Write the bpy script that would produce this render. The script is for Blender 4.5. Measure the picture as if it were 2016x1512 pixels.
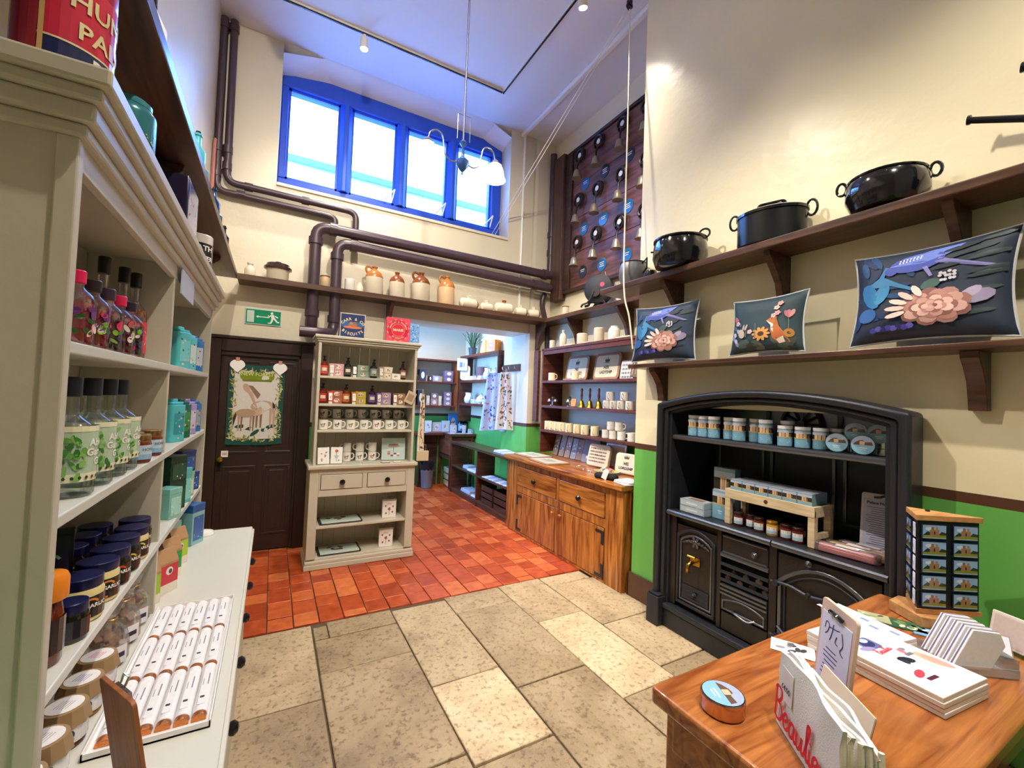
import bpy, bmesh, math, random
from mathutils import Matrix, Vector
for o in list(bpy.data.objects): bpy.data.objects.remove(o)
S = bpy.context.scene
COL = S.collection
R = math.radians; PI = math.pi
rnd = random.Random(7)

# ------------------------------------------------------------------ camera
cam = bpy.data.cameras.new('camera'); co = bpy.data.objects.new('camera', cam); COL.objects.link(co)
YAW, PITCH, ROLL = .506858, .0316821, .0385718
cam.sensor_width = 36; cam.lens = 36 * 846.7 / 2016; cam.clip_start = .02; cam.clip_end = 200
_cy, _sy, _cp, _sp = math.cos(YAW), math.sin(YAW), math.cos(PITCH), math.sin(PITCH)
_f = Vector((_sy*_cp, _cy*_cp, _sp)); _r = Vector((_cy, -_sy, 0)); _u = _r.cross(_f)
_r2 = math.cos(ROLL)*_r + math.sin(ROLL)*_u; _u2 = -math.sin(ROLL)*_r + math.cos(ROLL)*_u
co.matrix_world = Matrix(((_r2.x, _u2.x, -_f.x, 0), (_r2.y, _u2.y, -_f.y, 0), (_r2.z, _u2.z, -_f.z, 1.6), (0, 0, 0, 1)))
S.camera = co

# ------------------------------------------------------------------ daylight, exposure
S.view_settings.view_transform = 'Standard'; S.view_settings.look = 'None'
S.view_settings.gamma = 1; S.view_settings.use_curve_mapping = False
S.view_settings.exposure = 0.82
W = bpy.data.worlds.new('sky'); S.world = W; W.use_nodes = True
_bg = W.node_tree.nodes['Background']
_bg.inputs['Color'].default_value = (.17, .41, 1, 1); _bg.inputs['Strength'].default_value = 15

def portal(name, loc, rot, sx, sy):
    l = bpy.data.lights.new(name, 'AREA'); l.shape = 'RECTANGLE'; l.size = sx; l.size_y = sy
    l.cycles.is_portal = True
    o = bpy.data.objects.new(name, l); COL.objects.link(o); o.location = loc; o.rotation_euler = rot
portal('window_daylight', (1.25, 5.33, 4.36), (R(-90), 0, 0), 2.6, 1.0)
portal('back_room_daylight', (.62, 6.35, 2.05), (0, R(-90), 0), 2.1, 1.7)

SPOT_W = (1.0, .90, .76)
def spot_light(name, loc, target, energy, size=120, blend=.9, rad=.035, color=SPOT_W):
    l = bpy.data.lights.new(name, 'SPOT'); l.energy = energy; l.spot_size = R(size); l.spot_blend = blend
    l.shadow_soft_size = rad; l.color = color
    o = bpy.data.objects.new(name, l); COL.objects.link(o); o.location = loc
    d = Vector(target) - Vector(loc); o.rotation_euler = d.to_track_quat('-Z', 'Y').to_euler()
    return o
# the spotlights on the ceiling track: (head position, aimed at)
SPOTS = [((.62, 4.38, 5.03), (.75, 4.3, 1.2), 140, 110), ((2.16, 2.9, 5.03), (2.9, 3.4, 1.2), 95, 105), ((2.16, 1.3, 5.03), (1.3, 1.7, 0), 150, 72),
         ((2.16, -.3, 5.03), (1.5, .7, .7), 120, 72), ((.9, -.6, 5.03), (2.5, 1.4, .9), 270, 62), ((-.1, .6, 5.03), (.3, 4.9, 2.6), 190, 85),
         ((-.1, 2.6, 5.03), (2.5, 1.9, 1.2), 260, 60), ((.9, 1.5, 5.03), (1.6, 5.0, 2.4), 210, 85), ((.9, .3, 5.03), (-.25, 1.9, 1.1), 170, 80), ((-.1, 3.6, 5.03), (3.2, 3.7, 1.3), 330, 50)]  # last two: unseen fill added for the left dresser and the alcove
for _i, (_p, _t, _e, _s) in enumerate(SPOTS):
    _d = (Vector(_t) - Vector(_p)).normalized()
    spot_light('track_spot_light', Vector(_p) + _d*.12, _t, _e, _s)
spot_light('back_room_fill', (2.3, 6.3, 3.0), (2.5, 6.6, 0), 70, 150)  # unseen light added to brighten the back room, no fixture

# ------------------------------------------------------------------ helpers
def C(h):
    h = h.lstrip('#'); o = []
    for i in (0, 2, 4):
        c = int(h[i:i+2], 16)/255; o.append(c/12.92 if c <= .04045 else ((c+.055)/1.055)**2.4)
    return (o[0], o[1], o[2], 1)
def _new(name):
    m = bpy.data.materials.new(name); m.use_nodes = True; nt = m.node_tree
    return m, nt, nt.nodes['Principled BSDF']
def _n(nt, typ, **k):
    n = nt.nodes.new(typ)
    for a, v in k.items():
        if a[0] == '_': n.inputs[a[1:].replace('_', ' ')].default_value = v
        else: setattr(n, a, v)
    return n
def _mix(nt, fac, a, b, mode='MIX'):
    n = nt.nodes.new('ShaderNodeMix'); n.data_type = 'RGBA'; n.blend_type = mode
    for s, v in ((0, fac), (6, a), (7, b)):
        if hasattr(v, 'is_output') or hasattr(v, 'links'): nt.links.new(v, n.inputs[s])
        else: n.inputs[s].default_value = v
    return n.outputs[2]
def _bump(nt, p, h, strength, dist=.01):
    b = nt.nodes.new('ShaderNodeBump'); b.inputs['Strength'].default_value = strength; b.inputs['Distance'].default_value = dist
    nt.links.new(h, b.inputs['Height']); nt.links.new(b.outputs[0], p.inputs['Normal'])
def mat(name, c, rough=.5, metal=0, var=.12, vs=6, bump=0, bs=60, coat=0, emit=None, spec=.5, rv=0):
    """plain procedural surface: base colour with a soft mottling and fine relief"""
    m, nt, p = _new(name); c = C(c) if isinstance(c, str) else c
    p.inputs['Roughness'].default_value = rough; p.inputs['Metallic'].default_value = metal
    p.inputs['Coat Weight'].default_value = coat; p.inputs['Specular IOR Level'].default_value = spec
    tc = nt.nodes.new('ShaderNodeTexCoord'); nz = _n(nt, 'ShaderNodeTexNoise', _Scale=vs, _Detail=5)
    nt.links.new(tc.outputs['Object'], nz.inputs['Vector'])
    d = tuple(x*(1-var) for x in c[:3]) + (1,); e = tuple(min(1, x*(1+var*.5)) for x in c[:3]) + (1,)
    nt.links.new(_mix(nt, nz.outputs['Fac'], d, e), p.inputs['Base Color'])
    if bump:
        n2 = _n(nt, 'ShaderNodeTexNoise', _Scale=bs, _Detail=3); nt.links.new(tc.outputs['Object'], n2.inputs['Vector'])
        _bump(nt, p, n2.outputs['Fac'], bump)
    if emit: p.inputs['Emission Color'].default_value = C(emit[0]); p.inputs['Emission Strength'].default_value = emit[1]
    return m
def wood(name, dark, light, rough=.4, axis='x', scale=3, coat=0, bump=.15, spec=.5):
    m, nt, p = _new(name); p.inputs['Roughness'].default_value = rough; p.inputs['Coat Weight'].default_value = coat
    p.inputs['Specular IOR Level'].default_value = spec
    tc = nt.nodes.new('ShaderNodeTexCoord'); mp = nt.nodes.new('ShaderNodeMapping')
    k = {'x': (.9, 9, 9), 'y': (9, .9, 9), 'z': (9, 9, .9)}[axis]
    mp.inputs['Scale'].default_value = tuple(a*scale for a in k)
    oi = nt.nodes.new('ShaderNodeObjectInfo'); cm = nt.nodes.new('ShaderNodeCombineXYZ'); mm = _n(nt, 'ShaderNodeMath', operation='MULTIPLY'); mm.inputs[1].default_value = 9
    nt.links.new(oi.outputs['Random'], mm.inputs[0])
    for i in range(3): nt.links.new(mm.outputs[0], cm.inputs[i])
    nt.links.new(tc.outputs['Object'], mp.inputs['Vector']); nt.links.new(cm.outputs[0], mp.inputs['Location'])
    nz = _n(nt, 'ShaderNodeTexNoise', _Scale=1, _Detail=6, _Distortion=1.6); nt.links.new(mp.outputs[0], nz.inputs['Vector'])
    cr = nt.nodes.new('ShaderNodeValToRGB'); cr.color_ramp.elements[0].position = .32; cr.color_ramp.elements[1].position = .7
    cr.color_ramp.elements[0].color = C(dark); cr.color_ramp.elements[1].color = C(light)
    nt.links.new(nz.outputs['Fac'], cr.inputs[0]); nt.links.new(cr.outputs[0], p.inputs['Base Color'])
    _bump(nt, p, nz.outputs['Fac'], bump, .004)
    return m
def printed(name, rough=.45, coat=0, metal=0):
    """flat print: the ink colour of each face is stored in the mesh"""
    m, nt, p = _new(name); p.inputs['Roughness'].default_value = rough; p.inputs['Coat Weight'].default_value = coat; p.inputs['Metallic'].default_value = metal
    a = nt.nodes.new('ShaderNodeVertexColor'); a.layer_name = 'ink'
    tc = nt.nodes.new('ShaderNodeTexCoord'); nz = _n(nt, 'ShaderNodeTexNoise', _Scale=90, _Detail=2)
    nt.links.new(tc.outputs['Object'], nz.inputs['Vector'])
    g = _n(nt, 'ShaderNodeMapRange'); g.inputs[3].default_value = .9; g.inputs[4].default_value = 1.06
    nt.links.new(nz.outputs['Fac'], g.inputs[0])
    v = _n(nt, 'ShaderNodeVectorMath', operation='SCALE'); nt.links.new(a.outputs['Color'], v.inputs[0]); nt.links.new(g.outputs[0], v.inputs['Scale'])
    nt.links.new(v.outputs[0], p.inputs['Base Color'])
    return m
def glassy(name, tint, gloss=.10, rough=.03, body=0.0, bodycol='#ffffff'):
    """thin clear sheet: tinted see-through with a mirror-like sheen"""
    m = bpy.data.materials.new(name); m.use_nodes = True; nt = m.node_tree; nt.nodes.clear()
    o = nt.nodes.new('ShaderNodeOutputMaterial'); t = nt.nodes.new('ShaderNodeBsdfTransparent'); t.inputs[0].default_value = C(tint)
    g = nt.nodes.new('ShaderNodeBsdfGlossy'); g.inputs['Roughness'].default_value = rough
    fr = _n(nt, 'ShaderNodeLayerWeight', _Blend=.35); mr = _n(nt, 'ShaderNodeMapRange'); mr.inputs[3].default_value = gloss; mr.inputs[4].default_value = min(1, gloss+.5)
    nt.links.new(fr.outputs['Fresnel'], mr.inputs[0])
    x = nt.nodes.new('ShaderNodeMixShader'); nt.links.new(mr.outputs[0], x.inputs[0]); nt.links.new(t.outputs[0], x.inputs[1]); nt.links.new(g.outputs[0], x.inputs[2])
    if body:
        d = nt.nodes.new('ShaderNodeBsdfDiffuse'); d.inputs[0].default_value = C(bodycol)
        y = nt.nodes.new('ShaderNodeMixShader'); y.inputs[0].default_value = body
        nt.links.new(x.outputs[0], y.inputs[1]); nt.links.new(d.outputs[0], y.inputs[2]); x = y
    nt.links.new(x.outputs[0], o.inputs[0])
    return m

class MB:
    """collects shapes, then links them as ONE mesh object"""
    def __init__(s): s.v = []; s.f = []; s.mi = []; s.c = []; s.T = None
    def add(s, vs, fs, m=0, c=None):
        b = len(s.v)
        s.v += [tuple(s.T @ Vector(v)) if s.T else tuple(v) for v in vs]
        for f in fs: s.f.append(tuple(b+i for i in f)); s.mi.append(m); s.c.append(c)
        return s
    def box(s, x0, y0, z0, x1, y1, z1, m=0, c=None):
        return s.add([(x0,y0,z0),(x1,y0,z0),(x1,y1,z0),(x0,y1,z0),(x0,y0,z1),(x1,y0,z1),(x1,y1,z1),(x0,y1,z1)],
                     [(3,2,1,0),(4,5,6,7),(0,1,5,4),(1,2,6,5),(2,3,7,6),(3,0,4,7)], m, c)
    def cbox(s, x, y, z, sx, sy, sz, m=0, c=None):      # centred in x and y, standing on z
        return s.box(x-sx/2, y-sy/2, z, x+sx/2, y+sy/2, z+sz, m, c)
    def lathe(s, prof, at=(0,0,0), seg=20, m=0, c=None, axis='z', sy=1, a0=0, a1=2*PI):
        full = abs(a1-a0-2*PI) < 1e-6; n = seg if full else seg+1; vs = []; fs = []
        for r, z in prof:
            for i in range(n):
                a = a0+(a1-a0)*i/seg; p = (r*math.cos(a), r*math.sin(a)*sy, z)
                if axis == 'y': p = (p[0], p[2], p[1])
                if axis == 'x': p = (p[2], p[0], p[1])
                vs.append((p[0]+at[0], p[1]+at[1], p[2]+at[2]))
        for j in range(len(prof)-1):
            for i in range(seg):
                k = (i+1) % n; q = (j*n+i, j*n+k, (j+1)*n+k, (j+1)*n+i)
                fs.append(q[::-1] if axis == 'y' else q)
        if full:
            if prof[0][0] > 1e-6: fs.append(tuple(range(n))[::-1])
            if prof[-1][0] > 1e-6: fs.append(tuple((len(prof)-1)*n+i for i in range(n)))
        return s.add(vs, fs, m, c)
    def tube(s, pts, r, seg=8, m=0, c=None, closed=False):
        P = [Vector(p) for p in pts]; n = len(P); vs = []; fs = []; up = None
        for i in range(n):
            a = P[i-1] if (i or closed) else P[0]; b = P[(i+1) % n] if (i < n-1 or closed) else P[-1]
            t = (b-a).normalized()
            if up is None: up = t.orthogonal().normalized()
            up = (up - t*up.dot(t)); up = up.normalized() if up.length > 1e-6 else t.orthogonal().normalized()
            w = t.cross(up); rr = r[i] if isinstance(r, (list, tuple)) else r
            for k in range(seg):
                g = 2*PI*k/seg; vs.append(P[i]+(up*math.cos(g)+w*math.sin(g))*rr)
        for i in range(n if closed else n-1):
            for k in range(seg):
                k2 = (k+1) % seg; i2 = (i+1) % n
                fs.append((i*seg+k, i*seg+k2, i2*seg+k2, i2*seg+k))
        if not closed: fs += [tuple(range(seg))[::-1], tuple((n-1)*seg+k for k in range(seg))]
        return s.add(vs, fs, m, c)
    def prism(s, pts, a, b, plane='xz', m=0, c=None):
        """2-D outline pushed from a to b along the axis left over"""
        def P(u, v, w): return {'xz': (u, w, v), 'xy': (u, v, w), 'yz': (w, u, v)}[plane]
        n = len(pts); ar = sum(pts[i][0]*pts[(i+1) % n][1]-pts[(i+1) % n][0]*pts[i][1] for i in range(n))
        if ar < 0: pts = pts[::-1]
        vs = [P(u, v, a) for u, v in pts]+[P(u, v, b) for u, v in pts]
        fs = [tuple(range(n))[::-1], tuple(range(n, 2*n))]+[(i, (i+1) % n, n+(i+1) % n, n+i) for i in range(n)]
        if (plane == 'xz') != (b < a): fs = [f[::-1] for f in fs]
        return s.add(vs, fs, m, c)
    def poly(s, pts, m=0, c=None): return s.add(pts, [tuple(range(len(pts)))], m, c)
    def build(s, name, mats, parent=None, smooth=35, bevel=0, seg=2):
        me = bpy.data.meshes.new(name); me.from_pydata(s.v, [], s.f); 
        for m in (mats if isinstance(mats, (list, tuple)) else [mats]): me.materials.append(m)
        me.polygons.foreach_set('material_index', s.mi)
        if any(s.c):
            at = me.color_attributes.new('ink', 'FLOAT_COLOR', 'CORNER'); buf = []
            for f, c in zip(s.f, s.c):
                c = (C(c) if isinstance(c, str) else c) if c else (.8, .8, .8, 1)
                for _ in f: buf += c
            at.data.foreach_set('color', buf)
        if smooth: me.shade_smooth(); me.set_sharp_from_angle(angle=R(smooth))
        else: me.shade_flat()
        o = bpy.data.objects.new(name, me); COL.objects.link(o)
        if parent: o.parent = parent
        if bevel:
            b = o.modifiers.new('edge', 'BEVEL'); b.width = bevel; b.segments = seg; b.limit_method = 'ANGLE'; b.angle_limit = R(40)
        return o
def rrect(w, h, r, n=4, cx=0, cy=0):
    o = []
    for sx, sy, a in ((1, -1, -90), (1, 1, 0), (-1, 1, 90), (-1, -1, 180)):
        for i in range(n+1):
            t = R(a+90*i/n); o.append((cx+sx*(w/2-r)+r*math.cos(t), cy+sy*(h/2-r)+r*math.sin(t)))
    return o
def ell(cx, cy, rx, ry, n=14, rot=0):
    q = []
    for i in range(n):
        a = 2*PI*i/n; x, y = rx*math.cos(a), ry*math.sin(a); q.append((cx+x*math.cos(rot)-y*math.sin(rot), cy+x*math.sin(rot)+y*math.cos(rot)))
    return q
def smooth_path(P, n=6):
    P = [Vector(p) for p in P]; o = []
    for i in range(len(P)-1):
        a, b, c, d = P[max(i-1, 0)], P[i], P[i+1], P[min(i+2, len(P)-1)]
        for k in range(n):
            t = k/n; o.append(.5*((2*b)+(c-a)*t+(2*a-5*b+4*c-d)*t*t+(3*b-a-3*c+d)*t**3))
    return o+[P[-1]]
def tag(o, label, cat, group=None):
    o['label'] = label; o['category'] = cat
    if group: o['group'] = group
    return o
def th(name, label, cat, loc=(0,0,0), rot=0, group=None):
    o = bpy.data.objects.new(name, None); COL.objects.link(o); o.empty_display_size = .05
    o.location = loc; o.rotation_euler = (0, 0, rot)
    return tag(o, label, cat, group)
def dup(root, loc, rot=None, label=None, group=None):
    r = root.copy(); COL.objects.link(r); r.location = loc
    if rot is not None: r.rotation_euler = (0, 0, rot)
    if label: r['label'] = label
    if group: r['group'] = group
    for ch in list(root.children):
        c = ch.copy(); COL.objects.link(c); c.parent = r
        for g in list(ch.children):
            d = g.copy(); COL.objects.link(d); d.parent = c
    return r
def struct(name, o): o['kind'] = 'structure'; return o
FR = Matrix.Rotation(R(90), 4, 'X')                     # flat art drawn in x,y stands up and faces -y
UPF = Matrix.Identity(4)
def art(polys, name, parent, T, m=None, wrap=None):
    """polys: [(outline, colour)] in x,y, each lying a hair above the one before; wrap = radius of a round body"""
    b = MB()
    for i, (q, c) in enumerate(polys):
        z = .0007+.00003*min(i, 80)
        if wrap:
            vs = [((wrap+z)*math.sin(x/wrap), y, (wrap+z)*math.cos(x/wrap)) for x, y in q]
        else: vs = [(x, y, z) for x, y in q]
        n = len(vs); ar = sum(q[k][0]*q[(k+1) % n][1]-q[(k+1) % n][0]*q[k][1] for k in range(n))
        b.add([T @ Vector(v) for v in vs], [tuple(range(n)) if ar > 0 else tuple(range(n))[::-1]], 0, c)
    return b.build(name, m or PRINT, parent, smooth=0)
def strip(w, h, n, x=0, y=0):                           # a band cut in n columns so that it can wrap round a body
    return [[(x-w/2+w*i/n, y), (x-w/2+w*(i+1)/n, y), (x-w/2+w*(i+1)/n, y+h), (x-w/2+w*i/n, y+h)] for i in range(n)]
def txt(s, size, T, m, parent=None, name='lettering', align='CENTER', wrap=None, sx=1, sp=1, bold=0, arc=None):
    """built-in font turned into a flat mesh; arc = (radius, centre angle) sets the letters round a circle"""
    def one(t):
        cu = bpy.data.curves.new('t', 'FONT'); cu.body = t; cu.size = size; cu.align_x = align; cu.align_y = 'CENTER'; cu.space_character = sp
        cu.resolution_u = 2; cu.offset = bold
        ob = bpy.data.objects.new('t', cu); COL.objects.link(ob); dg = bpy.context.evaluated_depsgraph_get()
        me = bpy.data.meshes.new_from_object(ob.evaluated_get(dg)); bpy.data.objects.remove(ob); bpy.data.curves.remove(cu)
        return me
    b = MB()
    if arc:
        rad, a = arc; tot = len(s)*size*.72*sp
        for i, ch in enumerate(s):
            if ch == ' ': continue
            me = one(ch); off = (i-(len(s)-1)/2)*size*.72*sp
            g = a-off/rad if rad > 0 else a-off/rad
            q = Matrix.Rotation(g-PI/2 if rad > 0 else g+PI/2, 4, 'Z'); P = Vector((abs(rad)*math.cos(g), abs(rad)*math.sin(g), 0))
            b.add([T @ (q @ Vector(v.co)+P+Vector((0,0,.0020))) for v in me.vertices], [tuple(p.vertices) for p in me.polygons]); bpy.data.meshes.remove(me)
    else:
        me = one(s); vs = []
        for v in me.vertices:
            x, y = v.co.x*sx, v.co.y
            vs.append(T @ (Vector(((wrap+.0020)*math.sin(x/wrap), y, (wrap+.0020)*math.cos(x/wrap))) if wrap else Vector((x, y, .0020))))
        b.add(vs, [tuple(p.vertices) for p in me.polygons]); bpy.data.meshes.remove(me)
    return b.build(name, m, parent, smooth=0)
def at(x, y, z, T=FR): return Matrix.Translation((x, y, z)) @ T
def ribbon(paths, w, T, m, parent, name='lettering'):
    """handwriting: pen strokes as flat ribbons"""
    b = MB(); k = 0
    for P in paths:
        Q = smooth_path([(p[0], p[1], 0) for p in P], 6); n = len(Q); vs = []; k += 1
        ws = P[0][2] if len(P[0]) > 2 else w
        for i in range(n):
            t = (Q[min(i+1, n-1)]-Q[max(i-1, 0)]); t = t.normalized() if t.length > 1e-9 else Vector((1,0,0))
            nn = Vector((-t.y, t.x, 0)); ww = ws*(.72+.28*abs(t.y))
            z = Vector((0, 0, .0012+.00008*(k % 8)))
            vs += [T @ (Q[i]+nn*ww/2+z), T @ (Q[i]-nn*ww/2+z)]
        b.add(vs, [(2*i, 2*i+1, 2*i+3, 2*i+2) for i in range(n-1)])
    return b.build(name, m, parent, smooth=0)
ORD = ['first', 'second', 'third', 'fourth', 'fifth', 'sixth', 'seventh', 'eighth', 'ninth', 'tenth', 'eleventh', 'twelfth']

# ------------------------------------------------------------------ materials
def wall_paint(name, cream, green, rough):
    m, nt, p = _new(name); p.inputs['Roughness'].default_value = rough
    g = nt.nodes.new('ShaderNodeNewGeometry'); sx = nt.nodes.new('ShaderNodeSeparateXYZ'); nt.links.new(g.outputs['Position'], sx.inputs[0])
    nz = _n(nt, 'ShaderNodeTexNoise', _Scale=1.7, _Detail=6); nt.links.new(g.outputs['Position'], nz.inputs['Vector'])
    cc = C(cream); c1 = _mix(nt, nz.outputs['Fac'], tuple(x*.9 for x in cc[:3])+(1,), tuple(min(1, x*1.05) for x in cc[:3])+(1,))
    def gt(z):
        k = _n(nt, 'ShaderNodeMath', operation='GREATER_THAN'); k.inputs[1].default_value = z; nt.links.new(sx.outputs['Z'], k.inputs[0]); return k.outputs[0]
    c2 = _mix(nt, gt(1.215), C(green), C('#553527')); c3 = _mix(nt, gt(1.262), c2, c1)
    nt.links.new(c3, p.inputs['Base Color'])
    n2 = _n(nt, 'ShaderNodeTexNoise', _Scale=5, _Detail=4); nt.links.new(g.outputs['Position'], n2.inputs['Vector']); _bump(nt, p, n2.outputs['Fac'], .35, .02)
    return m
WALL = wall_paint('gloss_wall_paint', '#EDE2BE', '#69B556', .3)
WALLB = wall_paint('greyer_wall_paint', '#DDD3BC', '#69B556', .4)  # same cream paint in a greyer tone
CEIL = mat('ceiling_paint', '#E6E3E6', .6, var=.06, vs=2)
WHITE = mat('white_gloss_paint', '#EDEBE6', .35, var=.05)
BROWN = mat('brown_gloss_paint', '#553527', .35)
SHELF = wood('dark_stained_shelf', '#36221A', '#664432', .32, 'x', 2, bump=.05)
SHELFY = wood('dark_stained_shelf_side', '#2E1C14', '#523524', .32, 'y', 2, bump=.05)
CUP = wood('brown_cupboard_wood', '#4A2519', '#743B27', .4, 'y', 2)
PAINT = mat('stone_grey_paint', '#C9C2B0', .45, var=.06, vs=3, bump=.06, bs=50)
PAINTW = mat('pale_worktop_paint', '#D6D6CC', .35, var=.05, vs=3)
PINE = wood('waxed_pine', '#6E2F0C', '#D08A40', .33, 'z', 1.6, coat=.2)
PINEY = wood('waxed_pine_long', '#6E2F0C', '#CC843C', .3, 'x', 1.6, coat=.2)
OAK = wood('varnished_table_wood', '#7A3C1A', '#BE7A40', .25, 'x', 2.0, coat=.35, bump=.05)
LIGHTW = wood('pale_stand_wood', '#C9B289', '#E8D8B4', .5, 'x', 3)
PLY = wood('light_brown_plywood', '#A87343', '#CB9A62', .5, 'x', 3)
CLIPW = wood('brown_clipboard_wood', '#7A4324', '#A9673A', .5, 'z', 3)
BOARD = wood('bell_board_wood', '#4A2A22', '#8A5A4A', .45, 'x', 1.3)
IRON = mat('black_stove_iron', '#32343C', .38, metal=.4, var=.25, vs=14, bump=.10, bs=120)
IRONB = mat('brown_black_iron', '#2E2726', .38, metal=.3, var=.2, vs=10, bump=.1, bs=120)
STEEL = mat('polished_edge_iron', '#6A6E76', .28, metal=.8, var=.2)
BLACK = mat('black_enamel', '#0E0F13', .12, var=.1, coat=.5)
POTM = mat('dark_metal_pot', '#26282C', .25, metal=.6, var=.2, vs=12)
KNOB = mat('black_knob', '#15141A', .25)
BRASS = mat('brass', '#C9A03C', .25, metal=1, var=.15)
SILV = mat('silver_metal', '#C8C8CC', .22, metal=1, var=.05)
COPPER = mat('copper_foil', '#D98A4E', .22, metal=.9, var=.3, vs=120, bump=.5, bs=160)
PIPE = mat('purple_brown_pipe_paint', '#45343F', .35, var=.15, vs=10)
DOORM = mat('dark_brown_door_paint', '#33221F', .35, var=.15, vs=4)
WFRAME = mat('window_frame_blue_glow', '#1B4FD0', .5, var=.15, vs=6)  # dark frame; the blue glow of the window daylight is put into its colour
PRINT = printed('printed_paper', .5)
PRINTG = printed('glossy_print', .22, coat=.3)
FOIL = printed('printed_tin', .25, coat=.2, metal=.15)
CLOTHP = printed('printed_cloth', .85)
INK = mat('black_ink', '#1B1A1E', .6, var=0)
INKW = mat('white_ink', '#F4F2EC', .5, var=0)
INKR = mat('red_ink', '#E01230', .5, var=0)
INKY = mat('pale_gold_ink', '#E8D9A2', .5, var=0)
INKN = mat('navy_ink', '#26355E', .6, var=0)
CER = mat('white_china', '#F1EEE6', .18, var=.03, coat=.3)
CREAMC = mat('cream_china', '#F2E4BC', .2, var=.04, coat=.3)
STONEW = mat('pale_stoneware', '#DFD3BC', .35, var=.12, vs=10)
STONEB = mat('brown_glaze_stoneware', '#8A4A24', .22, var=.2, vs=10, coat=.3)
STONET = mat('tan_glaze_stoneware', '#B9763C', .22, var=.2, vs=10, coat=.3)
CLEAR = glassy('clear_glass', '#F2F8F6', .10)
PANE = glassy('window_glass', '#FAFDFF', .04)
CELLO = glassy('cellophane', '#FDFAF9', .12, .08, .06)
ACRYL = glassy('clear_acrylic', '#EEF0F2', .12, .05, .12)
CARD = mat('kraft_card', '#B98F66', .7, var=.1)
CREAMCARD = mat('cream_board', '#E6D7BE', .6, var=.06)
WAX = mat('white_card', '#F4F2F0', .5, var=.03)
NAVYL = mat('navy_lid', '#141A4E', .3, metal=.3, var=.1)
CANVAS = mat('cream_canvas', '#EAE2CF', .9, var=.08, vs=8, bump=.2, bs=400)

# ------------------------------------------------------------------ floor
def stone_mat():
    m, nt, p = _new('limestone_slab'); p.inputs['Roughness'].default_value = .5
    tc = nt.nodes.new('ShaderNodeTexCoord'); oi = nt.nodes.new('ShaderNodeObjectInfo'); g = nt.nodes.new('ShaderNodeNewGeometry')
    ad = _n(nt, 'ShaderNodeVectorMath', operation='ADD'); mu = _n(nt, 'ShaderNodeMath', operation='MULTIPLY'); mu.inputs[1].default_value = 37
    nt.links.new(oi.outputs['Random'], mu.inputs[0]); nt.links.new(g.outputs['Position'], ad.inputs[0]); nt.links.new(mu.outputs[0], ad.inputs[1])
    a = _n(nt, 'ShaderNodeTexNoise', _Scale=2.4, _Detail=9, _Roughness=.65, _Distortion=.6); b = _n(nt, 'ShaderNodeTexNoise', _Scale=38, _Detail=5, _Roughness=.6)
    for q in (a, b): nt.links.new(ad.outputs[0], q.inputs['Vector'])
    r1 = nt.nodes.new('ShaderNodeValToRGB'); e = r1.color_ramp.elements
    e[0].position = .28; e[0].color = C('#A89680'); e[1].position = .72; e[1].color = C('#EBDDC4'); k = e.new(.5); k.color = C('#D4C3A6')
    nt.links.new(a.outputs['Fac'], r1.inputs[0])
    r2 = nt.nodes.new('ShaderNodeValToRGB'); r2.color_ramp.elements[0].position = .33; r2.color_ramp.elements[1].position = .48
    r2.color_ramp.elements[0].color = C('#9A8C7C'); r2.color_ramp.elements[1].color = (1, 1, 1, 1); nt.links.new(b.outputs['Fac'], r2.inputs[0])
    c = _mix(nt, .72, r1.outputs[0], r2.outputs[0], 'MULTIPLY')
    t = nt.nodes.new('ShaderNodeValToRGB'); t.color_ramp.elements[0].color = C('#BDB3A4'); t.color_ramp.elements[1].color = C('#FFF8EC'); nt.links.new(oi.outputs['Random'], t.inputs[0])
    nt.links.new(_mix(nt, 1, c, t.outputs[0], 'MULTIPLY'), p.inputs['Base Color'])
    _bump(nt, p, b.outputs['Fac'], .5, .012)
    return m
def tile_mat():
    m, nt, p = _new('red_quarry_tile'); p.inputs['Roughness'].default_value = .36
    oi = nt.nodes.new('ShaderNodeObjectInfo'); g = nt.nodes.new('ShaderNodeNewGeometry')
    ad = _n(nt, 'ShaderNodeMath', operation='ADD'); fr = _n(nt, 'ShaderNodeMath', operation='FRACT')
    nt.links.new(oi.outputs['Random'], ad.inputs[0]); nt.links.new(g.outputs['Random Per Island'], ad.inputs[1]); nt.links.new(ad.outputs[0], fr.inputs[0])
    r = nt.nodes.new('ShaderNodeValToRGB'); e = r.color_ramp.elements
    e[0].color = C('#A8421E'); e[1].color = C('#DE7C46'); k = e.new(.55); k.color = C('#C8592C'); nt.links.new(fr.outputs[0], r.inputs[0])
    n = _n(nt, 'ShaderNodeTexNoise', _Scale=16, _Detail=5); nt.links.new(g.outputs['Position'], n.inputs['Vector'])
    d = nt.nodes.new('ShaderNodeValToRGB'); d.color_ramp.elements[0].color = C('#C9B9B0'); d.color_ramp.elements[0].position = .3; d.color_ramp.elements[1].color = (1, 1, 1, 1); d.color_ramp.elements[1].position = .65
    nt.links.new(n.outputs['Fac'], d.inputs[0]); nt.links.new(_mix(nt, .8, r.outputs[0], d.outputs[0], 'MULTIPLY'), p.inputs['Base Color'])
    _bump(nt, p, n.outputs['Fac'], .25, .01)
    return m
SLAB = stone_mat(); TILE = tile_mat()
floor = struct('floor', MB().box(-.8, -1.8, -.1, 3.5, 7.65, -.014).build('floor', mat('dark_mortar', '#5B4C3E', .9, bump=.3), smooth=0))
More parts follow.
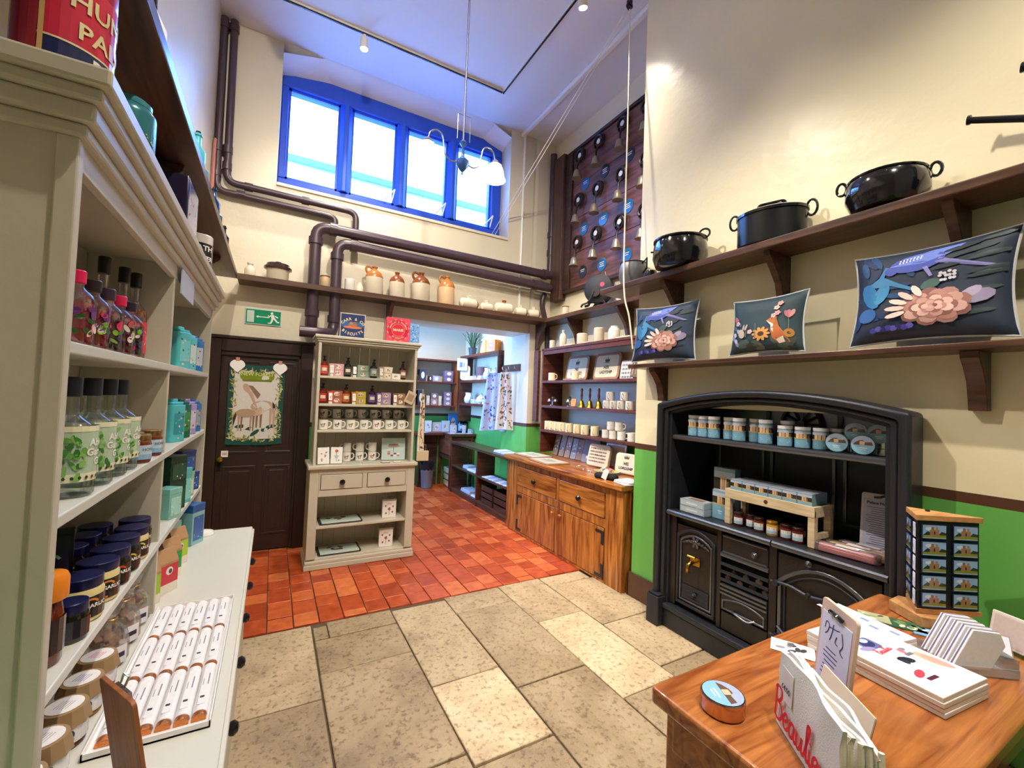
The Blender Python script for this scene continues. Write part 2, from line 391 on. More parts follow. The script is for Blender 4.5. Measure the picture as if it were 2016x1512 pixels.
cols = [(-.6, .31, [3.245, 2.45, 1.98, 1.2, .4, -.5, -1.6]), (.31, .84, [3.03, 2.66, 1.80, .95, .1, -.8, -1.6]), (.84, 1.26, [3.21, 2.29, 1.72, .85, .0, -.8, -1.6]),
        (1.26, 1.74, [3.25, 2.98, 2.08, 1.2, .3, -.6, -1.6]), (1.74, 2.15, [3.26, 2.62, 1.76, .95, .1, -.7, -1.6]), (2.15, 2.69, [3.08, 2.40, 1.87, 1.1, .3, -.6, -1.6])]
slabs = [(x0, x1, ys[i+1], ys[i]) for x0, x1, ys in cols for i in range(len(ys)-1)]
slabs += [(.31, .40, 3.03, 3.2), (.40, .84, 3.03, 3.235), (2.15, 2.6, 3.08, 3.25)]
for k, (x0, x1, y0, y1) in enumerate(slabs):
    g = .0045; h = rnd.uniform(-.002, .002); cx, cy = (x0+x1)/2, (y0+y1)/2; j = lambda: rnd.uniform(-.003, .003)
    q = [(x0+g-cx+j(), y0+g-cy+j()), (x1-g-cx+j(), y0+g-cy+j()), (x1-g-cx+j(), y1-g-cy+j()), (x0+g-cx+j(), y1-g-cy+j())]
    o = MB().prism(q, -.03, h, 'xy').build('stone_slab', SLAB, floor, bevel=.006); o.location = (cx, cy, 0)
spots = []                                               # red tiles laid in strips, lengths mixed
for i in range(23):
    x0 = -.6+i*.1605; y = 3.262+rnd.uniform(-.004, .004); k = rnd.random()
    if x0 > 3.15: break
    while y < 7.45:
        L = rnd.choice([.17, .17, .25, .085, .21]); L = min(L, 7.46-y)
        if L > .03: spots.append((x0, y, L))
        y += L
tm = {}
vis = [s for s in spots if .0 < s[0]+.08 < 2.6 and not (s[1] > 4.25 and s[0] < 1.05)]
near = set(sorted(vis, key=lambda s: s[1])[:285])
rest = MB()
for s in spots:
    x0, y, L = s; g = .003; h = rnd.uniform(-.0025, .0015)
    if s in near:
        if L not in tm:
            o = MB().box(-.0773, -L/2+g, -.02, .0773, L/2-g, 0).build('floor_tile', TILE, floor, bevel=.004); tm[L] = o
        else: o = tm[L].copy(); COL.objects.link(o)
        o.location = (x0+.08, y+L/2, h)
    else: rest.box(x0+g, y+g, -.02, x0+.1605-g, y+L-g, h)
o = rest.build('distant_floor_tiles', TILE, floor, smooth=0); o['kind'] = 'stuff'

# ------------------------------------------------------------------ walls
CZ = 5.15
b = MB(); b.box(-.8, -1.6, -.05, -.6, 5.4, CZ+.1); struct('wall_left', b.build('wall_left', WALLB, smooth=0))
b = MB(); b.box(-.8, -1.8, 0, 3.6, -1.6, CZ+.1); struct('wall_front', b.build('wall_front', WALL, smooth=0))
b = MB()                                                 # chimney breast with the range opening
b.box(2.68, -1.6, -.05, 3.5, .87, CZ+.1); b.box(2.68, 2.24, -.05, 3.5, 2.66, CZ+.1); b.box(2.68, .87, 1.58, 3.5, 2.24, CZ+.1); b.box(3.14, .87, -.05, 3.5, 2.24, 1.58)
struct('wall_right', b.build('wall_right', WALL, smooth=0))
b = MB(); b.box(3.32, 2.66, -.05, 3.5, 5.4, CZ+.1); struct('wall_alcove', b.build('wall_alcove', WALL, smooth=0))
b = MB()                                                 # back wall round the archway and the high window
b.box(-.6, 4.95, -.05, 1.14, 5.4, 3.69); b.box(1.14, 4.95, 2.47, 2.97, 5.4, 3.69)
pil = [(2.97, 5.02), (3.0, 4.96), (3.04, 4.95), (3.32, 4.95), (3.32, 5.4), (2.97, 5.4)]
b.prism(pil, -.05, CZ+.1, 'xy'); b.box(2.60, 4.95, 3.69, 2.97, 5.4, CZ+.1); b.box(-.6, 4.95, 3.69, -.07, 5.4, CZ+.1)
struct('wall_back', b.build('wall_back', WALLB, smooth=0))
b = MB(); q = [(4.93, CZ+.06), (4.95, CZ), (5.30, 5.02), (5.4, 5.02), (5.4, CZ+.1), (4.93, CZ+.1)]
b.prism(q, -.07, 2.6, 'yz')
for x0, x1, s in ((-.07, .42, 1), (2.6, 2.3, -1)):       # splayed corners over the window
    b.add([(x0, 4.95, 5.04), (x1, 4.97, CZ+.02), (x1, 5.28, 5.02), (x0, 5.28, 4.94)], [(0, 1, 2, 3) if s < 0 else (3, 2, 1, 0)])
struct('trim_1', b.build('trim_1', CEIL, smooth=0))
b = MB(); b.box(-.8, -1.8, CZ, 3.5, 4.951, CZ+.15); struct('ceiling', b.build('ceiling', CEIL, smooth=0))
b = MB(); b.box(2.74, 2.66, CZ-.05, 2.80, 4.95, CZ); struct('trim_2', b.build('trim_2', WHITE, smooth=0, bevel=.012))
b = MB(); b.box(2.655, 2.32, 0, 2.68, 2.69, .195); b.box(2.655, 2.66, 0, 3.3, 2.685, .195); b.box(2.655, -1.6, 0, 2.68, .74, .195)
struct('baseboard_right', b.build('baseboard_right', BROWN, smooth=0, bevel=.008))
b = MB(); b.tube([(2.80, 4.935, 2.66), (2.80, 4.935, CZ)], .018, 10); struct('trim_3', b.build('trim_3', WHITE))
# the room beyond the arch
b = MB(); b.box(3.14, 5.4, -.05, 3.3, 7.6, 3.3); struct('wall_back_room_right', b.build('wall_back_room_right', WALL, smooth=0))
b = MB(); b.box(2.97, 5.4, -.05, 3.14, 5.62, 3.3); struct('wall_pier', b.build('wall_pier', WALL, smooth=0))
b = MB(); b.box(.4, 7.5, -.05, 3.3, 7.65, 3.3); struct('wall_back_room_end', b.build('wall_back_room_end', WALLB, smooth=0))
b = MB(); b.box(.4, 5.4, 0, .6, 7.6, 1.0); b.box(.4, 5.4, 3.1, .6, 7.6, 3.3); b.box(.4, 5.4, 1.0, .6, 5.5, 3.1); b.box(.4, 7.2, 1.0, .6, 7.6, 3.1)
struct('wall_back_room_left', b.build('wall_back_room_left', WALLB, smooth=0))
b = MB(); b.box(.4, 5.4, 3.3, 3.3, 7.65, 3.4); struct('ceiling_back_room', b.build('ceiling_back_room', CEIL, smooth=0))
w2 = MB(); w2.box(.44, 5.5, 1.0, .54, 7.2, 1.07); w2.box(.44, 5.5, 3.03, .54, 7.2, 3.1); w2.box(.44, 5.5, 1.07, .54, 5.57, 3.03); w2.box(.44, 7.13, 1.07, .54, 7.2, 3.03); w2.box(.44, 6.3, 1.07, .54, 6.4, 3.03)
w2 = struct('window_2', w2.build('window_2', WHITE, smooth=0))
for y0, y1 in ((5.57, 6.3), (6.4, 7.13)): MB().box(.48, y0, 1.07, .486, y1, 3.03).build('pane', PANE, w2, smooth=0)

# ------------------------------------------------------------------ high window: frame, mullions, panes, stays
b = MB(); Y0, Y1 = 5.20, 5.32
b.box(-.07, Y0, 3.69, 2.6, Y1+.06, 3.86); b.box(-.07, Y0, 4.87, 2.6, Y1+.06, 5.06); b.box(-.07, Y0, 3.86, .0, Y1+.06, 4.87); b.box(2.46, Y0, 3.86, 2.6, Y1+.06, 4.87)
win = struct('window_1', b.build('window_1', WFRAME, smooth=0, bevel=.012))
MB().box(-.07, 4.93, 3.655, 2.6, 5.2, 3.69).build('window_sill', WALLB, win, smooth=0, bevel=.006)
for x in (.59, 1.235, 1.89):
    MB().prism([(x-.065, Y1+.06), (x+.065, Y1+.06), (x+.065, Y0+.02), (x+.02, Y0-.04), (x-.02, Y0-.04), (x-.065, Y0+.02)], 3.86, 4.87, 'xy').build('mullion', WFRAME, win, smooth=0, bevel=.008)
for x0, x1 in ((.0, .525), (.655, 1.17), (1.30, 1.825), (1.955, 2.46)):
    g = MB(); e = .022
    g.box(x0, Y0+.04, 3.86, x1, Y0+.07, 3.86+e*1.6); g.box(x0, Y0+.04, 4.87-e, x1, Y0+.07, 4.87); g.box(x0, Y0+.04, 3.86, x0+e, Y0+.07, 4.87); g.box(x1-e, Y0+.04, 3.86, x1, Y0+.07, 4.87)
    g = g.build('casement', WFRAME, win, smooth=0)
    MB().box(x0+.01, Y0+.052, 3.87, x1-.01, Y0+.056, 4.86).build('pane', PANE, g, smooth=0)
for x in (1.16, 1.80, 2.47):
    MB().tube([(x-.12, Y0-.02, 3.875), (x, Y0-.05, 4.03)], .009, 6).tube([(x, Y0-.05, 4.03), (x-.03, Y0-.02, 3.875)], .007, 6).build('casement_stay', WHITE, win)
# what stands outside the window: a parapet with a pale glazed roof edge
rf = tag(MB().box(-3, 6.9, 3.2, 8, 7.1, 4.86, 0).box(-3, 6.85, 4.86, 8, 7.15, 4.95, 1).build('roof_parapet', [mat('pale_rendered_parapet', '#CFE3EA', .7), mat('lead_capping', '#5F7F93', .5)], smooth=0), 'pale roof parapet with a grey capping seen outside the high window', 'parapet')

# ------------------------------------------------------------------ brown door
door = struct('door_1', MB().box(-.44, 4.915, .01, .24, 4.949, 1.94).build('door_1', DOORM, smooth=0, bevel=.004))
f = MB(); f.box(-.56, 4.87, 0, -.44, 4.949, 2.06); f.box(.24, 4.87, 0, .35, 4.949, 2.06); f.box(-.44, 4.87, 1.94, .24, 4.949, 2.06); f.box(-.58, 4.855, 2.06, .37, 4.949, 2.09); f.box(-.46, 4.89, 1.90, .25, 4.93, 1.945); f.box(.215, 4.89, 0, .245, 4.93, 1.94)
f.build('door_frame', DOORM, door, smooth=0, bevel=.008)
for x0, x1, z0, z1 in ((-.36, -.13, .18, .82), (-.02, .17, .18, .82), (-.36, -.13, .98, 1.84), (-.02, .17, .98, 1.84)):
    q = MB()                                             # a sunk panel: raised moulding round a flat field
    for a in ((x0-.02, z0-.02, x1+.02, z0), (x0-.02, z1, x1+.02, z1+.02), (x0-.02, z0, x0, z1), (x1, z0, x1+.02, z1)): q.box(a[0], 4.907, a[1], a[2], 4.92, a[3])
    q.box(x0+.03, 4.911, z0+.03, x1-.03, 4.92, z1-.03); q.build('door_panel', DOORM, door, smooth=0, bevel=.003)
k = MB().lathe([(.012, 0), (.012, .03), (.026, .04), (.03, .055), (.022, .068), (0, .072)], (0, 0, 0), 16, axis='y'); k.v = [(x, -y, z) for x, y, z in k.v]; k.f = [q[::-1] for q in k.f]
kn = k.build('door_knob', BRASS, door); kn.location = (-.40, 4.915, .915)
MB().box(-.43, 4.908, .80, -.40, 4.918, .90).build('lock_plate', BLACK, door, smooth=0)

# ------------------------------------------------------------------ left-hand painted dresser (front faces +x)
L90 = R(90)
dr = th('painted_dresser', 'long stone-grey painted dresser with an open shelf rack along the left wall', 'dresser', (-.6, 2.05, 0), L90)
b = MB(); b.box(-1.5, -.515, .08, 1.0, 0, .72); b.box(-1.48, -.49, 0, .98, -.02, .08); b.build('cabinet_body', PAINT, dr, smooth=0, bevel=.004)
MB().box(-1.53, -.545, .72, 1.01, 0, .745).box(-1.52, -.535, .745, 1.005, 0, .76).build('worktop', PAINTW, dr, smooth=0, bevel=.006)
for i in range(5):
    x = -.57+i*.34
    d = MB().box(x-.155, -.523, .53, x+.155, -.51, .70).build('drawer', PAINT, dr, smooth=0, bevel=.004)
    k = MB().lathe([(.008, 0), (.009, .012), (.018, .02), (.02, .03), (.012, .04), (0, .043)], (x, 0, .62), 14, axis='y'); k.v = [(a, -.521-c, e) for a, c, e in k.v]; k.f = [q[::-1] for q in k.f]
    k.build('drawer_knob', KNOB, d)
    MB().box(x-.155, -.52, .11, x+.155, -.51, .51).build('cupboard_door', PAINT, dr, smooth=0, bevel=.004)
HX0, HX1, HF = -.965, 1.06, -.265
for x0, x1, n in ((HX0, HX0+.024, 'end_panel'), (HX1-.022, HX1, 'end_panel'), (-.03, -.008, 'divider')):
    q = MB().box(x0, HF+(0 if n[0] == 'e' else .006), .76, x1, -.015, 2.06)
    if x0 == HX0: q.box(x0-.006, HF-.001, .762, x0+.0005, HF+.03, 2.05)
    q.build(n, PAINT, dr, smooth=0, bevel=.003)
b = MB()
for i in range(14):
    x = HX0+.024+i*.1417; b.box(x, -.014-(i % 2)*.0, .76, x+.138, -.002, 2.1)
b.build('back_boards', PAINT, dr, smooth=0, bevel=.002)
for z in (1.02, 1.346, 1.675): MB().box(HX0+.024, HF+.002, z-.024, HX1-.022, -.015, z).build('shelf', PAINTW, dr, smooth=0, bevel=.003)
MB().box(HX0, HF+.004, 2.0, HX1, HF+.022, 2.06).build('top_rail', PAINT, dr, smooth=0, bevel=.002)
b = MB()
for z0, z1, e in ((2.05, 2.075, .012), (2.075, 2.11, .026), (2.11, 2.135, .038), (2.135, 2.17, .052)): b.box(HX0-e, HF-e, z0, HX1+e, 0, z1)
b.build('cornice', PAINT, dr, smooth=0, bevel=.006)

def tuft(n, w, h, cols, x=0, y=0, sz=.006):
    o = []
    for _ in range(n):
        u, v = rnd.uniform(-1, 1), rnd.random(); o.append((ell(x+u*w*(1-.6*v), y+v*h, sz*rnd.uniform(.5, 1.1), sz*rnd.uniform(.9, 2), 6, rnd.uniform(-.8, .8)), rnd.choice(cols)))
    return o
def glassbottle(name, label, loc, rot, r, h, nr, sh, glass, liquid, cap, arts, fill=.75, group=None, capm=None):
    t = th(name, label, 'bottle', loc, rot, group)
    MB().lathe([(r*.9, 0), (r, .006), (r, sh*.86), (r*.85, sh*.96), (nr*1.3, sh*1.06), (nr, sh*1.12), (nr, h*.9), (nr*1.15, h*.9), (nr*1.15, h*.93)], seg=20).build('glass_body', glass, t)
    if liquid: MB().lathe([(r*.86, .006), (r*.93, .012), (r*.93, sh*fill)], seg=18).build('drink', liquid, t)
    MB().lathe([(nr*1.2, h*.84), (nr*1.22, h), (nr*1.1, h+.002), (0, h+.002)], seg=14).build('cap', cap, t)
    if arts: art(arts, 'paper_label', t, FR, PRINTG, wrap=r+.0006)
    return t
GLD = glassy('tinted_bottle_glass', '#F6ECEC', .12)
def liq(c): return mat('drink_'+c[1:], c, .12, var=.1, coat=.4)
# small fruit liqueurs on the top shelf
for i, (y, c, cap, nm, lab) in enumerate([(1.235, '#C22A50', '#E8205A', 'pale pink', '#E9A8A0'), (1.33, '#B01830', '#2A2422', 'red', '#C4202E'), (1.43, '#5A1030', '#3A2C40', 'dark plum', '#4A1F50'), (1.525, '#7A0F3A', '#E02058', 'wine red', '#8A1840'), (1.625, '#3A1038', '#2A2030', 'deep purple', '#55205E')]):
    g = ['#4F8A30', '#86B03E', '#2F5A28']; a = []
    for s in range(12): a += [(ell(rnd.uniform(-.035, .035), rnd.uniform(.02, .085), .006+rnd.random()*.006, .004+rnd.random()*.005, 8, rnd.random()*3), rnd.choice(g+[lab, '#D93A5A', '#F0D8D0', '#6A2A78']))]
    glassbottle('liqueur_bottle', 'small round liqueur bottle, %s drink, %s from the near end of the top shelf' % (nm, ORD[i]), (-.372, y, 1.675), R(50), .034, .155, .013, .11, GLD, liq(c), mat('cap_'+cap[1:], cap, .3), a, .8, 'small fruit liqueurs on the top shelf')
for i, (x, y) in enumerate([(-.475, 1.78), (-.455, 1.90), (-.44, 1.972)]):
    a = [(q, '#F0304E') for q in strip(.09, .11, 8, 0, .03)]+[(ell(0, .085, .026, .03), '#F6D9D2')]+[([(-.02, z), (.02, z), (.02, z+.003), (-.02, z+.003)], '#D86A70') for z in (.07, .08, .09, .10)]
    glassbottle('amber_bottle', ['tall amber bottle with a pink oval label, tallest looking of the three', 'tall amber bottle with a pink label standing between the other two', 'tall amber bottle with a pink label nearest the shelf divider'][i], (x, y, 1.675), R(50), .036, .31, .013, .19, GLD, liq('#B85A18'), mat('black_cap_%d' % i, '#1B1714', .3), a, .95, 'tall amber bottles on the top shelf')
def tealtin(name, label, loc, rot, w, d, h, c, c2, group=None, lidc=None):
    t = th(name, label, 'tin', loc, rot, group)
    MB().prism(rrect(w, d, .012, 3), 0, h*.86, 'xy', 0, c).build('tin_body', FOIL, t, bevel=.002)
    MB().prism(rrect(w*.86, d*.86, .012, 3), h*.86, h*.93, 'xy', 0, c).prism(rrect(w*.5, d*.5, .01, 3), h*.93, h, 'xy', 0, lidc or c).build('tin_lid', FOIL, t, bevel=.003)
    T = at(0, -d/2, 0); a = [(rrect(w*.7, h*.5, .004, 2, 0, h*.42), c2)]
    for k in range(10): a.append((ell(rnd.uniform(-w*.3, w*.3), rnd.uniform(h*.08, h*.7), .006, .004, 7, rnd.random()*3), rnd.choice([c, '#F2EFE6', '#E8C9B8', '#3A4A5A'])))
    art(a, 'tin_label', t, T, PRINTG); return t
tealtin('tea_caddy', 'aqua tea caddy tin, nearer of two behind the top shelf divider', (-.395, 2.46, 1.675), R(62), .085, .085, .19, '#5FCFD6', '#7FDDE2', 'caddies in the far top compartment')
tealtin('tea_caddy', 'aqua tea caddy tin standing between another aqua tin and the blue one', (-.395, 2.64, 1.675), R(62), .085, .085, .185, '#6AD6DC', '#D9EFEF', 'caddies in the far top compartment')
tealtin('tea_caddy', 'bright blue tea caddy tin at the far end of the top shelf', (-.395, 2.85, 1.675), R(62), .09, .09, .19, '#1E7CC8', '#C9D8E2', 'caddies in the far top compartment')
# gin bottles
GL = ['#4F8F3A', '#6FA84A', '#8CBF62', '#3C7A34']
SPIRIT = glassy('clear_spirit', '#EAF2F0', .06)
for i, (x, y) in enumerate([(-.388, 1.305), (-.388, 1.435), (-.388, 1.555), (-.388, 1.66), (-.495, 1.30), (-.495, 1.46)]):
    r = .047; h = .26; a = [(q, '#B9CFB4') for q in strip(.17, .12, 12, 0, .035)]+[(q, '#F0EBC9') for q in strip(.17, .018, 12, 0, .035)]+[(q, '#F0EBC9') for q in strip(.17, .012, 12, 0, .143)]
    a += tuft(46, .034, .085, GL, -.028, .045, .0055)+[(ell(-.05+.012*k, .044, .003, .004, 6), '#3E4A3A') for k in range(9)]
    t = glassbottle('gin_bottle', ('clear gin bottle with green herb label, %s of the front row' % ORD[i]) if i < 4 else ['clear gin bottle in the back row, nearer the end panel', 'clear gin bottle in the back row, farther from the end panel'][i-4], (x, y, 1.346), R(58), r, h, .015, .165, CLEAR, None, mat('cork_cap_%d' % i, '#2A2A38', .35), a, group='gin bottles on the middle shelf')
    if i < 4:
        for k, s in enumerate(('Abbey', 'Garden', 'Gin')): txt(s, .022, Matrix.Translation((0, 0, .118-.021*k)) @ FR @ Matrix.Rotation(.62, 4, 'Y'), INKW, t, wrap=r+.0008, bold=.0006)
JARG = glassy('jar_glass', '#F5EFE6', .1)
def jar(name, label, loc, rot, r, h, fillc, lidm, arts, lidh=.022, cat='jar', group=None, lid='lid', band=None):
    t = th(name, label, cat, loc, rot, group)
    q = MB().lathe([(r*.9, 0), (r, .005), (r, h*.68), (r*.9, h*.78), (r*.84, h*.82), (r*.84, h-.004)], seg=20, m=0)
    q.build('jar_body', fillc, t)
    MB().lathe([(r*.93, h-lidh), (r*.95, h-lidh+.002), (r*.95, h-.002), (r*.9, h), (0, h)], seg=20).build(lid, lidm, t)
    if band: MB().lathe([(r*1.004, h*.62), (r*1.004, h*.66), (r*.93, h*.76), (r*.93, h-lidh)], seg=20).build('neck_band', band, t)
    if arts: art(arts, 'jar_label', t, FR, PRINTG, wrap=r+.0006)
    return t
HON = mat('amber_honey', '#6E2E14', .12, coat=.4); GOLDL = mat('gold_lid', '#B08A5A', .25, metal=.8)
for i, (x, y) in enumerate([(-.37, 1.79), (-.405, 1.875), (-.372, 1.96)]):
    t = jar('honey_jar', 'squat dark honey jar with pale blue label, %s from the gin bottles' % ORD[i], (x, y, 1.346), R(52), .036, .09, HON, GOLDL, [(q, '#BFD6EA') for q in strip(.10, .045, 8, 0, .012)]+[(q, '#8FB8DA') for q in strip(.10, .016, 8, 0, .012)], group='honey jars on the middle shelf')
    txt('HONEY', .013, Matrix.Translation((0, 0, .043)) @ FR @ Matrix.Rotation(.25, 4, 'Y'), INK, t, wrap=.0368)
for i, (y, c, c2, nm) in enumerate([(2.42, '#5CCDDA', '#2F9FAE', 'pale turquoise'), (2.58, '#0F6A4A', '#3E8F4A', 'dark green'), (2.76, '#B9A4DE', '#D8CDEE', 'lilac'), (2.93, '#2476C4', '#9AA9B8', 'blue')]):
    tealtin('tea_caddy', '%s tea caddy tin with square shoulders on the middle shelf' % nm, (-.395, y, 1.346), R(62), .085, .085, .19-.004*i, c, c2, 'caddies in the far middle compartment')
# third shelf: navy-lidded relishes
DKJ = mat('dark_relish', '#1E1714', .12, coat=.4); CRJ = mat('cream_mayonnaise', '#EAD79A', .15, coat=.3)
def relish(label, loc, cream, ring, s=1, group='relish jars on the third shelf'):
    a = [(q, '#2C2724') for q in strip(.15, .05, 12, 0, .012)]
    for k in range(14):
        g0, g1 = .6+k*.3, .6+(k+1)*.3; a.append(([(-.005+.022*math.cos(g0), .036+.022*math.sin(g0)), (-.005+.022*math.cos(g1), .036+.022*math.sin(g1)), (-.005+.017*math.cos(g1), .036+.017*math.sin(g1)), (-.005+.017*math.cos(g0), .036+.017*math.sin(g0))][::-1], ring))
    t = jar('relish_jar', label, loc, R(48), .046, .105, CRJ if cream else DKJ, NAVYL, a, .026, group=group)
    txt('GARLIC', .013, Matrix.Translation((0, 0, .040)) @ FR @ Matrix.Rotation(.12, 4, 'Y'), INKW, t, wrap=.0475, bold=.0004); return t
for i, (x, y, cr, rg) in enumerate([(-.388, 1.435, 1, '#E08A3A'), (-.385, 1.545, 1, '#E08A3A'), (-.385, 1.65, 0, '#D84A2A'), (-.385, 1.755, 0, '#E0C23A'), (-.385, 1.86, 1, '#E0D23A')]):
    relish('navy-lidded %s jar with ring label, %s in the front row on the third shelf' % ('cream sauce' if cr else 'dark relish', ORD[i]), (x, y, 1.02), cr, rg)
for i, (x, y) in enumerate([(-.49, 1.70), (-.49, 1.81), (-.49, 1.92), (-.40, 1.97)]):
    relish(['dark navy-lidded jar behind the front row, beside the black boxes', 'dark navy-lidded jar behind the front row, middle one', 'dark navy-lidded jar at the back nearest the divider', 'dark navy-lidded jar at the divider end of the front row'][i], (x, y, 1.02), 0, '#C9B23A')
for i, (x, y, h) in enumerate([(-.50, 1.40, .15), (-.50, 1.56, .2)]):
    t = th('gift_box', ['black gift box with a dark printed side behind the cream sauce jars', 'taller black gift box with a green ring behind the jars'][i], 'box', (x, y, 1.02), R(30))
    MB().box(-.05, -.05, 0, .05, .05, h, 0, '#17151F').build('carton', FOIL, t, bevel=.002)
    a = [(rrect(.08, h*.8, .003, 1, 0, h*.5), '#241E30')]
    for k in range(12):
        g0, g1 = .5+k*.35, .5+(k+1)*.35; a.append(([(.03*math.cos(g1), h*.55+.03*math.sin(g1)), (.03*math.cos(g0), h*.55+.03*math.sin(g0)), (.024*math.cos(g0), h*.55+.024*math.sin(g0)), (.024*math.cos(g1), h*.55+.024*math.sin(g1))][::-1], '#7FB08A' if i else '#A79AB0'))
    art(a, 'box_print', t, at(0, -.0505, 0), PRINTG)
t = th('sauce_bottle', 'dark sauce bottle with a big orange cap at the near end of the third shelf', 'bottle', (-.39, 1.235, 1.02), R(45))
MB().lathe([(.032, 0), (.035, .006), (.036, .09), (.030, .125), (.027, .135)], seg=20).build('bottle_body', mat('red_brown_sauce', '#6A2412', .12, coat=.4), t)
art([(q, '#2A1C26') for q in strip(.12, .07, 10, 0, .025)], 'bottle_label', t, FR, PRINTG, wrap=.0367)
MB().lathe([(.038, .13), (.040, .135), (.040, .17), (.036, .18), (0, .182)], seg=20).build('orange_cap', mat('orange_plastic', '#F08A1C', .35), t)
jar('chutney_jar', 'small navy-lidded chutney jar beside the orange-capped bottle', (-.372, 1.33, 1.02), R(48), .032, .085, DKJ, NAVYL, [(q, '#1F1C2A') for q in strip(.1, .04, 8, 0, .01)], .024)
# boxed teas, far compartment of the third shelf
def teabox(label, loc, w, d, h, c, c2, rot=R(62), group='tea boxes in the far third compartment', name='tea_box', round_=0):
    t = th(name, label, 'box', loc, rot, group)
    MB().box(-w/2, -d/2, 0, w/2, d/2, h-.004, 0, c).build('carton', FOIL, t, bevel=.0025)
    MB().box(-w/2-.001, -d/2-.001, h*.80, w/2+.001, d/2+.001, h, 0, c2 if round_ == 2 else c).build('lid', FOIL, t, bevel=.003)
    a = [(rrect(w*.8, h*.6, .003, 1, 0, h*.4), c2)]
    if round_ == 1: a.append((ell(0, h*.45, w*.24, w*.24, 16), '#1C5FB0'))
    for k in range(7): a.append((ell(rnd.uniform(-w*.35, w*.35), rnd.uniform(h*.12, h*.68), .004, .003, 6, rnd.random()*3), rnd.choice([c, '#F2EFE6', '#7FBF9A'])))
    art(a, 'box_print', t, at(0, -d/2-.0006, 0), PRINTG); return t
teabox('pale aqua tea box standing at the foot of the dark green stack', (-.375, 2.37, 1.02), .07, .07, .13, '#8ED6CC', '#A8E2DA')
teabox('dark green tea box, lower of the stacked pair', (-.40, 2.52, 1.02), .10, .09, .13, '#0C4A38', '#145C48')
teabox('dark green tea box, upper of the stacked pair', (-.40, 2.52, 1.15), .10, .09, .12, '#0E4436', '#1A5A4A')
teabox('turquoise tea box standing between green boxes and patterned tins', (-.375, 2.66, 1.02), .055, .07, .17, '#63C7CE', '#8ADAD8')
teabox('pale green patterned tea box below the navy patterned one', (-.40, 2.79, 1.02), .095, .09, .13, '#A5CBB0', '#D6E2CC')
teabox('navy patterned tea box with a round blue badge, topmost of its stack', (-.40, 2.79, 1.15), .10, .09, .11, '#2A3F78', '#48609A', round_=1)
teabox('deep blue tea box lying farthest along the third shelf', (-.40, 2.96, 1.02), .10, .09, .10, '#1F4E96', '#2F66B0')
# counter level, inside the rack
teabox('pale aqua gift box with a blue lid standing at the far counter end', (-.345, 2.84, .76), .09, .08, .21, '#8CC6CC', '#2E68B0', group='boxes on the far counter', round_=2)
teabox('aqua gift box with slanted look behind the kraft bags', (-.42, 2.66, .76), .09, .08, .17, '#9AD4D0', '#3A9AA8', group='boxes on the far counter')
teabox('dark blue gift box at the back of the far counter', (-.47, 2.9, .76), .1, .08, .22, '#1E3A78', '#2A4C90', group='boxes on the far counter')
for i, (x, y, c) in enumerate([(-.385, 2.10, '#A9C83A'), (-.35, 2.22, '#D83A4A'), (-.36, 2.37, '#3E9A52'), (-.36, 2.53, '#B6D23A')]):
    t = th('kraft_bag', 'brown kraft gift bag with a %s label, %s from the near divider' % (['lime green', 'red', 'dark green', 'bright lime'][i], ORD[i]), 'bag', (x, y, .76), R(55), 'kraft bags on the counter')
    q = MB(); w, d, h = .085, .05, .17
    q.add([(-w/2,-d/2,0),(w/2,-d/2,0),(w/2,d/2,0),(-w/2,d/2,0),(-w/2,-d/2,h*.7),(w/2,-d/2,h*.7),(w/2,d/2,h*.7),(-w/2,d/2,h*.7),(-w/2,-.004,h),(w/2,-.004,h),(w/2,.004,h),(-w/2,.004,h)],
          [(3,2,1,0),(0,1,5,4),(1,2,6,5),(2,3,7,6),(3,0,4,7),(4,5,9,8),(5,6,10,9),(6,7,11,10),(7,4,8,11),(8,9,10,11)])
    q.build('paper_bag', CARD, t, smooth=0, bevel=.002)
    T = Matrix.Translation((0, -d/2-.0003, 0)) @ FR
    art([([(-.04, .0), (.04, .0), (.04, .11), (-.04, .11)], '#E9E0D0'), ([(-.04, .035), (.04, .035), (.04, .11), (-.04, .11)], c), (ell(0, .085, .016, .016), '#F4EFE6'), (ell(.004, .083, .008, .01), '#5A4A3A')], 'bag_label', t, T)
t = tag(MB().lathe([(.05, 0), (.052, .006), (.045, .02), (.02, .028), (0, .03)], seg=24).build('white_dish', CER), 'upturned white china dish at the far end of the counter', 'dish'); t.location = (-.30, 2.97, .76)
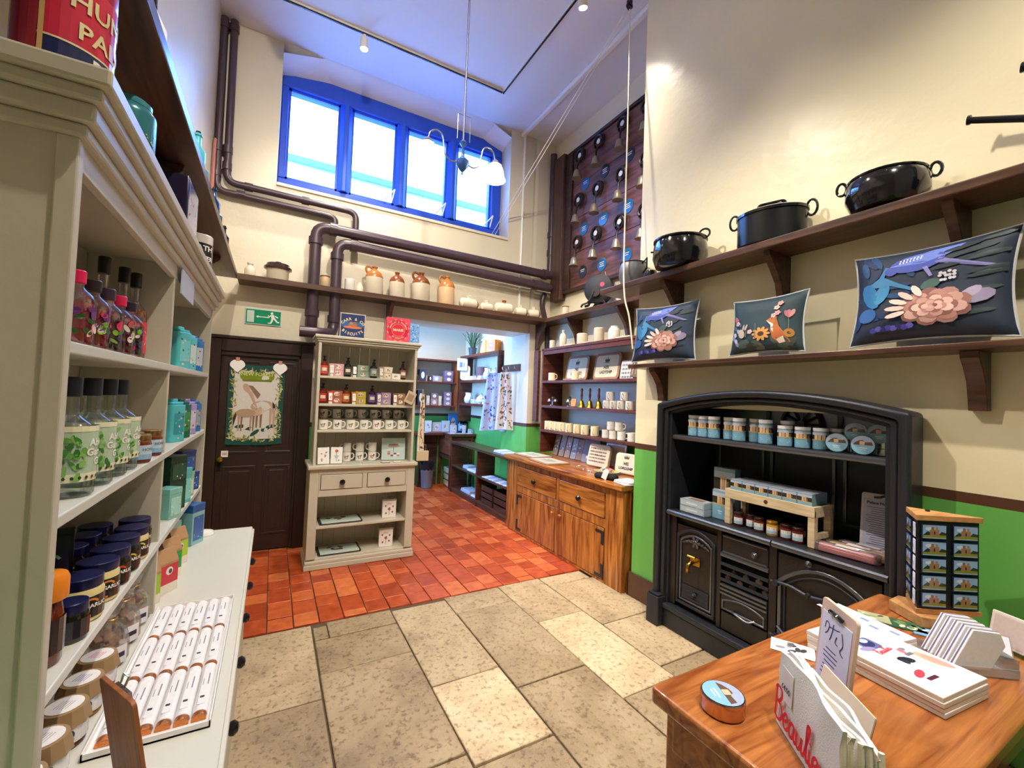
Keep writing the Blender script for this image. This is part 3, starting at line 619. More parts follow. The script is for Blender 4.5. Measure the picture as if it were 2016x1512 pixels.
# cloth-topped preserve jars
for i, y in enumerate([1.595, 1.488, 1.381, 1.274, 1.167]):
    t = jar('preserve_jar', 'preserve jar under a brown cloth cap with white disc, %s from the far end' % ORD[i], (-.385, y, .76), R(48), .041, .085, mat('preserve_%d' % i, ['#7A2230', '#A06A28', '#5A2420', '#B98A5A', '#6E4A38'][i], .12, coat=.4), mat('cloth_cap_%d' % i, '#9A7A58', .9), [(q, '#F1EFF0') for q in strip(.08, .04, 8, .01, .014)]+[(ell(-.012, .034, .009, .011), ['#D8304A', '#44546A', '#3A4A60', '#5A6478', '#4A5A6E'][i])], .02, group='cloth-topped preserves on the counter', lid='cloth_cap')
    sk = MB(); n = 24
    vs = [(.0455*(1+.10*(k % 2))*math.cos(2*PI*k/n), .0455*(1+.10*(k % 2))*math.sin(2*PI*k/n), .052) for k in range(n)]+[(.041*math.cos(2*PI*k/n), .041*math.sin(2*PI*k/n), .087) for k in range(n)]
    sk.add(vs, [(k, (k+1) % n, n+(k+1) % n, n+k) for k in range(n)]+[tuple(range(n, 2*n))]); sk.build('cloth_skirt', mat('cloth_skirt_%d' % i, '#A3845F', .9), t)
    art([(ell(0, 0, .034, .034, 20), '#F6F2F2')]+[(rrect(.03, .0022, .0008, 1, 0, .012-.006*k), ['#E890A8', '#A9A4D0', '#C9C0C8', '#BDBDC6', '#A8A8D8'][i]) for k in range(5)], 'lid_label', t, Matrix.Translation((0, 0, .0876)) @ Matrix.Rotation(R(20), 4, 'Z'))
# fudge bags in cellophane
for i, y in enumerate([1.70, 1.83, 1.95]):
    t = th('fudge_bag', 'cellophane bag of fudge with a white label, %s beyond the preserve jars' % ORD[i], 'bag', (-.385, y, .76), R(48), 'fudge bags on the counter')
    q = MB()
    for k in range(14):
        q.T = Matrix.Translation((rnd.uniform(-.03, .03), rnd.uniform(-.022, .022), .0215+.02*(k//4)+rnd.uniform(0, .008))) @ Matrix.Rotation(rnd.random()*3, 4, (rnd.random()-.5, rnd.random()-.5, rnd.random()))
        q.box(-.011, -.011, -.011, .011, .011, .011, 0, rnd.choice(['#C9A07A', '#B98A66', '#E0C8B4', '#A8785A']))
    q.build('fudge_pieces', PRINT, t, smooth=0, bevel=.002)['kind'] = 'stuff'
    MB().lathe([(.042, .001), (.05, .012), (.05, .06), (.043, .095), (.02, .125), (.014, .14), (.03, .175)], seg=12, sy=.7).build('cellophane', CELLO, t, smooth=20)
    MB().tube([(.016*math.cos(g*.6), .012*math.sin(g*.6), .137) for g in range(11)], .0022, 6).build('gold_tie', mat('gold_ribbon', '#C9A05A', .3, metal=.7), t)
    MB().box(-.022, -.037, .012, .022, -.0355, .062, 0, '#F4F2F6').box(-.016, -.0374, .03, .016, -.0369, .044, 0, '#3A3448').build('bag_label', PRINT, t, smooth=0)
# chocolate bars on their tray
t = th('bar_tray', 'shallow white card tray under rows of chocolate bars', 'tray', (-.212, 1.665, .76), 0)
MB().box(-.118, -.37, 0, .118, .37, .004).box(-.118, -.37, 0, -.115, .37, .016).box(.115, -.37, 0, .118, .37, .016).box(-.118, -.37, 0, .118, -.367, .016).box(-.118, .367, 0, .118, .37, .016).build('card_tray', WAX, t, smooth=0)
bar0 = th('chocolate_bar', '', 'chocolate', (0, 0, 0), 0, 'chocolate bars on the tray')
prof = [(.0165*math.cos(a), .004+.014*math.sin(a)) for a in [PI*k/8 for k in range(9)]]+[(-.0165, .0), (.0165, 0)]
q = MB(); q.prism([(x*.93, z*.93) for x, z in prof], -.112, .112, 'xz'); q.build('foil_wrap', COPPER, bar0)
q = MB(); q.prism(prof, -.096, .108, 'xz'); q.build('paper_sleeve', mat('white_sleeve', '#F3F1F4', .4, var=.03), bar0)
art([(rrect(.0175, .16, .001, 1, 0, .006), '#F3F1F4'), (rrect(.010, .009, .002, 2, -.001, -.045), '#33313C'), (rrect(.003, .05, .001, 1, .006, .03), '#8A8892'), (rrect(.0018, .03, .0008, 1, -.005, .02), '#9A98A2')], 'sleeve_print', bar0, Matrix.Translation((0, 0, .0178)))
RN = ['front row', 'middle row', 'back row']
for r_ in range(3):
    for c_ in range(6):
        x = -.300+.0358*c_; y = 1.435+.2295*r_; z = .7672
        lb = 'white-sleeved chocolate bar in copper foil, %s from the left in the %s' % (ORD[c_], RN[r_])
        if r_ == 0 and c_ == 0: o = bar0; o.location = (x, y, z); o['label'] = lb
        else: o = dup(bar0, (x, y, z), None, lb)
        o.rotation_euler = (R(1.2), 0, 0)
# clipboard leaning at the near end of the counter
t = th('counter_clipboard', 'brown wooden clipboard with a metal clip propped at the near counter end', 'clipboard', (-.205, 1.135, .765), 0)
t.rotation_euler = (R(-9), 0, R(122))
MB().prism(rrect(.15, .24, .012, 3, 0, .12), -.004, .004, 'xz').build('board', CLIPW, t, bevel=.001)
MB().box(-.03, -.012, .205, .03, -.004, .235).tube([(0, -.012, .235), (0, -.02, .25), (.012, -.016, .255), (.012, -.01, .24)], .0025, 6).build('clip', SILV, t, bevel=.002)
MB().box(-.065, -.0055, .01, .065, -.0042, .205, 0, '#F6F4F0').build('paper', PRINT, t, smooth=0)
# on top of the rack
def cyltin(name, label, loc, rot, r, h, c, arts, texts=(), dome=0, lidc=None):
    t = th(name, label, 'tin', loc, rot)
    MB().lathe([(r*.97, 0), (r, .004), (r, h*.84)] + ([(r*.97, h*.88), (r*.8, h*.93)] if dome else []), seg=28, c=c).build('tin_body', FOIL, t)
    MB().lathe([(r*.8, h*.93), (r*.82, h*.935), (r*.82, h*.98), (r*.74, h), (0, h)] if dome else [(r*1.01, h*.84), (r*1.02, h*.85), (r*1.02, h*.985), (r*.96, h), (0, h)], seg=28, c=lidc or c).build('tin_lid', FOIL, t)
    if arts: art(arts, 'tin_label', t, FR, PRINTG, wrap=r+.0006)
    for s, size, z, m, bd in texts: txt(s, size, Matrix.Translation((0, 0, z)) @ FR, m, t, wrap=r+.0014, bold=bd)
    return t
a = [(q, '#D8354E') for q in strip(.36, .14, 24, 0, .112)]+[(q, '#2B3360') for q in strip(.36, .06, 24, 0, .052)]+[(q, '#F0E3B8') for q in strip(.36, .004, 24, 0, .110)]
a += [(q, '#A82A3A') for q in strip(.03, .2, 2, -.165, .05)]+[(q, '#E2B878') for q in strip(.008, .2, 1, -.145, .05)]
cyltin('biscuit_tin', 'large red and navy lettered biscuit tin on the near corner of the rack', (-.425, 1.262, 2.17), R(100), .078, .30, '#C22F48', a, [('HUNTLEY', .05, .205, INKY, .001), ('PALMERS', .048, .145, INKY, .001), ('Reading', .045, .085, INKW, .001)])
cyltin('grey_tin', 'plain grey tin at the left frame edge behind the red biscuit tin', (-.545, 1.165, 2.17), 0, .05, .24, '#9AA0A4', [(q, '#7E868C') for q in strip(.3, .1, 16, 0, .06)])
a = [(ell(rnd.uniform(-.05, .05), rnd.uniform(.12, .2), .003, .003, 5), '#D9C27A') for k in range(26)]+[(q, '#1F5A60') for q in strip(.1, .1, 8, .01, .012)]
for k in range(12): a.append((ell(.01+.03*math.cos(k*.52), .055+.03*math.sin(k*.52), .004, .004, 6), '#CFE6E0'))
cyltin('tea_tin', 'round teal tin with a stepped lid on top of the rack', (-.43, 1.73, 2.17), R(40), .068, .30, '#2C7C88', a, [('TEA', .026, .10, INKW, .0006), ('ENGLISH', .02, .04, INKW, .0005)], dome=1, lidc='#3F93A0')
t = th('patterned_box', 'tall dark box with a swirling blue patterned front on top of the rack', 'box', (-.425, 2.36, 2.17), L90)
MB().box(-.13, -.075, 0, .13, .075, .31, 0, '#2A2440').build('carton', FOIL, t, bevel=.003)
a = [(rrect(.24, .29, .004, 1, 0, .155), '#2F49A8')]
for k in range(26): a.append((ell(rnd.uniform(-.11, .11), rnd.uniform(.02, .29), rnd.uniform(.008, .02), rnd.uniform(.003, .008), 8, rnd.random()*3), rnd.choice(['#6E9AE2', '#3B61C4', '#B9CBEF', '#E05A8A', '#20307A'])))
art(a, 'box_print', t, at(0, -.0756, 0), PRINTG)
a = [(q, '#23242C') for q in strip(.32, .12, 20, 0, .10)]+[(q, '#C22F38') for q in strip(.32, .09, 20, 0, .008)]
cyltin('oliver_tin', 'white, black and red lettered biscuit tin at the far end of the rack', (-.40, 2.96, 2.17), R(25), .062, .27, '#E9E4DA', a, [('BATH', .04, .19, INKW, .001), ('OLIVER', .034, .135, INKW, .0008), ('ZINE', .026, .05, INKW, .0006)], lidc='#F0ECE2')
t = tag(MB().box(-.14, -.004, 0, .14, 0, .095).build('shelf_card', mat('pale_blue_card', '#C9D2E6', .4)), 'pale blue card hanging from the rack top rail at the divider', 'card'); t.location = (-.327, 2.19, 1.95); t.rotation_euler = (0, 0, L90)

# ------------------------------------------------------------------ long wall shelves
def bracket(parent, x, h=.26, d=.2, T=None, m=None, w=.04, y=0):
    q = MB(); q.T = Matrix.Translation((x, y, 0))
    pts = [(0, 0), (-d, 0), (-d*.97, -.03), (-d*.72, -h*.28), (-d*.45, -h*.52), (-d*.34, -h*.8), (-d*.30, -h), (0, -h)]
    return q.prism(pts, -w/2, w/2, 'yz').build('bracket', m or SHELF, parent, smooth=30, bevel=.003)
ws = th('wall_shelf', 'high dark wooden shelf running along the left wall', 'shelf', (-.6, 1.7, 2.60), L90)
MB().box(-3.2, -.265, 0, 3.0, 0, .05).build('shelf_board', SHELF, ws, smooth=0, bevel=.006)
for x in (-.9, .75, 2.3): bracket(ws, x)
ws = th('wall_shelf', 'high dark wooden shelf crossing the back wall over the archway', 'shelf', (1.3, 4.95, 2.60))
q = MB()
for x0, x1, y0, y1 in ((-1.965, -1.052, -.27, 0), (-1.052, -.928, -.27, -.212), (-1.052, -.928, -.088, 0), (-.928, -.842, -.27, 0), (-.842, -.718, -.27, -.212), (-.842, -.718, -.088, 0), (-.718, 2.02, -.27, 0)): q.box(x0 if x0 > -1.9 else -1.635, y0, 0, x1, y1, .05)
q.build('shelf_board', SHELF, ws, smooth=0)
for x in (-.20, 1.80): bracket(ws, x, .34, .22)
ws = th('wall_shelf', 'high dark wooden shelf under the bell board in the alcove', 'shelf', (3.32, 3.8, 2.595), -L90)
MB().box(-.88, -.27, 0, 1.14, 0, .05).build('shelf_board', SHELF, ws, smooth=0, bevel=.006)
for x in (-.45, .42): bracket(ws, x, .36, .24)
ws = th('wall_shelf', 'high dark wooden shelf of black pots on the chimney breast', 'shelf', (2.68, 1.0, 2.51), -L90)
MB().box(-1.86, -.265, 0, 2.5, 0, .046).build('shelf_board', SHELF, ws, smooth=0, bevel=.006)
for x in (-1.22, -.455, .31): bracket(ws, x, .33, .22)
ws = th('cushion_shelf', 'lower dark wooden shelf carrying cushions above the range', 'shelf', (2.68, 1.0, 1.87), -L90)
MB().box(-1.56, -.205, 0, 2.5, 0, .03).build('shelf_board', SHELF, ws, smooth=0, bevel=.004)
for x in (-1.36, .36): bracket(ws, x, .25, .15, w=.06)
ws['label'] = 'lower dark wooden shelf carrying three cushions above the range'
# dark bottles and oddments along the left high shelf
t = th('floor_polish_bottle', 'white bottle with a dark cap on the left high shelf', 'bottle', (-.42, 1.80, 2.65), 0)
MB().lathe([(.05, 0), (.055, .01), (.055, .12), (.03, .17), (.022, .19)], seg=18).build('bottle_body', WAX, t); MB().lathe([(.026, .19), (.026, .25), (0, .252)], seg=14).build('cap', KNOB, t)
for i, (y, h, c, nm) in enumerate([(2.62, .2, '#58BFD2', 'aqua'), (2.75, .13, '#3FA9B8', 'short teal'), (3.3, .2, '#17304A', 'tall navy'), (3.45, .15, '#2A5A7A', 'blue'), (3.95, .17, '#1D1A26', 'black')]):
    t = th('old_bottle', '%s glass bottle on the left high shelf' % nm, 'bottle', (-.385, y, 2.65), 0, 'old bottles on the left shelf')
    MB().lathe([(.032, 0), (.035, .008), (.035, h*.55), (.014, h*.72), (.013, h*.95), (.017, h*.95), (.017, h), (0, h)], seg=16).build('bottle_body', mat('old_glass_%d' % i, c, .1, coat=.4), t)
    MB().lathe([(.012, h), (.011, h+.012), (0, h+.013)], seg=10).build('stopper', KNOB, t)

# ------------------------------------------------------------------ free-standing shelf dresser in front of the back wall
fd = th('shelf_dresser', 'pale grey free-standing shelf dresser with two drawers standing beside the brown door', 'dresser', (.80, 4.22, 0))
b = MB()
b.box(-.475, 0, .09, -.40, .40, .89).box(.40, 0, .09, .475, .40, .89).box(-.40, 0, .84, .40, .40, .89).box(-.40, 0, .64, .40, .40, .70).box(-.40, 0, .70, -.385, .40, .84).box(.385, 0, .70, .40, .40, .84).box(-.02, 0, .70, .02, .40, .84).box(-.475, .02, .075, .475, .40, .09)
b.build('base_frame', PAINT, fd, smooth=0, bevel=.004)
MB().box(-.49, -.02, 0, .49, .42, .045).box(-.483, -.012, .045, .483, .41, .075).build('plinth', PAINT, fd, smooth=0, bevel=.006)
MB().box(-.495, -.03, .89, .495, .42, .925).build('counter', PAINT, fd, smooth=0, bevel=.008)
for x0, x1 in ((-.385, -.02), (.02, .385)):
    d = MB().box(x0+.004, -.006, .705, x1-.004, .3, .836).build('drawer', PAINT, fd, smooth=0, bevel=.004)
    k = MB().lathe([(.009, 0), (.010, .012), (.022, .02), (.025, .03), (.018, .042), (0, .046)], ((x0+x1)/2, 0, .77), 16, axis='y'); k.v = [(p, -.005-q, r) for p, q, r in k.v]; k.f = [q[::-1] for q in k.f]
    k.build('drawer_knob', KNOB, d)
MB().box(-.40, .012, .35, .40, .40, .37).build('shelf', PAINT, fd, smooth=0, bevel=.003)
for i in range(8): MB().box(-.40+i*.1, .385, .09, -.40+i*.1+.096, .395, .64).build('back_board', PAINT, fd, smooth=0)
for x0, x1 in ((-.455, -.43), (.43, .455)): MB().box(x0, .02, .925, x1, .33, 2.04).build('side_panel', PAINT, fd, smooth=0, bevel=.003)
for z in (1.24, 1.48, 1.735): MB().box(-.43, .025, z-.022, .43, .32, z).build('shelf', PAINT, fd, smooth=0, bevel=.003)
for i in range(9): MB().box(-.43+i*.0956, .315, .93, -.43+i*.0956+.0925, .327, 2.04).build('back_board', PAINT, fd, smooth=0)
b = MB()
for z0, z1, e in ((2.04, 2.06, .008), (2.06, 2.08, .02), (2.08, 2.105, .034)): b.box(-.455-e, .02-e, z0, .455+e, .34, z1)
b.build('cornice', PAINT, fd, smooth=0, bevel=.005)
MB().box(-.42, .19, 1.242, .42, .31, 1.335).build('riser_step', PAINT, fd, smooth=0)

def face_art(w, h, cols, n=8, base=None, rim=None):
    a = [(rrect(w, h, min(w, h)*.08, 2, 0, h/2), base)] if base else []
    if rim: a.append((rrect(w*.8, h*.8, .004, 1, 0, h/2), rim))
    for _ in range(n): a.append((ell(rnd.uniform(-w*.28, w*.28), h*rnd.uniform(.22, .8), w*rnd.uniform(.06, .16), h*rnd.uniform(.04, .1), 8, rnd.random()*3), rnd.choice(cols)))
    return a
def pump(label, loc, c, lab, glassc='#2A1A14', group='soap bottles on the shelf dresser'):
    t = th('soap_bottle', label, 'bottle', loc, 0, group); m = mat('bottle_'+glassc[1:], glassc, .12, coat=.4, var=.05)
    MB().lathe([(.030, 0), (.034, .005), (.034, .105), (.026, .122), (.014, .13), (.014, .14)], seg=18).build('bottle_body', m, t)
    art([(q, c) for q in strip(.085, .075, 10, 0, .02)]+[(q, lab) for q in strip(.045, .03, 6, 0, .045)]+[(ell(0, .035, .012, .008), '#7A4A3A')], 'bottle_label', t, FR, PRINTG, wrap=.0346)
    MB().lathe([(.016, .138), (.016, .155), (.006, .157), (.006, .175)], seg=12).box(-.012, -.035, .172, .012, .012, .184).build('pump_head', KNOB, t, bevel=.002); return t
def tube(label, loc, c, cap='#F2EDE6', group='cream tubes on the shelf dresser'):
    t = th('cream_tube', label, 'tube', loc, 0, group)
    q = MB(); n = 12; vs = [(.018*math.cos(2*PI*k/n), .014*math.sin(2*PI*k/n), .02) for k in range(n)]+[(.026*math.cos(2*PI*k/n), .003*math.sin(2*PI*k/n), .115) for k in range(n)]
    q.add(vs, [(k, (k+1) % n, n+(k+1) % n, n+k) for k in range(n)]+[tuple(range(n))[::-1], tuple(range(n, 2*n))], 0, c); q.build('tube_body', FOIL, t)
    MB().lathe([(.017, 0), (.017, .02), (0, .02)], seg=14, c=cap).build('tube_cap', FOIL, t)
    T = Matrix.Translation((0, -.0165, .03)) @ FR; art(face_art(.03, .07, ['#D88A8A', '#8A6A5A', '#C9A08A'], 4, '#F6F0EA'), 'tube_label', t, Matrix.Translation((0, -.0145, .03)) @ Matrix.Rotation(R(-8), 4, 'X') @ FR); return t
def soapbox(label, loc, c, w=.1, d=.06, h=.06, name='soap_box', cols=None, cat='box', group='soap boxes on the shelf dresser', rot=0):
    t = th(name, label, cat, loc, rot, group)
    MB().box(-w/2, -d/2, 0, w/2, d/2, h, 0, c).build('carton', FOIL, t, bevel=.0015)
    art([(rrect(w*.96, h*.94, .001, 1, 0, h/2), c), (ell(0, h*.5, w*.26, h*.3, 14), '#EFE3D6')]+[(ell(rnd.uniform(-w*.2, w*.2), h*rnd.uniform(.35, .65), w*.07, h*.1, 7, rnd.random()*3), k) for k in (cols or ['#8A6A52', '#C98A7A', '#6A8A6A', '#A9705A']) if h > .03], 'box_print', t, at(0, -d/2-.0006, 0), PRINTG)
    return t
ZT = 1.7355; ZM = 1.4805; PX = .80
T1 = [('b', .408, '#D8604A', 'coral-labelled', '#7A2418'), ('t', .47, '#E8B4A8', 'pale pink'), ('x', .53, '#E2AEB2', 'pink'), ('b', .615, '#3A4C44', 'dark green-labelled', '#12181C'), ('t', .672, '#3A3A34', 'dark'), ('x', .755, '#9FB8A0', 'sage green'),
      ('b', .855, '#9AB2A2', 'pale sage-labelled', '#12181C'), ('t', .92, '#B9A49A', 'grey pink'), ('x', .99, '#E6D8B8', 'cream'), ('b', 1.14, '#9A6A5A', 'brown-labelled', '#2A1A1A')]
T2 = [('b', .408, '#C8402A', 'red-labelled', '#6A1A10'), ('t', .47, '#D84A3A', 'bright red'), ('x', .53, '#B9685A', 'russet'), ('b', .612, '#C8702A', 'orange-labelled', '#6A2A10'), ('t', .678, '#E08A3A', 'orange'), ('x', .745, '#E2C44A', 'yellow'),
      ('b', .85, '#7A5AA0', 'purple-labelled', '#2A1A3A'), ('t', .91, '#9A6AB0', 'lilac'), ('x', .985, '#C8A2CE', 'mauve'), ('t', 1.065, '#9A6A4A', 'brown'), ('x', 1.13, '#A87A5E', 'tan')]
for row, z, T in (('top', ZT, T1), ('second', ZM, T2)):
    for q in T:
        if q[0] == 'b': pump('%s pump soap bottle on the %s shelf of the grey shelf dresser' % (q[3], row), (q[1], 4.345, z), q[2], '#EAD9C8', q[4])
        if q[0] == 't': tube('%s hand cream tube on the %s shelf of the grey shelf dresser' % (q[3], row), (q[1], 4.295, z), q[2])
        if q[0] == 'x':
            for k in (0, 1): soapbox('%s soap box, %s of a stacked pair on the %s dresser shelf' % (q[3], ['lower', 'upper'][k], row), (q[1], 4.375, z+.061*k), q[2])
soapbox('small white soap box standing before the cream boxes on the top dresser shelf', (1.06, 4.29, ZT), '#EFEAE0', .085, .04, .055)
# mugs
MUG = {}
def mug(label, loc, rot=0, m=None, r=.04, h=.088, arts=None, group=None, name='mug', flat=0):
    t = th(name, label, 'mug', loc, rot, group); m = m or CER
    MB().lathe([(r*.9, 0), (r, .005), (r, h), (r*.93, h), (r*.9, .008), (0, .008)], seg=22).build('mug_body', m, t)
    MB().tube([(r*.96+x, 0, z*h) for x, z in ((0, .82), (.016, .84), (.027, .70), (.029, .5), (.022, .3), (0, .2))], .0055, 6).build('handle', m, t)
    if arts: art(arts, 'mug_print', t, FR, PRINTG, wrap=r+.0004)
    return t
def critter(k):
    c = ['#8A7A70', '#6A5248', '#A8785A', '#5A6A72', '#B05A4A', '#7A8A6A', '#9A8A6A'][k % 7]; a = [(ell(0, .042, .017, .011, 12, .2), c), (ell(.014, .054, .008, .007, 10), c), (ell(-.018, .05, .008, .003, 8, .8), c)]
    for x in (-.009, -.003, .005, .01): a.append((rrect(.003, .014, .001, 1, x, .028), c))
    if k % 3 == 0: a += [(ell(0, .05, .012, .006), '#C8A890')]
    if k % 3 == 1: a += [(ell(.012, .06, .003, .006, 6), '#4A4038'), (ell(.018, .06, .003, .006, 6), '#4A4038')]
    return a
for i in range(7):
    x = .80-.365+.117*i
    mug('white mug with a grey animal print on the riser step, %s from the left' % ORD[i], (x, 4.47-.225*0, 1.3355), R(20) if i % 2 else R(-20), None, arts=critter(i+4), group='animal mugs on the third dresser shelf')
for i in range(7):
    x = .80-.375+.12*i
    mug('white china mug in the front row of the third dresser shelf, %s from the left' % ORD[i], (x, 4.32, 1.2405), R(-12), arts=critter(i), group='animal mugs on the third dresser shelf')
for r_ in range(2):
    for i in range(3):
        mug('white animal mug on the dresser counter, %s of the %s stacked row' % (ORD[i], ['lower', 'upper'][r_]), (.655+.12*i, 4.42, .9255+.0895*r_), R(190 if r_ else -10), arts=critter(i+2), group='stacked mugs on the dresser counter')
for i, (x, c) in enumerate([(.435, '#B98A5A'), (.545, '#D8605A')]):
    t = th('card_pack', ['white boxed card pack with tiny animals, leftmost on the dresser counter', 'white boxed card pack with a red flower in a glass on the counter'][i], 'box', (x, 4.265, .9285), R(6)); t.rotation_euler = (R(-10), 0, R(8-14*i))
    MB().box(-.05, -.012, 0, .05, .012, .15, 0, '#F2EFEB').build('carton', PRINT, t, bevel=.002)
    a = face_art(.085, .13, ['#A9907A', '#C8A28A', '#7A8A9A'], 6) if not i else [(ell(0, .115, .014, .014), c), (rrect(.004, .03, .001, 1, 0, .085), '#4A6A4A'), ([(-.02, .075), (-.008, .045), (.008, .045), (.02, .075)], '#B9C2CC'), (rrect(.004, .025, .001, 1, 0, .03), '#8A929C'), (ell(.02, .03, .008, .006), '#9A8A7A')]
    art(a, 'card_print', t, at(0, -.0127, 0))
t = th('cake_book', 'square pale mint picture book showing a cake stand, propped on the counter', 'book', (1.09, 4.36, .928)); t.rotation_euler = (R(-8), 0, R(-6))
MB().box(-.115, -.008, 0, .115, .008, .22, 0, '#C9DAD4').build('book_block', PRINT, t, bevel=.002)
a = [(rrect(.22, .21, .002, 1, 0, .11), '#C5DAD6'), (ell(0, .14, .06, .014), '#B99A92'), (ell(0, .152, .05, .01), '#8A6A66'), (rrect(.006, .05, .001, 1, .0, .105), '#8A7A86')]
for k in range(9): a.append((ell(-.045+.03*(k % 4), .045+.018*(k//4), .016, .009), ['#E8C9C2', '#7A5A72', '#F2EAE6', '#C98A92', '#A97A66'][k % 5]))
art(a, 'book_cover', t, at(0, -.0087, 0))
for i, (x, y, c, w) in enumerate([(.70, 4.255, '#BFD2C4', .12), (.83, 4.25, '#C9D8CC', .11), (.985, 4.235, '#8A6A5A', .08), (1.10, 4.235, '#C9B8A8', .075)]):
    t = tag(MB().box(-w/2, -.03, 0, w/2, .03, .007, 0, c).box(-w/2+.004, -.026, .007, w/2-.004, .026, .0075, 0, '#EDE6DC' if i > 1 else '#9AB5A5').build('coaster', PRINT, smooth=0), ['pale green boxed notelets lying flat before the stacked mugs', 'second pale green boxed notelets lying flat on the counter', 'brown-edged coaster lying flat before the cake book', 'pale coaster lying at the right end of the counter'][i], 'stationery'); t.location = (x, y, .9255)
# base shelves of the dresser: trays and boxed candles
for i, z in enumerate((.3705, .0905)):
    t = th('serving_tray', 'dark-rimmed mint serving tray lying on the %s base shelf of the shelf dresser' % ['upper', 'bottom'][i], 'tray', (.62, 4.40, z))
    MB().prism(rrect(.38, .26, .02, 3), .001, .012, 'xy', 0, '#2E2A2E').build('tray_rim', PRINTG, t, bevel=.002)
    T = Matrix.Translation((0, 0, .0125)); a = [(rrect(.34, .225, .015, 3), '#B9CFC4')]+[(ell(rnd.uniform(-.1, .05), rnd.uniform(-.06, .06), .03, .018, 9, rnd.random()*3), rnd.choice(['#5A4A48', '#8A5A52', '#3A3A3C'])) for _ in range(6)]
    art(a, 'tray_print', t, T); 
    MB().box(-.17, -.128, .013, .17, -.06, .02, 0, '#C5D6CC').build('tray_card', PRINT, t, smooth=0)
    t = th('gift_carton', 'white flower-printed gift box with a %s on the %s base shelf' % (['grey lid and tag', 'mint lid and wire loop'][i], ['upper', 'bottom'][i]), 'box', (1.07-.02*i, 4.36, z), R(-8))
    MB().box(-.065, -.05, 0, .065, .05, .165, 0, '#F1ECE6').build('carton', PRINT, t, bevel=.002)
    MB().box(-.067, -.052, .165, .067, .052, .182, 0, '#A9B5AA').build('lid', PRINT, t, bevel=.002)
    if i: MB().tube([(-.015, 0, .182), (-.01, 0, .205), (.01, 0, .205), (.015, 0, .182)], .002, 6).build('wire_loop', SILV, t)
    else: MB().box(.0, -.03, .182, .06, .03, .195, 0, '#9A9A94').build('gift_tag', PRINT, t, smooth=0)
    a = [(rrect(.04, .012, .002, 1, 0, .135), '#D9D6DC')]
    for k, (x, y_) in enumerate([(0, .08), (.0, .09), (-.005, .085), (.03, .055), (-.03, .045), (.035, .11), (-.035, .115)]): a.append((ell(x, y_, .012 if k < 3 else .009, .009, 9, k), ['#A8484A', '#8A3A3E', '#B8605A', '#A85A52', '#7A6A72', '#8A6A6A', '#7A7A7E'][k]))
    a.append((rrect(.003, .05, .001, 1, 0, .05), '#5A5A4A')); art(a, 'box_print', t, at(0, -.0507, 0))
# tins on top of the shelf dresser
t = th('biscuit_box_tin', 'square navy lettered biscuit tin on the left of the shelf dresser top', 'tin', (.645, 4.42, 2.1055), R(-4))
MB().box(-.115, -.09, 0, .115, .09, .215, 0, '#39406A').box(-.118, -.093, .215, .118, .093, .24, 0, '#7F7F92').build('tin_body', FOIL, t, bevel=.004)
a = [(rrect(.228, .235, .004, 1, 0, .12), '#C9B8A8'), (rrect(.212, .219, .004, 1, 0, .12), '#33406E'), (rrect(.2, .05, .004, 1, 0, .135), '#3E6A9A'), (ell(0, .105, .085, .012), '#E07A52'), (ell(0, .13, .04, .02), '#A8705A'), (ell(-.015, .145, .012, .012), '#B98A6A'), (ell(.02, .15, .014, .01), '#8A6A5A')]
art(a, 'tin_label', t, at(0, -.0935, 0), PRINTG)
txt('CARR & CO', .036, at(0, -.094, .06), INKY, t, arc=(.125, PI/2), bold=.0008); txt('BISCUITS', .036, at(0, -.094, .17), INKY, t, arc=(-.13, -PI/2), bold=.0008)
t = th('biscuit_box_tin', 'square crimson biscuit tin with circular lettering on the shelf dresser top', 'tin', (1.075, 4.40, 2.1055), R(-3))
MB().box(-.118, -.08, 0, .118, .08, .25, 0, '#C9304E').build('tin_body', FOIL, t, bevel=.004)
a = [(rrect(.23, .244, .003, 1, 0, .125), '#E0526A')]
for k in range(24):
    g = k*PI/12; a.append(([(.03*math.cos(g), .125+.03*math.sin(g)), (.113*math.cos(g-.06), .125+.113*math.sin(g-.06)), (.113*math.cos(g+.06), .125+.113*math.sin(g+.06))], '#F0A06A' if k % 2 else '#D83A5A'))
a += [(ell(0, .125, .10, .10, 28), '#C82848'), (ell(0, .125, .066, .066, 24), '#E8806A'), (ell(0, .125, .060, .060, 24), '#D83050')]
art(a, 'tin_label', t, at(0, -.0805, 0), PRINTG)
txt('MARIE', .036, at(0, -.081, .125), INKY, t, bold=.0008); txt('HUNTLEY & PALMERS', .019, at(0, -.081, .125), INKY, t, arc=(.082, PI/2), bold=.0004); txt('BISCUITS', .022, at(0, -.081, .125), INKY, t, arc=(-.083, -PI/2), bold=.0004)
t = th('biscuit_box_tin', 'pale blue mosaic-patterned tin half behind the crimson tin', 'tin', (1.262, 4.49, 2.1055), 0)
MB().box(-.06, -.06, 0, .06, .06, .225, 0, '#8FB8E8').build('tin_body', FOIL, t, bevel=.003)
art([(rrect(.116, .22, .002, 1, 0, .112), '#7FB4EC')]+[(ell(rnd.uniform(-.05, .05), rnd.uniform(.01, .21), .006, .005, 6, rnd.random()*3), rnd.choice(['#E6F2FF', '#3A6AC8', '#B8D6F4', '#4F86D8'])) for _ in range(60)], 'tin_label', t, at(0, -.0606, 0), PRINTG)
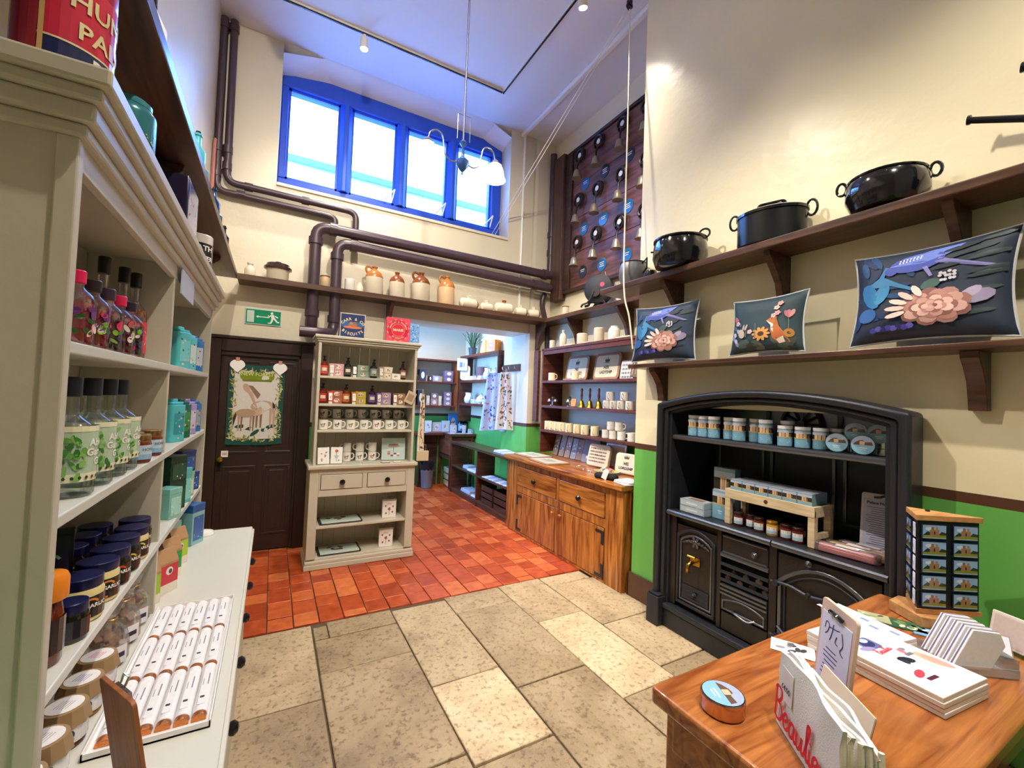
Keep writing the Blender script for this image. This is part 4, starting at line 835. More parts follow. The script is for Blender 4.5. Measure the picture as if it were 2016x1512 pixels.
# aprons and bags hung from the dresser's right side
def drape(name, label, cat, loc, rot, w, h, cols, base, folds=5, amp=.012, group=None, taper=.25, n=60, mt=None):
    t = th(name, label, cat, loc, rot, group); q = MB(); U, V = 18, 12
    def P(u, v):
        s = 1-taper*(1-v)*1.0; return Vector((w*(u-.5)*s, -abs(amp)*(.4+.8*v)*math.sin(u*folds*PI)-.004*math.sin(v*7), -h*v-.04*w*math.cos(u*2*PI)*v*.5))
    vs = [P(i/U, j/V) for j in range(V+1) for i in range(U+1)]
    q.add(vs+[v+Vector((0, .003, 0)) for v in vs], [f for j in range(V) for i in range(U) for f in ((j*(U+1)+i, (j+1)*(U+1)+i, (j+1)*(U+1)+i+1, j*(U+1)+i+1), tuple(len(vs)+k for k in (j*(U+1)+i+1, (j+1)*(U+1)+i+1, (j+1)*(U+1)+i, j*(U+1)+i)))], 0, base)
    q.build('cloth', CLOTHP, t, smooth=60)
    q = MB()
    for k in range(n):                                   # printed motifs follow the folds
        u, v = rnd.uniform(.06, .94), rnd.uniform(.04, .96); a, b2, g = rnd.uniform(.012, .035), rnd.uniform(.006, .016), rnd.random()*3
        e = [P(min(1, max(0, u+x/w)), min(1, max(0, v+y/h)))+Vector((0, -.0016-.0001*(k % 6), 0)) for x, y in ell(0, 0, a, b2, 7, g)]
        q.add(e, [tuple(range(len(e)))[::-1]], 0, rnd.choice(cols))
    q.build('cloth_print', CLOTHP, t, smooth=0)['kind'] = 'stuff'
    MB().tube([(-.01, 0, .0), (-.008, .002, .05), (.008, .002, .05), (.01, 0, .0)], .003, 6, c='#D9CBB4').build('hanging_loop', CLOTHP, t)
    return t
drape('hanging_apron', 'cream printed apron hung on the right side of the shelf dresser', 'apron', (1.352, 4.31, 1.60), R(35), .12, .66, ['#8A6A52', '#B98A6A', '#5A4A42', '#A85A4A'], '#E6DCC6', 3, .012, taper=.5, n=36)
t = th('swing_tag', 'square kraft picture tag hanging crooked on the dresser edge', 'tag', (1.195, 4.215, 1.56), 0); t.rotation_euler = (0, R(24), 0)
MB().box(-.045, -.002, -.06, .045, 0, .06, 0, '#C9B89A').box(-.03, -.0026, -.035, .03, -.002, .035, 0, '#A88A72').build('tag_card', PRINT, t, smooth=0); MB().tube([(0, -.001, .06), (.01, -.001, .09), (.05, .0, .12)], .0015, 5).build('tag_string', PAINT, t)
t = th('paper_bag', 'pale kraft bag with its corner showing beside the dresser counter', 'bag', (1.35, 4.23, .93), R(-5)); MB().box(-.06, -.012, 0, .06, .012, .10, 0, '#D2BFA4').build('paper', PRINT, t, bevel=.003)
MB().tube([(-.03, 0, .1), (-.03, 0, .16), (.03, 0, .16), (.03, 0, .1)], .002, 5).build('bag_handle', PAINT, t)

# ------------------------------------------------------------------ on and over the brown door
t = th('tea_towel', 'picture tea towel of two ponies lettered New Forest, pinned to the brown door', 'towel', (-.135, 4.90, 1.82))
q = MB(); U, V = 16, 16; w, h = .47, .80
P = lambda x, y: Vector((x, -.006*math.sin(x*22)*(.4+.6*(-y/h))-.008*math.cos(y*9)*0-.004, y-.035*math.cos(x/w*PI)*(1 if y > -.2 else .3)+.03))
vs = [P(-w/2+w*i/U, -h*j/V) for j in range(V+1) for i in range(U+1)]
q.add(vs, [(j*(U+1)+i, (j+1)*(U+1)+i, (j+1)*(U+1)+i+1, j*(U+1)+i+1) for j in range(V) for i in range(U)], 0, '#174C46'); q.build('towel_cloth', CLOTHP, t, smooth=60)
def onto(polys, name, off=.0012):
    b = MB()
    for i, (e, c) in enumerate(polys):
        vs = [P(x, y)+Vector((0, -off-.00025*min(i, 14), 0)) for x, y in e]; n = len(e); ar = sum(e[k][0]*e[(k+1) % n][1]-e[(k+1) % n][0]*e[k][1] for k in range(n)); b.add(vs, [tuple(range(n)) if ar > 0 else tuple(range(n))[::-1]], 0, c)
    return b.build(name, CLOTHP, t, smooth=0)
def grid(x0, x1, y0, y1, c, n=8, m=8): return [([(x0+(x1-x0)*i/n, y0+(y1-y0)*j/m), (x0+(x1-x0)*(i+1)/n, y0+(y1-y0)*j/m), (x0+(x1-x0)*(i+1)/n, y0+(y1-y0)*(j+1)/m), (x0+(x1-x0)*i/n, y0+(y1-y0)*(j+1)/m)], c) for i in range(n) for j in range(m)]
onto(grid(-.19, .19, -.74, -.06, '#D9D4CE'), 'towel_ground', .0008)
lv = []
for k in range(240):
    e = rnd.random()*2*(.38+.68); x = -.19+e if e < .38 else (.19 if e < 1.06 else (.19-(e-1.06) if e < 1.44 else -.19)); y = -.06 if e < .38 else (-.06-(e-.38) if e < 1.06 else (-.74 if e < 1.44 else -.74+(e-1.44)))
    lv.append((ell(x+rnd.uniform(-.025, .025), y+rnd.uniform(-.025, .025), .02, .006, 6, rnd.random()*3), rnd.choice(['#9A9A5A', '#B8AE7A', '#7A8A42', '#D8D0A8', '#5E6E3A', '#C9BC8A'])))
onto(lv, 'leaf_border', .0022)['kind'] = 'stuff'
g = [([(.06, -.33), (.085, -.33), (.10, -.18), (.13, -.13), (.04, -.13), (.055, -.2)], '#1F5A52')]
g += [(ell(x, y, .05, .018, 9, rnd.random()), '#1E4A48') for x, y in [(-.12, -.62), (-.05, -.64), (.03, -.66), (.1, -.64), (.14, -.62), (.0, -.68)]]
bd = '#8E6E5E'; dk = '#3E2E2A'; lt = '#C2A28E'
g += [(ell(.05, -.42, .095, .055, 16, .1), lt), ([(-.02, -.40), (.02, -.46), (-.03, -.30), (-.07, -.25), (-.085, -.28), (-.05, -.33)][::-1], lt), (ell(-.075, -.29, .024, .038, 12, .4), lt), ([(-.09, -.25), (-.03, -.25), (.03, -.34), (.01, -.38), (-.03, -.32), (-.06, -.27)], bd), ([(.12, -.40), (.145, -.44), (.14, -.56), (.125, -.5)], dk)]
for x in (.0, .03, .10, .125): g.append(([(x, -.46), (x+.022, -.46), (x+.016, -.62), (x+.004, -.62)], bd if x < .1 else lt))
g += [(ell(-.07, -.50, .072, .036, 14, .05), '#B4957F'), ([(-.02, -.50), (.01, -.46), (.035, -.44), (.05, -.47), (.035, -.52), (.0, -.52)], '#C9AD98'), (ell(.045, -.485, .014, .026, 10, -.3), '#D8C2B0'), ([(-.14, -.49), (-.16, -.55), (-.155, -.62), (-.135, -.53)], dk)]
for x in (-.125, -.105, -.04, -.02): g.append(([(x, -.52), (x+.016, -.52), (x+.01, -.65), (x+.002, -.65)], '#8A6A58' if x in (-.105, -.02) else '#B4957F'))
g += [(rrect(.29, .075, .03, 4, .0, -.115), '#7F8F1E'), (rrect(.25, .02, .01, 3, .0, -.155), '#6E7F1A'), (ell(.01, -.07, .05, .012), '#4E5A2A')]
g = [(e if i < 9 or i >= len(g)-3 else [(x*1.16+.0, (y+.47)*1.16-.455) for x, y in e], c) for i, (e, c) in enumerate(g)]; onto(g, 'pony_picture', .0034)
txt('NEW FOREST', .048, Matrix.Translation((0, -.013, 1.82-1.82-.09)) @ FR, mat('pale_green_print', '#DDE2A2', .8, var=0), t, sx=.95, bold=.0004)
for i, (x, z) in enumerate([(-.305, 1.815), (.055, 1.805)]):
    t = th('heart_sign', ['white heart-shaped sign at the upper left corner of the tea towel', 'white heart-shaped sign at the upper right corner of the tea towel'][i], 'sign', (x, 4.885, z))
    hp = [(0, -.075)]+[(.062*math.cos(a)+.0*1, .0+.05*math.sin(a)) for a in [R(-25+13*k) for k in range(8)]]+[(.0, .035)]+[(-.062*math.cos(a), .05*math.sin(a)) for a in [R(66-13*k) for k in range(8)]]
    MB().prism(hp, -.003, .003, 'xz').build('heart_board', WAX, t, smooth=0)
    for k, s in enumerate(('Tea', 'Towels')): txt(s, .026, at(0, -.0005, .008-.024*k), INK, t)
    MB().box(-.016, -.0045, .035, .016, -.003, .07, 0, '#C98A72').build('hanging_tape', PRINT, t, smooth=0)
t = tag(MB().box(-.028, 0, -.03, .028, .002, .03, 0, '#EFE6E2').box(-.018, -.0005, -.012, .018, 0, .012, 0, '#C9B0AA').build('price_ticket', PRINT, smooth=0), 'small white price ticket below the tea towel on the door', 'ticket'); t.location = (-.37, 4.905, .96)
t = th('exit_sign', 'green emergency exit sign with running figure and arrow over the brown door', 'sign', (-.115, 4.944, 2.225))
MB().box(-.158, -.006, 0, .158, .004, .155, 0, '#C9DCCF').build('sign_plate', PRINTG, t, bevel=.001)
w_ = '#EAF3EC'; a = [(rrect(.30, .14, .002, 1, 0, .0775), '#0E8F66'), ([(-.14, .02), (-.08, .02), (-.08, .135), (-.14, .135)], '#C9DCCF')]
a += [([(-.065, .08), (-.045, .092), (-.045, .084), (.05, .084), (.05, .076), (-.045, .076), (-.045, .068)], w_), (ell(.072, .125, .012, .012, 12), w_), ([(.062, .112), (.088, .112), (.102, .075), (.082, .062), (.066, .085)], w_), ([(.082, .075), (.102, .078), (.125, .046), (.14, .046), (.14, .034), (.118, .034)], w_), ([(.07, .085), (.088, .07), (.082, .045), (.068, .02), (.056, .02), (.066, .05)], w_), ([(.066, .108), (.07, .098), (.05, .085), (.035, .098), (.042, .103), (.052, .096)], w_), ([(.086, .112), (.094, .104), (.112, .1), (.13, .088), (.124, .08), (.106, .09)], w_), ([(.056, .02), (.04, .02), (.04, .028), (.062, .03)], w_)]
art(a, 'running_figure', t, at(0, -.0065, 0), PRINTG)

# ------------------------------------------------------------------ painted pipes
def bends(P, r, n=5):
    P = [Vector(p) for p in P]; o = [P[0]]
    for i in range(1, len(P)-1):
        a, b, c = P[i-1], P[i], P[i+1]; u = (a-b).normalized()*min(r, (a-b).length*.5); v = (c-b).normalized()*min(r, (c-b).length*.5)
        for k in range(n+1): s = k/n; o.append((b+u)*(1-s)**2+b*2*s*(1-s)+(b+v)*s*s)
    return o+[P[-1]]
def pipe(label, P, r, rb, collars=()):
    t = th('heating_pipe', label, 'pipe', P[0]); o = Vector(P[0])
    MB().tube([p-o for p in bends(P, rb)], r, 12).build('pipe_run', PIPE, t)
    for p, d in collars:
        p = Vector(p)-o; d = Vector(d)*.035; MB().tube([p-d, p+d], r*1.22, 12).build('pipe_collar', PIPE, t)
    return t
X_, Z_ = (1, 0, 0), (0, 0, 1)
pipe('fat purple-brown pipe rising by the door and turning along above the shelf', [(.31, 4.90, 2.22), (.31, 4.80, 2.22), (.31, 4.80, 3.275), (3.195, 4.80, 3.26)], .056, .12, [((.31, 4.8, 3.12), Z_), ((.47, 4.8, 3.275), X_), ((.31, 4.8, 2.38), Z_), ((3.1, 4.8, 3.26), X_)])
pipe('second fat pipe, lower and nearer the jugs, hooking left at its foot', [(.20, 4.68, 2.17), (.40, 4.675, 2.17), (.52, 4.80, 2.19), (.52, 4.80, 3.15), (3.195, 4.80, 3.09)], .053, .12, [((.52, 4.8, 3.0), Z_), ((.68, 4.8, 3.146), X_), ((.52, 4.8, 2.34), Z_), ((2.95, 4.8, 3.097), X_)])
pipe('thin pipe down the left corner, inner one, ending over the fat pipes', [(-.49, 4.89, 5.12), (-.48, 4.89, 3.55), (.70, 4.89, 3.54), (.70, 4.89, 3.22)], .033, .09, [((-.485, 4.89, 3.86), Z_), ((-.484, 4.89, 3.70), Z_), ((-.30, 4.89, 3.548), X_), ((.2, 4.89, 3.544), X_), ((-.489, 4.89, 5.05), Z_)])
pipe('thin pipe down the left corner, outer one, looping to the fat pipe top', [(-.57, 4.89, 5.12), (-.56, 4.89, 3.45), (.49, 4.89, 3.44), (.49, 4.89, 3.34)], .033, .09, [((-.565, 4.89, 3.86), Z_), ((-.563, 4.89, 3.62), Z_), ((-.36, 4.89, 3.455), X_), ((-.569, 4.89, 5.05), Z_)])
pipe('dark pipe rising in the right back corner beside the bell board', [(3.245, 4.895, 3.32), (3.245, 4.895, 4.98)], .045, .05, [((3.245, 4.895, 3.6), Z_), ((3.245, 4.895, 3.85), Z_)])
pipe('bundle of dark pipes dropping below the right corner into the shelf', [(3.17, 4.89, 3.03), (3.12, 4.89, 2.9), (3.20, 4.89, 2.66)], .035, .1)
t = pipe('slim dark pipe hanging below the shelf in the right back corner', [(3.24, 4.90, 2.59), (3.24, 4.90, 2.28)], .03, .05)
t = th('cable_conduit', 'pinkish cable conduit hooking out of the left wall corner', 'conduit', (-.58, 4.80, 3.45)); MB().tube(bends([(0, 0, -.1), (0, 0, .42), (.0, .03, .45)], .02), .014, 8).build('conduit_run', mat('copper_pink_paint', '#C07A72', .4), t)

# ------------------------------------------------------------------ stoneware along the back shelf
ZS = 2.651
def turned(name, label, cat, x, y, parts, z=ZS, group=None, handle=None, rot=0):
    t = th(name, label, cat, (x, y, z), rot, group)
    for nm, prof, m in parts: MB().lathe(prof, seg=22).build(nm, m, t)
    if handle: MB().tube(smooth_path(handle[0], 4), handle[1], 8).build('handle', handle[2], t)
    return t
turned('stone_bottle', 'small white stoneware bottle at the left end of the back shelf', 'bottle', -.245, 4.79, [('body', [(.042, 0), (.046, .01), (.046, .075), (.03, .1), (.022, .108), (.022, .125), (.027, .125), (.027, .135), (0, .135)], STONEW)])
turned('lidded_crock', 'cream crock with a dark brown lid on the back shelf', 'crock', -.012, 4.79, [('body', [(.088, 0), (.095, .01), (.097, .10), (.10, .105), (0, .105)], STONEW), ('lid', [(.104, .106), (.122, .112), (.122, .13), (.10, .145), (.10, .16), (.06, .17), (.03, .17), (.028, .185), (0, .19)], mat('dark_glaze', '#3A1D22', .2, coat=.4))])
turned('stone_jar', 'beige stoneware jar with a dark rim between the pipes', 'jar', .415, 4.80, [('body', [(.042, 0), (.046, .006), (.046, .11), (.042, .12), (0, .12)], mat('beige_stoneware', '#C9AE86', .4)), ('rim', [(.047, .112), (.047, .124), (.042, .126), (0, .12)], STONEB)])
turned('stone_jar', 'tall white cylinder jar just right of the second pipe', 'jar', .655, 4.79, [('body', [(.046, 0), (.05, .006), (.05, .125), (.045, .13), (0, .13)], CER)])
turned('stone_bottle', 'little pale cone-shouldered bottle beside the first jug', 'bottle', .757, 4.80, [('body', [(.038, 0), (.04, .006), (.04, .06), (.02, .095), (.018, .11), (0, .11)], STONEW)])
for i, (x, r, h, top, hd, nm) in enumerate([(.905, .092, .31, STONET, 1, 'stoneware jug with a tan shoulder and loop handle, leftmost of four'), (1.15, .083, .29, STONEB, 0, 'stoneware jug with a plain brown shoulder, second of four'), (1.425, .10, .335, STONEB, 1, 'widest stoneware jug with a glossy brown shoulder and handle'), (1.735, .095, .345, STONET, 1, 'stoneware jug with an orange-tan shoulder, rightmost of four')]):
    turned('stoneware_jug', nm, 'jug', x, 4.80, [('body', [(r*.94, 0), (r, .01), (r, h*.62), (0, h*.62)], STONEW if i != 3 else mat('peach_stoneware', '#DDBB92', .35)), ('shoulder', [(r*1.003, h*.60), (r, h*.66), (r*.80, h*.78), (r*.38, h*.88), (r*.26, h*.91), (r*.26, h*.96), (r*.34, h*.965), (r*.34, h), (0, h)], top)], group='stoneware jugs on the back shelf',
           handle=([(-r*.80, 0, h*.76), (-r*.98, 0, h*.86), (-r*.86, 0, h*.97), (-r*.52, 0, h*.97), (-r*.28, 0, h*.92)], .013, top) if hd else None)
for i, (x, r, L, br) in enumerate([(2.02, .062, .25, 1), (2.26, .05, .17, 0), (2.50, .068, .25, 0), (2.75, .055, .17, 1), (2.945, .055, .165, 1)]):
    t = th('stoneware_hot_water_bottle', 'stoneware hot-water bottle lying on the back shelf, %s from the jugs' % ORD[i], 'bottle', (x, 4.79, ZS+r), R(8-6*i))
    MB().lathe([(0, -L/2), (r*.55, -L/2+.004), (r*.9, -L*.42), (r, -L*.34), (r, L*.30), (r*.95, L*.36), (0, L*.36)], seg=20, axis='x').build('body', STONEW, t)
    MB().lathe([(r*1.0, L*.35), (r*.95, L*.38), (r*.6, L*.48), (r*.25, L*.53), (r*.2, L*.56), (0, L*.56)], seg=20, axis='x').build('end_cap', STONEB if br else STONEW, t)
    MB().lathe([(.024, r*.93), (.022, r+.018), (.028, r+.02), (.028, r+.032), (0, r+.034)], seg=12).build('stopper', STONEW if i != 2 else STONEB, t)

# ------------------------------------------------------------------ ceiling track and spotlights, pendant lamp, cords
lens = bpy.data.materials.new('lit_lamp_lens'); lens.use_nodes = True; p = lens.node_tree.nodes['Principled BSDF']; p.inputs['Emission Color'].default_value = (1, .9, .75, 1); p.inputs['Emission Strength'].default_value = 30
for nm, x0, y0, x1, y1 in (('white lighting track with a dark slot along the window end of the ceiling', -.5, 4.373, 2.155, 4.387), ('white lighting track running forward along the chimney side of the ceiling', 2.163, -1.4, 2.177, 4.387), ('white lighting track along the left wall side of the ceiling', -.115, -1.4, -.085, 4.3), ('unseen white lighting track added down the middle front of the ceiling', .885, -1.4, .915, 2.0)):  # the middle track is added out of view to carry spotlights
    t = th('lighting_track', nm, 'track', ((x0+x1)/2, (y0+y1)/2, CZ-.03)); a, c = (x1-x0)/2, (y1-y0)/2
    MB().box(-a-.006, -c-.006, .012, a+.006, c+.006, .029).build('track_rail', WHITE, t, smooth=0); MB().box(-a, -c, 0, a, c, .011).build('track_slot', KNOB, t, smooth=0)
names = ['over the window end of the ceiling', 'over the alcove shelves', 'over the range', 'over the front table', 'at the front middle', 'at the left front', 'over the left dresser', 'in the ceiling middle', 'added unseen as fill for the left dresser', 'added unseen on the left to warm the alcove']
for i, (p, tg, e, sz) in enumerate(SPOTS):
    t = th('track_spotlight', 'white track spotlight %s' % names[i], 'spotlight', p); d = (Vector(tg)-Vector(p)).normalized(); rot = d.to_track_quat('Z', 'Y').to_matrix().to_4x4()
    h = MB(); h.T = rot; h.lathe([(.02, -.06), (.036, -.05), (.042, .06), (.036, .06), (.034, .045), (0, .045)], seg=18); h.build('lamp_head', WHITE, t)
    g = MB(); g.T = rot; g.lathe([(.034, .05), (0, .052)], seg=18); g.build('lamp_lens', lens, t)
    MB().box(-.012, -.012, .0, .012, .012, .085).build('lamp_stem', WHITE, t, smooth=0)
pm = mat('bluish_brass', '#8C93A8', .25, metal=.8)
t = th('pendant_lamp', 'two-armed pendant lamp with bell glass shades hanging on a long rod', 'lamp', (1.15, 2.96, 3.33))
MB().tube([(0, 0, .12), (0, 0, 1.78)], .008, 8).build('hanging_rod', mat('dark_rod', '#3A3A55', .4, metal=.5), t); MB().lathe([(.05, 1.79), (.04, 1.815), (0, 1.818)], seg=18).build('ceiling_rose', pm, t)
MB().lathe([(0, -.09), (.008, -.085), (.006, -.07), (.02, -.055), (.045, -.02), (.05, .01), (.03, .03), (.012, .05), (.010, .12), (.028, .15), (.012, .17), (0, .18)], seg=20).build('lamp_hub', mat('blue_lamp_hub', '#4A6FC0', .2, metal=.7), t)
MB().tube([(-.05, 0, .17), (-.05, 0, .36), (.05, 0, .36), (.05, 0, .17)], .003, 6).build('pull_frame', pm, t)
shade = bpy.data.materials.new('lit_glass_shade'); shade.use_nodes = True; p = shade.node_tree.nodes['Principled BSDF']; p.inputs['Base Color'].default_value = (.95, .95, .95, 1); p.inputs['Roughness'].default_value = .2; p.inputs['Emission Color'].default_value = (1, .95, .88, 1); p.inputs['Emission Strength'].default_value = 1.1
for s in (-1, 1):
    a = MB().tube(smooth_path([(s*.045, 0, -.005), (s*.09, 0, -.012), (s*.135, 0, .02), (s*.15, 0, .09), (s*.165, 0, .155), (s*.205, 0, .18), (s*.25, 0, .155), (s*.268, 0, .10)], 5), .0055, 8).lathe([(.03, .07), (.034, .08), (.012, .105), (0, .11)], (s*.27, 0, 0), 16).build('lamp_arm', pm, t)
    q = MB(); n = 24; prof = [(.028, .075), (.05, .06), (.066, .02), (.074, -.03), (.084, -.055)]
    vs = [(s*.27+r*(1+(.05 if j == 4 and k % 2 else 0))*math.cos(2*PI*k/n), r*math.sin(2*PI*k/n), z) for j, (r, z) in enumerate(prof) for k in range(n)]
    q.add(vs, [(j*n+k, (j+1)*n+k, (j+1)*n+(k+1) % n, j*n+(k+1) % n) for j in range(4) for k in range(n)]); q.build('glass_shade', shade if s > 0 else glassy('clear_bell_shade', '#F2F8FA', .12, .05, .25, '#EAF2F4'), t)
    MB().lathe([(0, -.03), (.022, -.02), (.026, 0), (.014, .035), (.012, .07)], (s*.27, 0, 0), 14).build('bulb', shade, t)
t = th('sash_cord', 'pair of pale sash cords slanting from the window to the ceiling pulley', 'cord', (2.46, 5.14, 3.78))
for dx in (0, .03): MB().tube([(dx, 0, -dx), (.12+dx, -2.33, 1.30)], .005, 6).build('cord_strand', WHITE, t)
t = th('pulley', 'dark sash pulley hanging from the ceiling by the chimney breast', 'pulley', (2.59, 2.79, 5.10)); MB().lathe([(.03, -.012), (.03, .012), (.0, .012)], seg=16, axis='y').box(-.02, -.016, .0, .02, .016, .05).build('pulley_block', KNOB, t)
t = th('pull_cord', 'pale window pull cord hanging down in front of the shelf ends', 'cord', (2.585, 2.78, 5.06))
MB().tube(smooth_path([(0, 0, 0), (-.05, -.07, -.7), (-.14, -.17, -1.83), (-.195, -.24, -2.55), (-.187, -.30, -2.8), (-.185, -.345, -3.05)], 5), .007, 6).build('cord_strand', mat('cream_cord', '#EDE3D0', .7), t)

# ------------------------------------------------------------------ servants' bell board in the alcove (faces -x)
bb = th('bell_board', 'large plank board of servants bells on coiled springs with blue name discs', 'bell board', (3.318, 3.62, 3.0), -L90)
for i in range(4): MB().box(-.86, -.03, .03+.445*i, .98, -.002, .03+.445*i+.441).build('plank', BOARD, bb, smooth=0, bevel=.003)
DKW = wood('dark_board_frame', '#2B1B18', '#4E352C', .4, 'x', 2)
MB().box(-1.0, -.055, -.02, .98, -.001, .028).build('frame_rail', DKW, bb, smooth=0, bevel=.006); MB().box(-1.0, -.055, 1.812, .98, -.001, 1.85).build('frame_rail', DKW, bb, smooth=0, bevel=.006)
MB().box(-1.21, -.10, -.09, -.99, -.001, 1.86).build('frame_post', wood('dark_board_post', '#3A241F', '#5E4238', .4, 'z', 2), bb, smooth=0, bevel=.008); MB().box(-.99, -.06, .028, -.86, -.001, 1.812).build('frame_post', DKW, bb, smooth=0, bevel=.006)
bellm = mat('aged_bell_metal', '#B9AE96', .3, metal=.7); disc_b = mat('blue_name_disc', '#1D6BB0', .3); disc_d = mat('dark_name_disc', '#1B3046', .3)
for r_, z in enumerate((1.69, 1.12, .58)):
    for c_, y in enumerate((4.31, 3.95, 3.55, 3.19)):
        x = 3.62-y; g = MB()
        sp = [(x+(.085-.012*k/16)*math.cos(R(-60+k*26)), -.055-.0012*k, z+(.085-.012*k/16)*math.sin(R(-60+k*26))) for k in range(26)]
        g.tube(sp, [.014]*26, 6).tube(smooth_path([(x+.03, -.085, z-.07), (x+.0, -.10, z-.12), (x+.005, -.11, z-.2)], 4), .011, 6); g.box(x-.012, -.06, z-.03, x+.012, -.028, z+.03)
        bell = g.build('bell_spring', IRONB, bb)
        MB().lathe([(.062, -.075), (.055, -.062), (.045, -.03), (.036, .02), (.022, .035), (0, .037)], (x+.005, -.115, z-.235), 18).build('bell_cup', bellm, bell)
        MB().lathe([(.03, 0), (.03, .008), (0, .009)], (0, 0, 0), 18, axis='y').build('pivot_disc', WAX, bell).location = (x-.005, -.075, z+.005)
        if c_ < 3:
            k = MB().lathe([(.075, -.006), (.075, 0), (0, 0)], (x+.085, -.03, z-.385), 24, axis='y'); 
            d = MB().prism(ell(x+.085, z-.385, .078, .078, 22), -.036, -.030, 'xz').build('name_disc', disc_d if (r_, c_) in ((0, 1), (0, 2), (2, 0)) else disc_b, bb, smooth=0)
            for q, s in enumerate(('Blue', 'Room', 'Hall')[:2+(r_+c_) % 2]): MB().box(x+.085-.04+.008*(q % 2), -.0372, z-.365-.022*q, x+.085+.04-.008*(q % 2), -.036, z-.357-.022*q).build('disc_lettering', INKW, d, smooth=0)

# ------------------------------------------------------------------ alcove shelving over the pine cupboard
au = th('alcove_shelving', 'brown wooden shelving fixed in the alcove above the pine cupboard', 'shelving', (3.318, 3.66, 0), -L90)
MB().box(-.97, -.318, .93, -.945, -.001, 2.24).build('side_panel', CUP, au, smooth=0, bevel=.003); MB().box(.93, -.318, .93, .955, -.001, 2.24).build('side_panel', CUP, au, smooth=0, bevel=.003)
for z in (2.24, 1.83, 1.52, 1.215): MB().box(-.945 if z < 2.2 else -.99, -.318, z-.03, .93, -.001, z).build('shelf', CUP, au, smooth=0, bevel=.004)
MB().box(-.945, -.31, 2.16, .93, -.295, 2.209).build('front_rail', CUP, au, smooth=0, bevel=.003)
MB().box(-1.26, -.26, 1.30, -1.16, -.22, 2.24).build('corner_board', CUP, au, smooth=0, bevel=.004)
def place(y, x=3.10): return (x, y)
ZA = 2.2405
for nm, lab, y, prof, m in (('stone_cup', 'small straight beige cup at the far end of the alcove top shelf', 4.56, [(.034, 0), (.036, .006), (.036, .11), (0, .11)], STONEW),
        ('stone_bottle', 'slim stone bottle with rounded shoulder on the alcove top shelf', 4.33, [(.042, 0), (.045, .006), (.045, .13), (.032, .165), (.014, .18), (.014, .2), (.018, .2), (.018, .215), (0, .215)], STONEW),
        ('stone_jar', 'squat straight stone jar left of the taller one on the alcove top', 3.95, [(.062, 0), (.064, .006), (.064, .125), (.058, .13), (0, .13)], STONEW),
        ('stone_jar', 'taller straight stone jar in the middle of the alcove top shelf', 3.66, [(.056, 0), (.058, .006), (.058, .155), (.053, .16), (0, .16)], STONEW),
        ('stone_jar', 'round-shouldered white stone jar on the alcove top shelf', 3.42, [(.058, 0), (.062, .008), (.062, .10), (.05, .13), (.036, .135), (.04, .15), (0, .15)], CER),
        ('stone_jar', 'pale stone jar half hidden by the blue cushion', 3.02, [(.05, 0), (.052, .006), (.052, .15), (0, .152)], STONEW)):
    t = th(nm, lab, 'jar', (3.10, y, ZA)); MB().lathe(prof, seg=20).build('body', m, t)
    r = prof[1][0]; MB().lathe([(r*1.01, prof[2][1]*.9), (r*1.03, prof[2][1]*.93), (r*1.01, prof[2][1]*.96)], seg=20).build('rim_band', m, t)
for y, L in ((4.1, .16), (3.78, .1), (3.2, .2)):
    t = tag(MB().box(-L/2, -.05, 0, L/2, .05, .012, 0, '#EADFC4').build('price_card', PRINT, smooth=0, bevel=.002), 'pale card strip lying %s on the alcove top shelf' % {4.1: 'left of the squat jar', 3.78: 'between the straight jars', 3.2: 'near the blue cushion'}[y], 'card'); t.location = (3.06, y, ZA); t.rotation_euler = (0, 0, L90)
CROWN = [(-.03, 0), (.03, 0), (.036, .03), (.02, .018), (.012, .036), (0, .018), (-.012, .036), (-.02, .018), (-.036, .03)]
def tray(label, loc, words, lean=-10, rot=-L90, w=.42, h=.31):
    t = th('lettered_tray', label, 'tray', loc); t.rotation_euler = (R(lean), 0, rot)
    MB().prism(rrect(w, h, .05, 4, 0, h/2), -.009, .009, 'xz', 0, '#B98668').build('tray_rim', PRINT, t, bevel=.004)
    art([(rrect(w-.06, h-.06, .035, 4, 0, h/2), '#EDE3C4')]+[([(x*1.1, h*.66+y*1.3) for x, y in CROWN], '#4A4038'), (rrect(.07, .008, .002, 1, 0, h*.63), '#4A4038'), (ell(0, h*.66+.05, .006, .006, 8), '#4A4038')], 'tray_print', t, at(0, -.0095, 0))
    txt(words[0], .05, at(0, -.010, h*.45), INK, t, bold=.001); txt(words[1], .05, at(0, -.010, h*.28), INK, t, bold=.001, sx=.9); return t
tray('crowned tray lettered HIS LORDSHIP leaning on the second alcove shelf', (3.19, 4.17, 1.832), ('HIS', 'LORDSHIP'))
tray('crowned tray lettered HER LADYSHIP leaning on the second alcove shelf', (3.19, 3.64, 1.832), ('HER', 'LADYSHIP'))
mug('cream mug in front of the left end of the crowned tray', (3.07, 4.50, 1.8305), R(-60), CREAMC, .045, .10, name='cream_mug', group='cream mugs by the trays')
mug('cream mug standing between the two crowned trays', (3.07, 4.02, 1.8305), R(-60), CREAMC, .045, .10, name='cream_mug', group='cream mugs by the trays')
t = th('lettered_plaque', 'white plaque with rows of grey lettering right of the trays', 'plaque', (3.15, 3.27, 1.8305)); t.rotation_euler = (R(-8), 0, -L90)
MB().prism(rrect(.19, .2, .02, 3, 0, .1), -.008, .008, 'xz').build('board', WAX, t, bevel=.002)
art([(rrect(.0035+.003*(k % 3), .022, .001, 1, -.075+.013*(k % 12), .15-.042*(k//12)), '#5A5560') for k in range(48)], 'lettering', t, at(0, -.0085, 0))
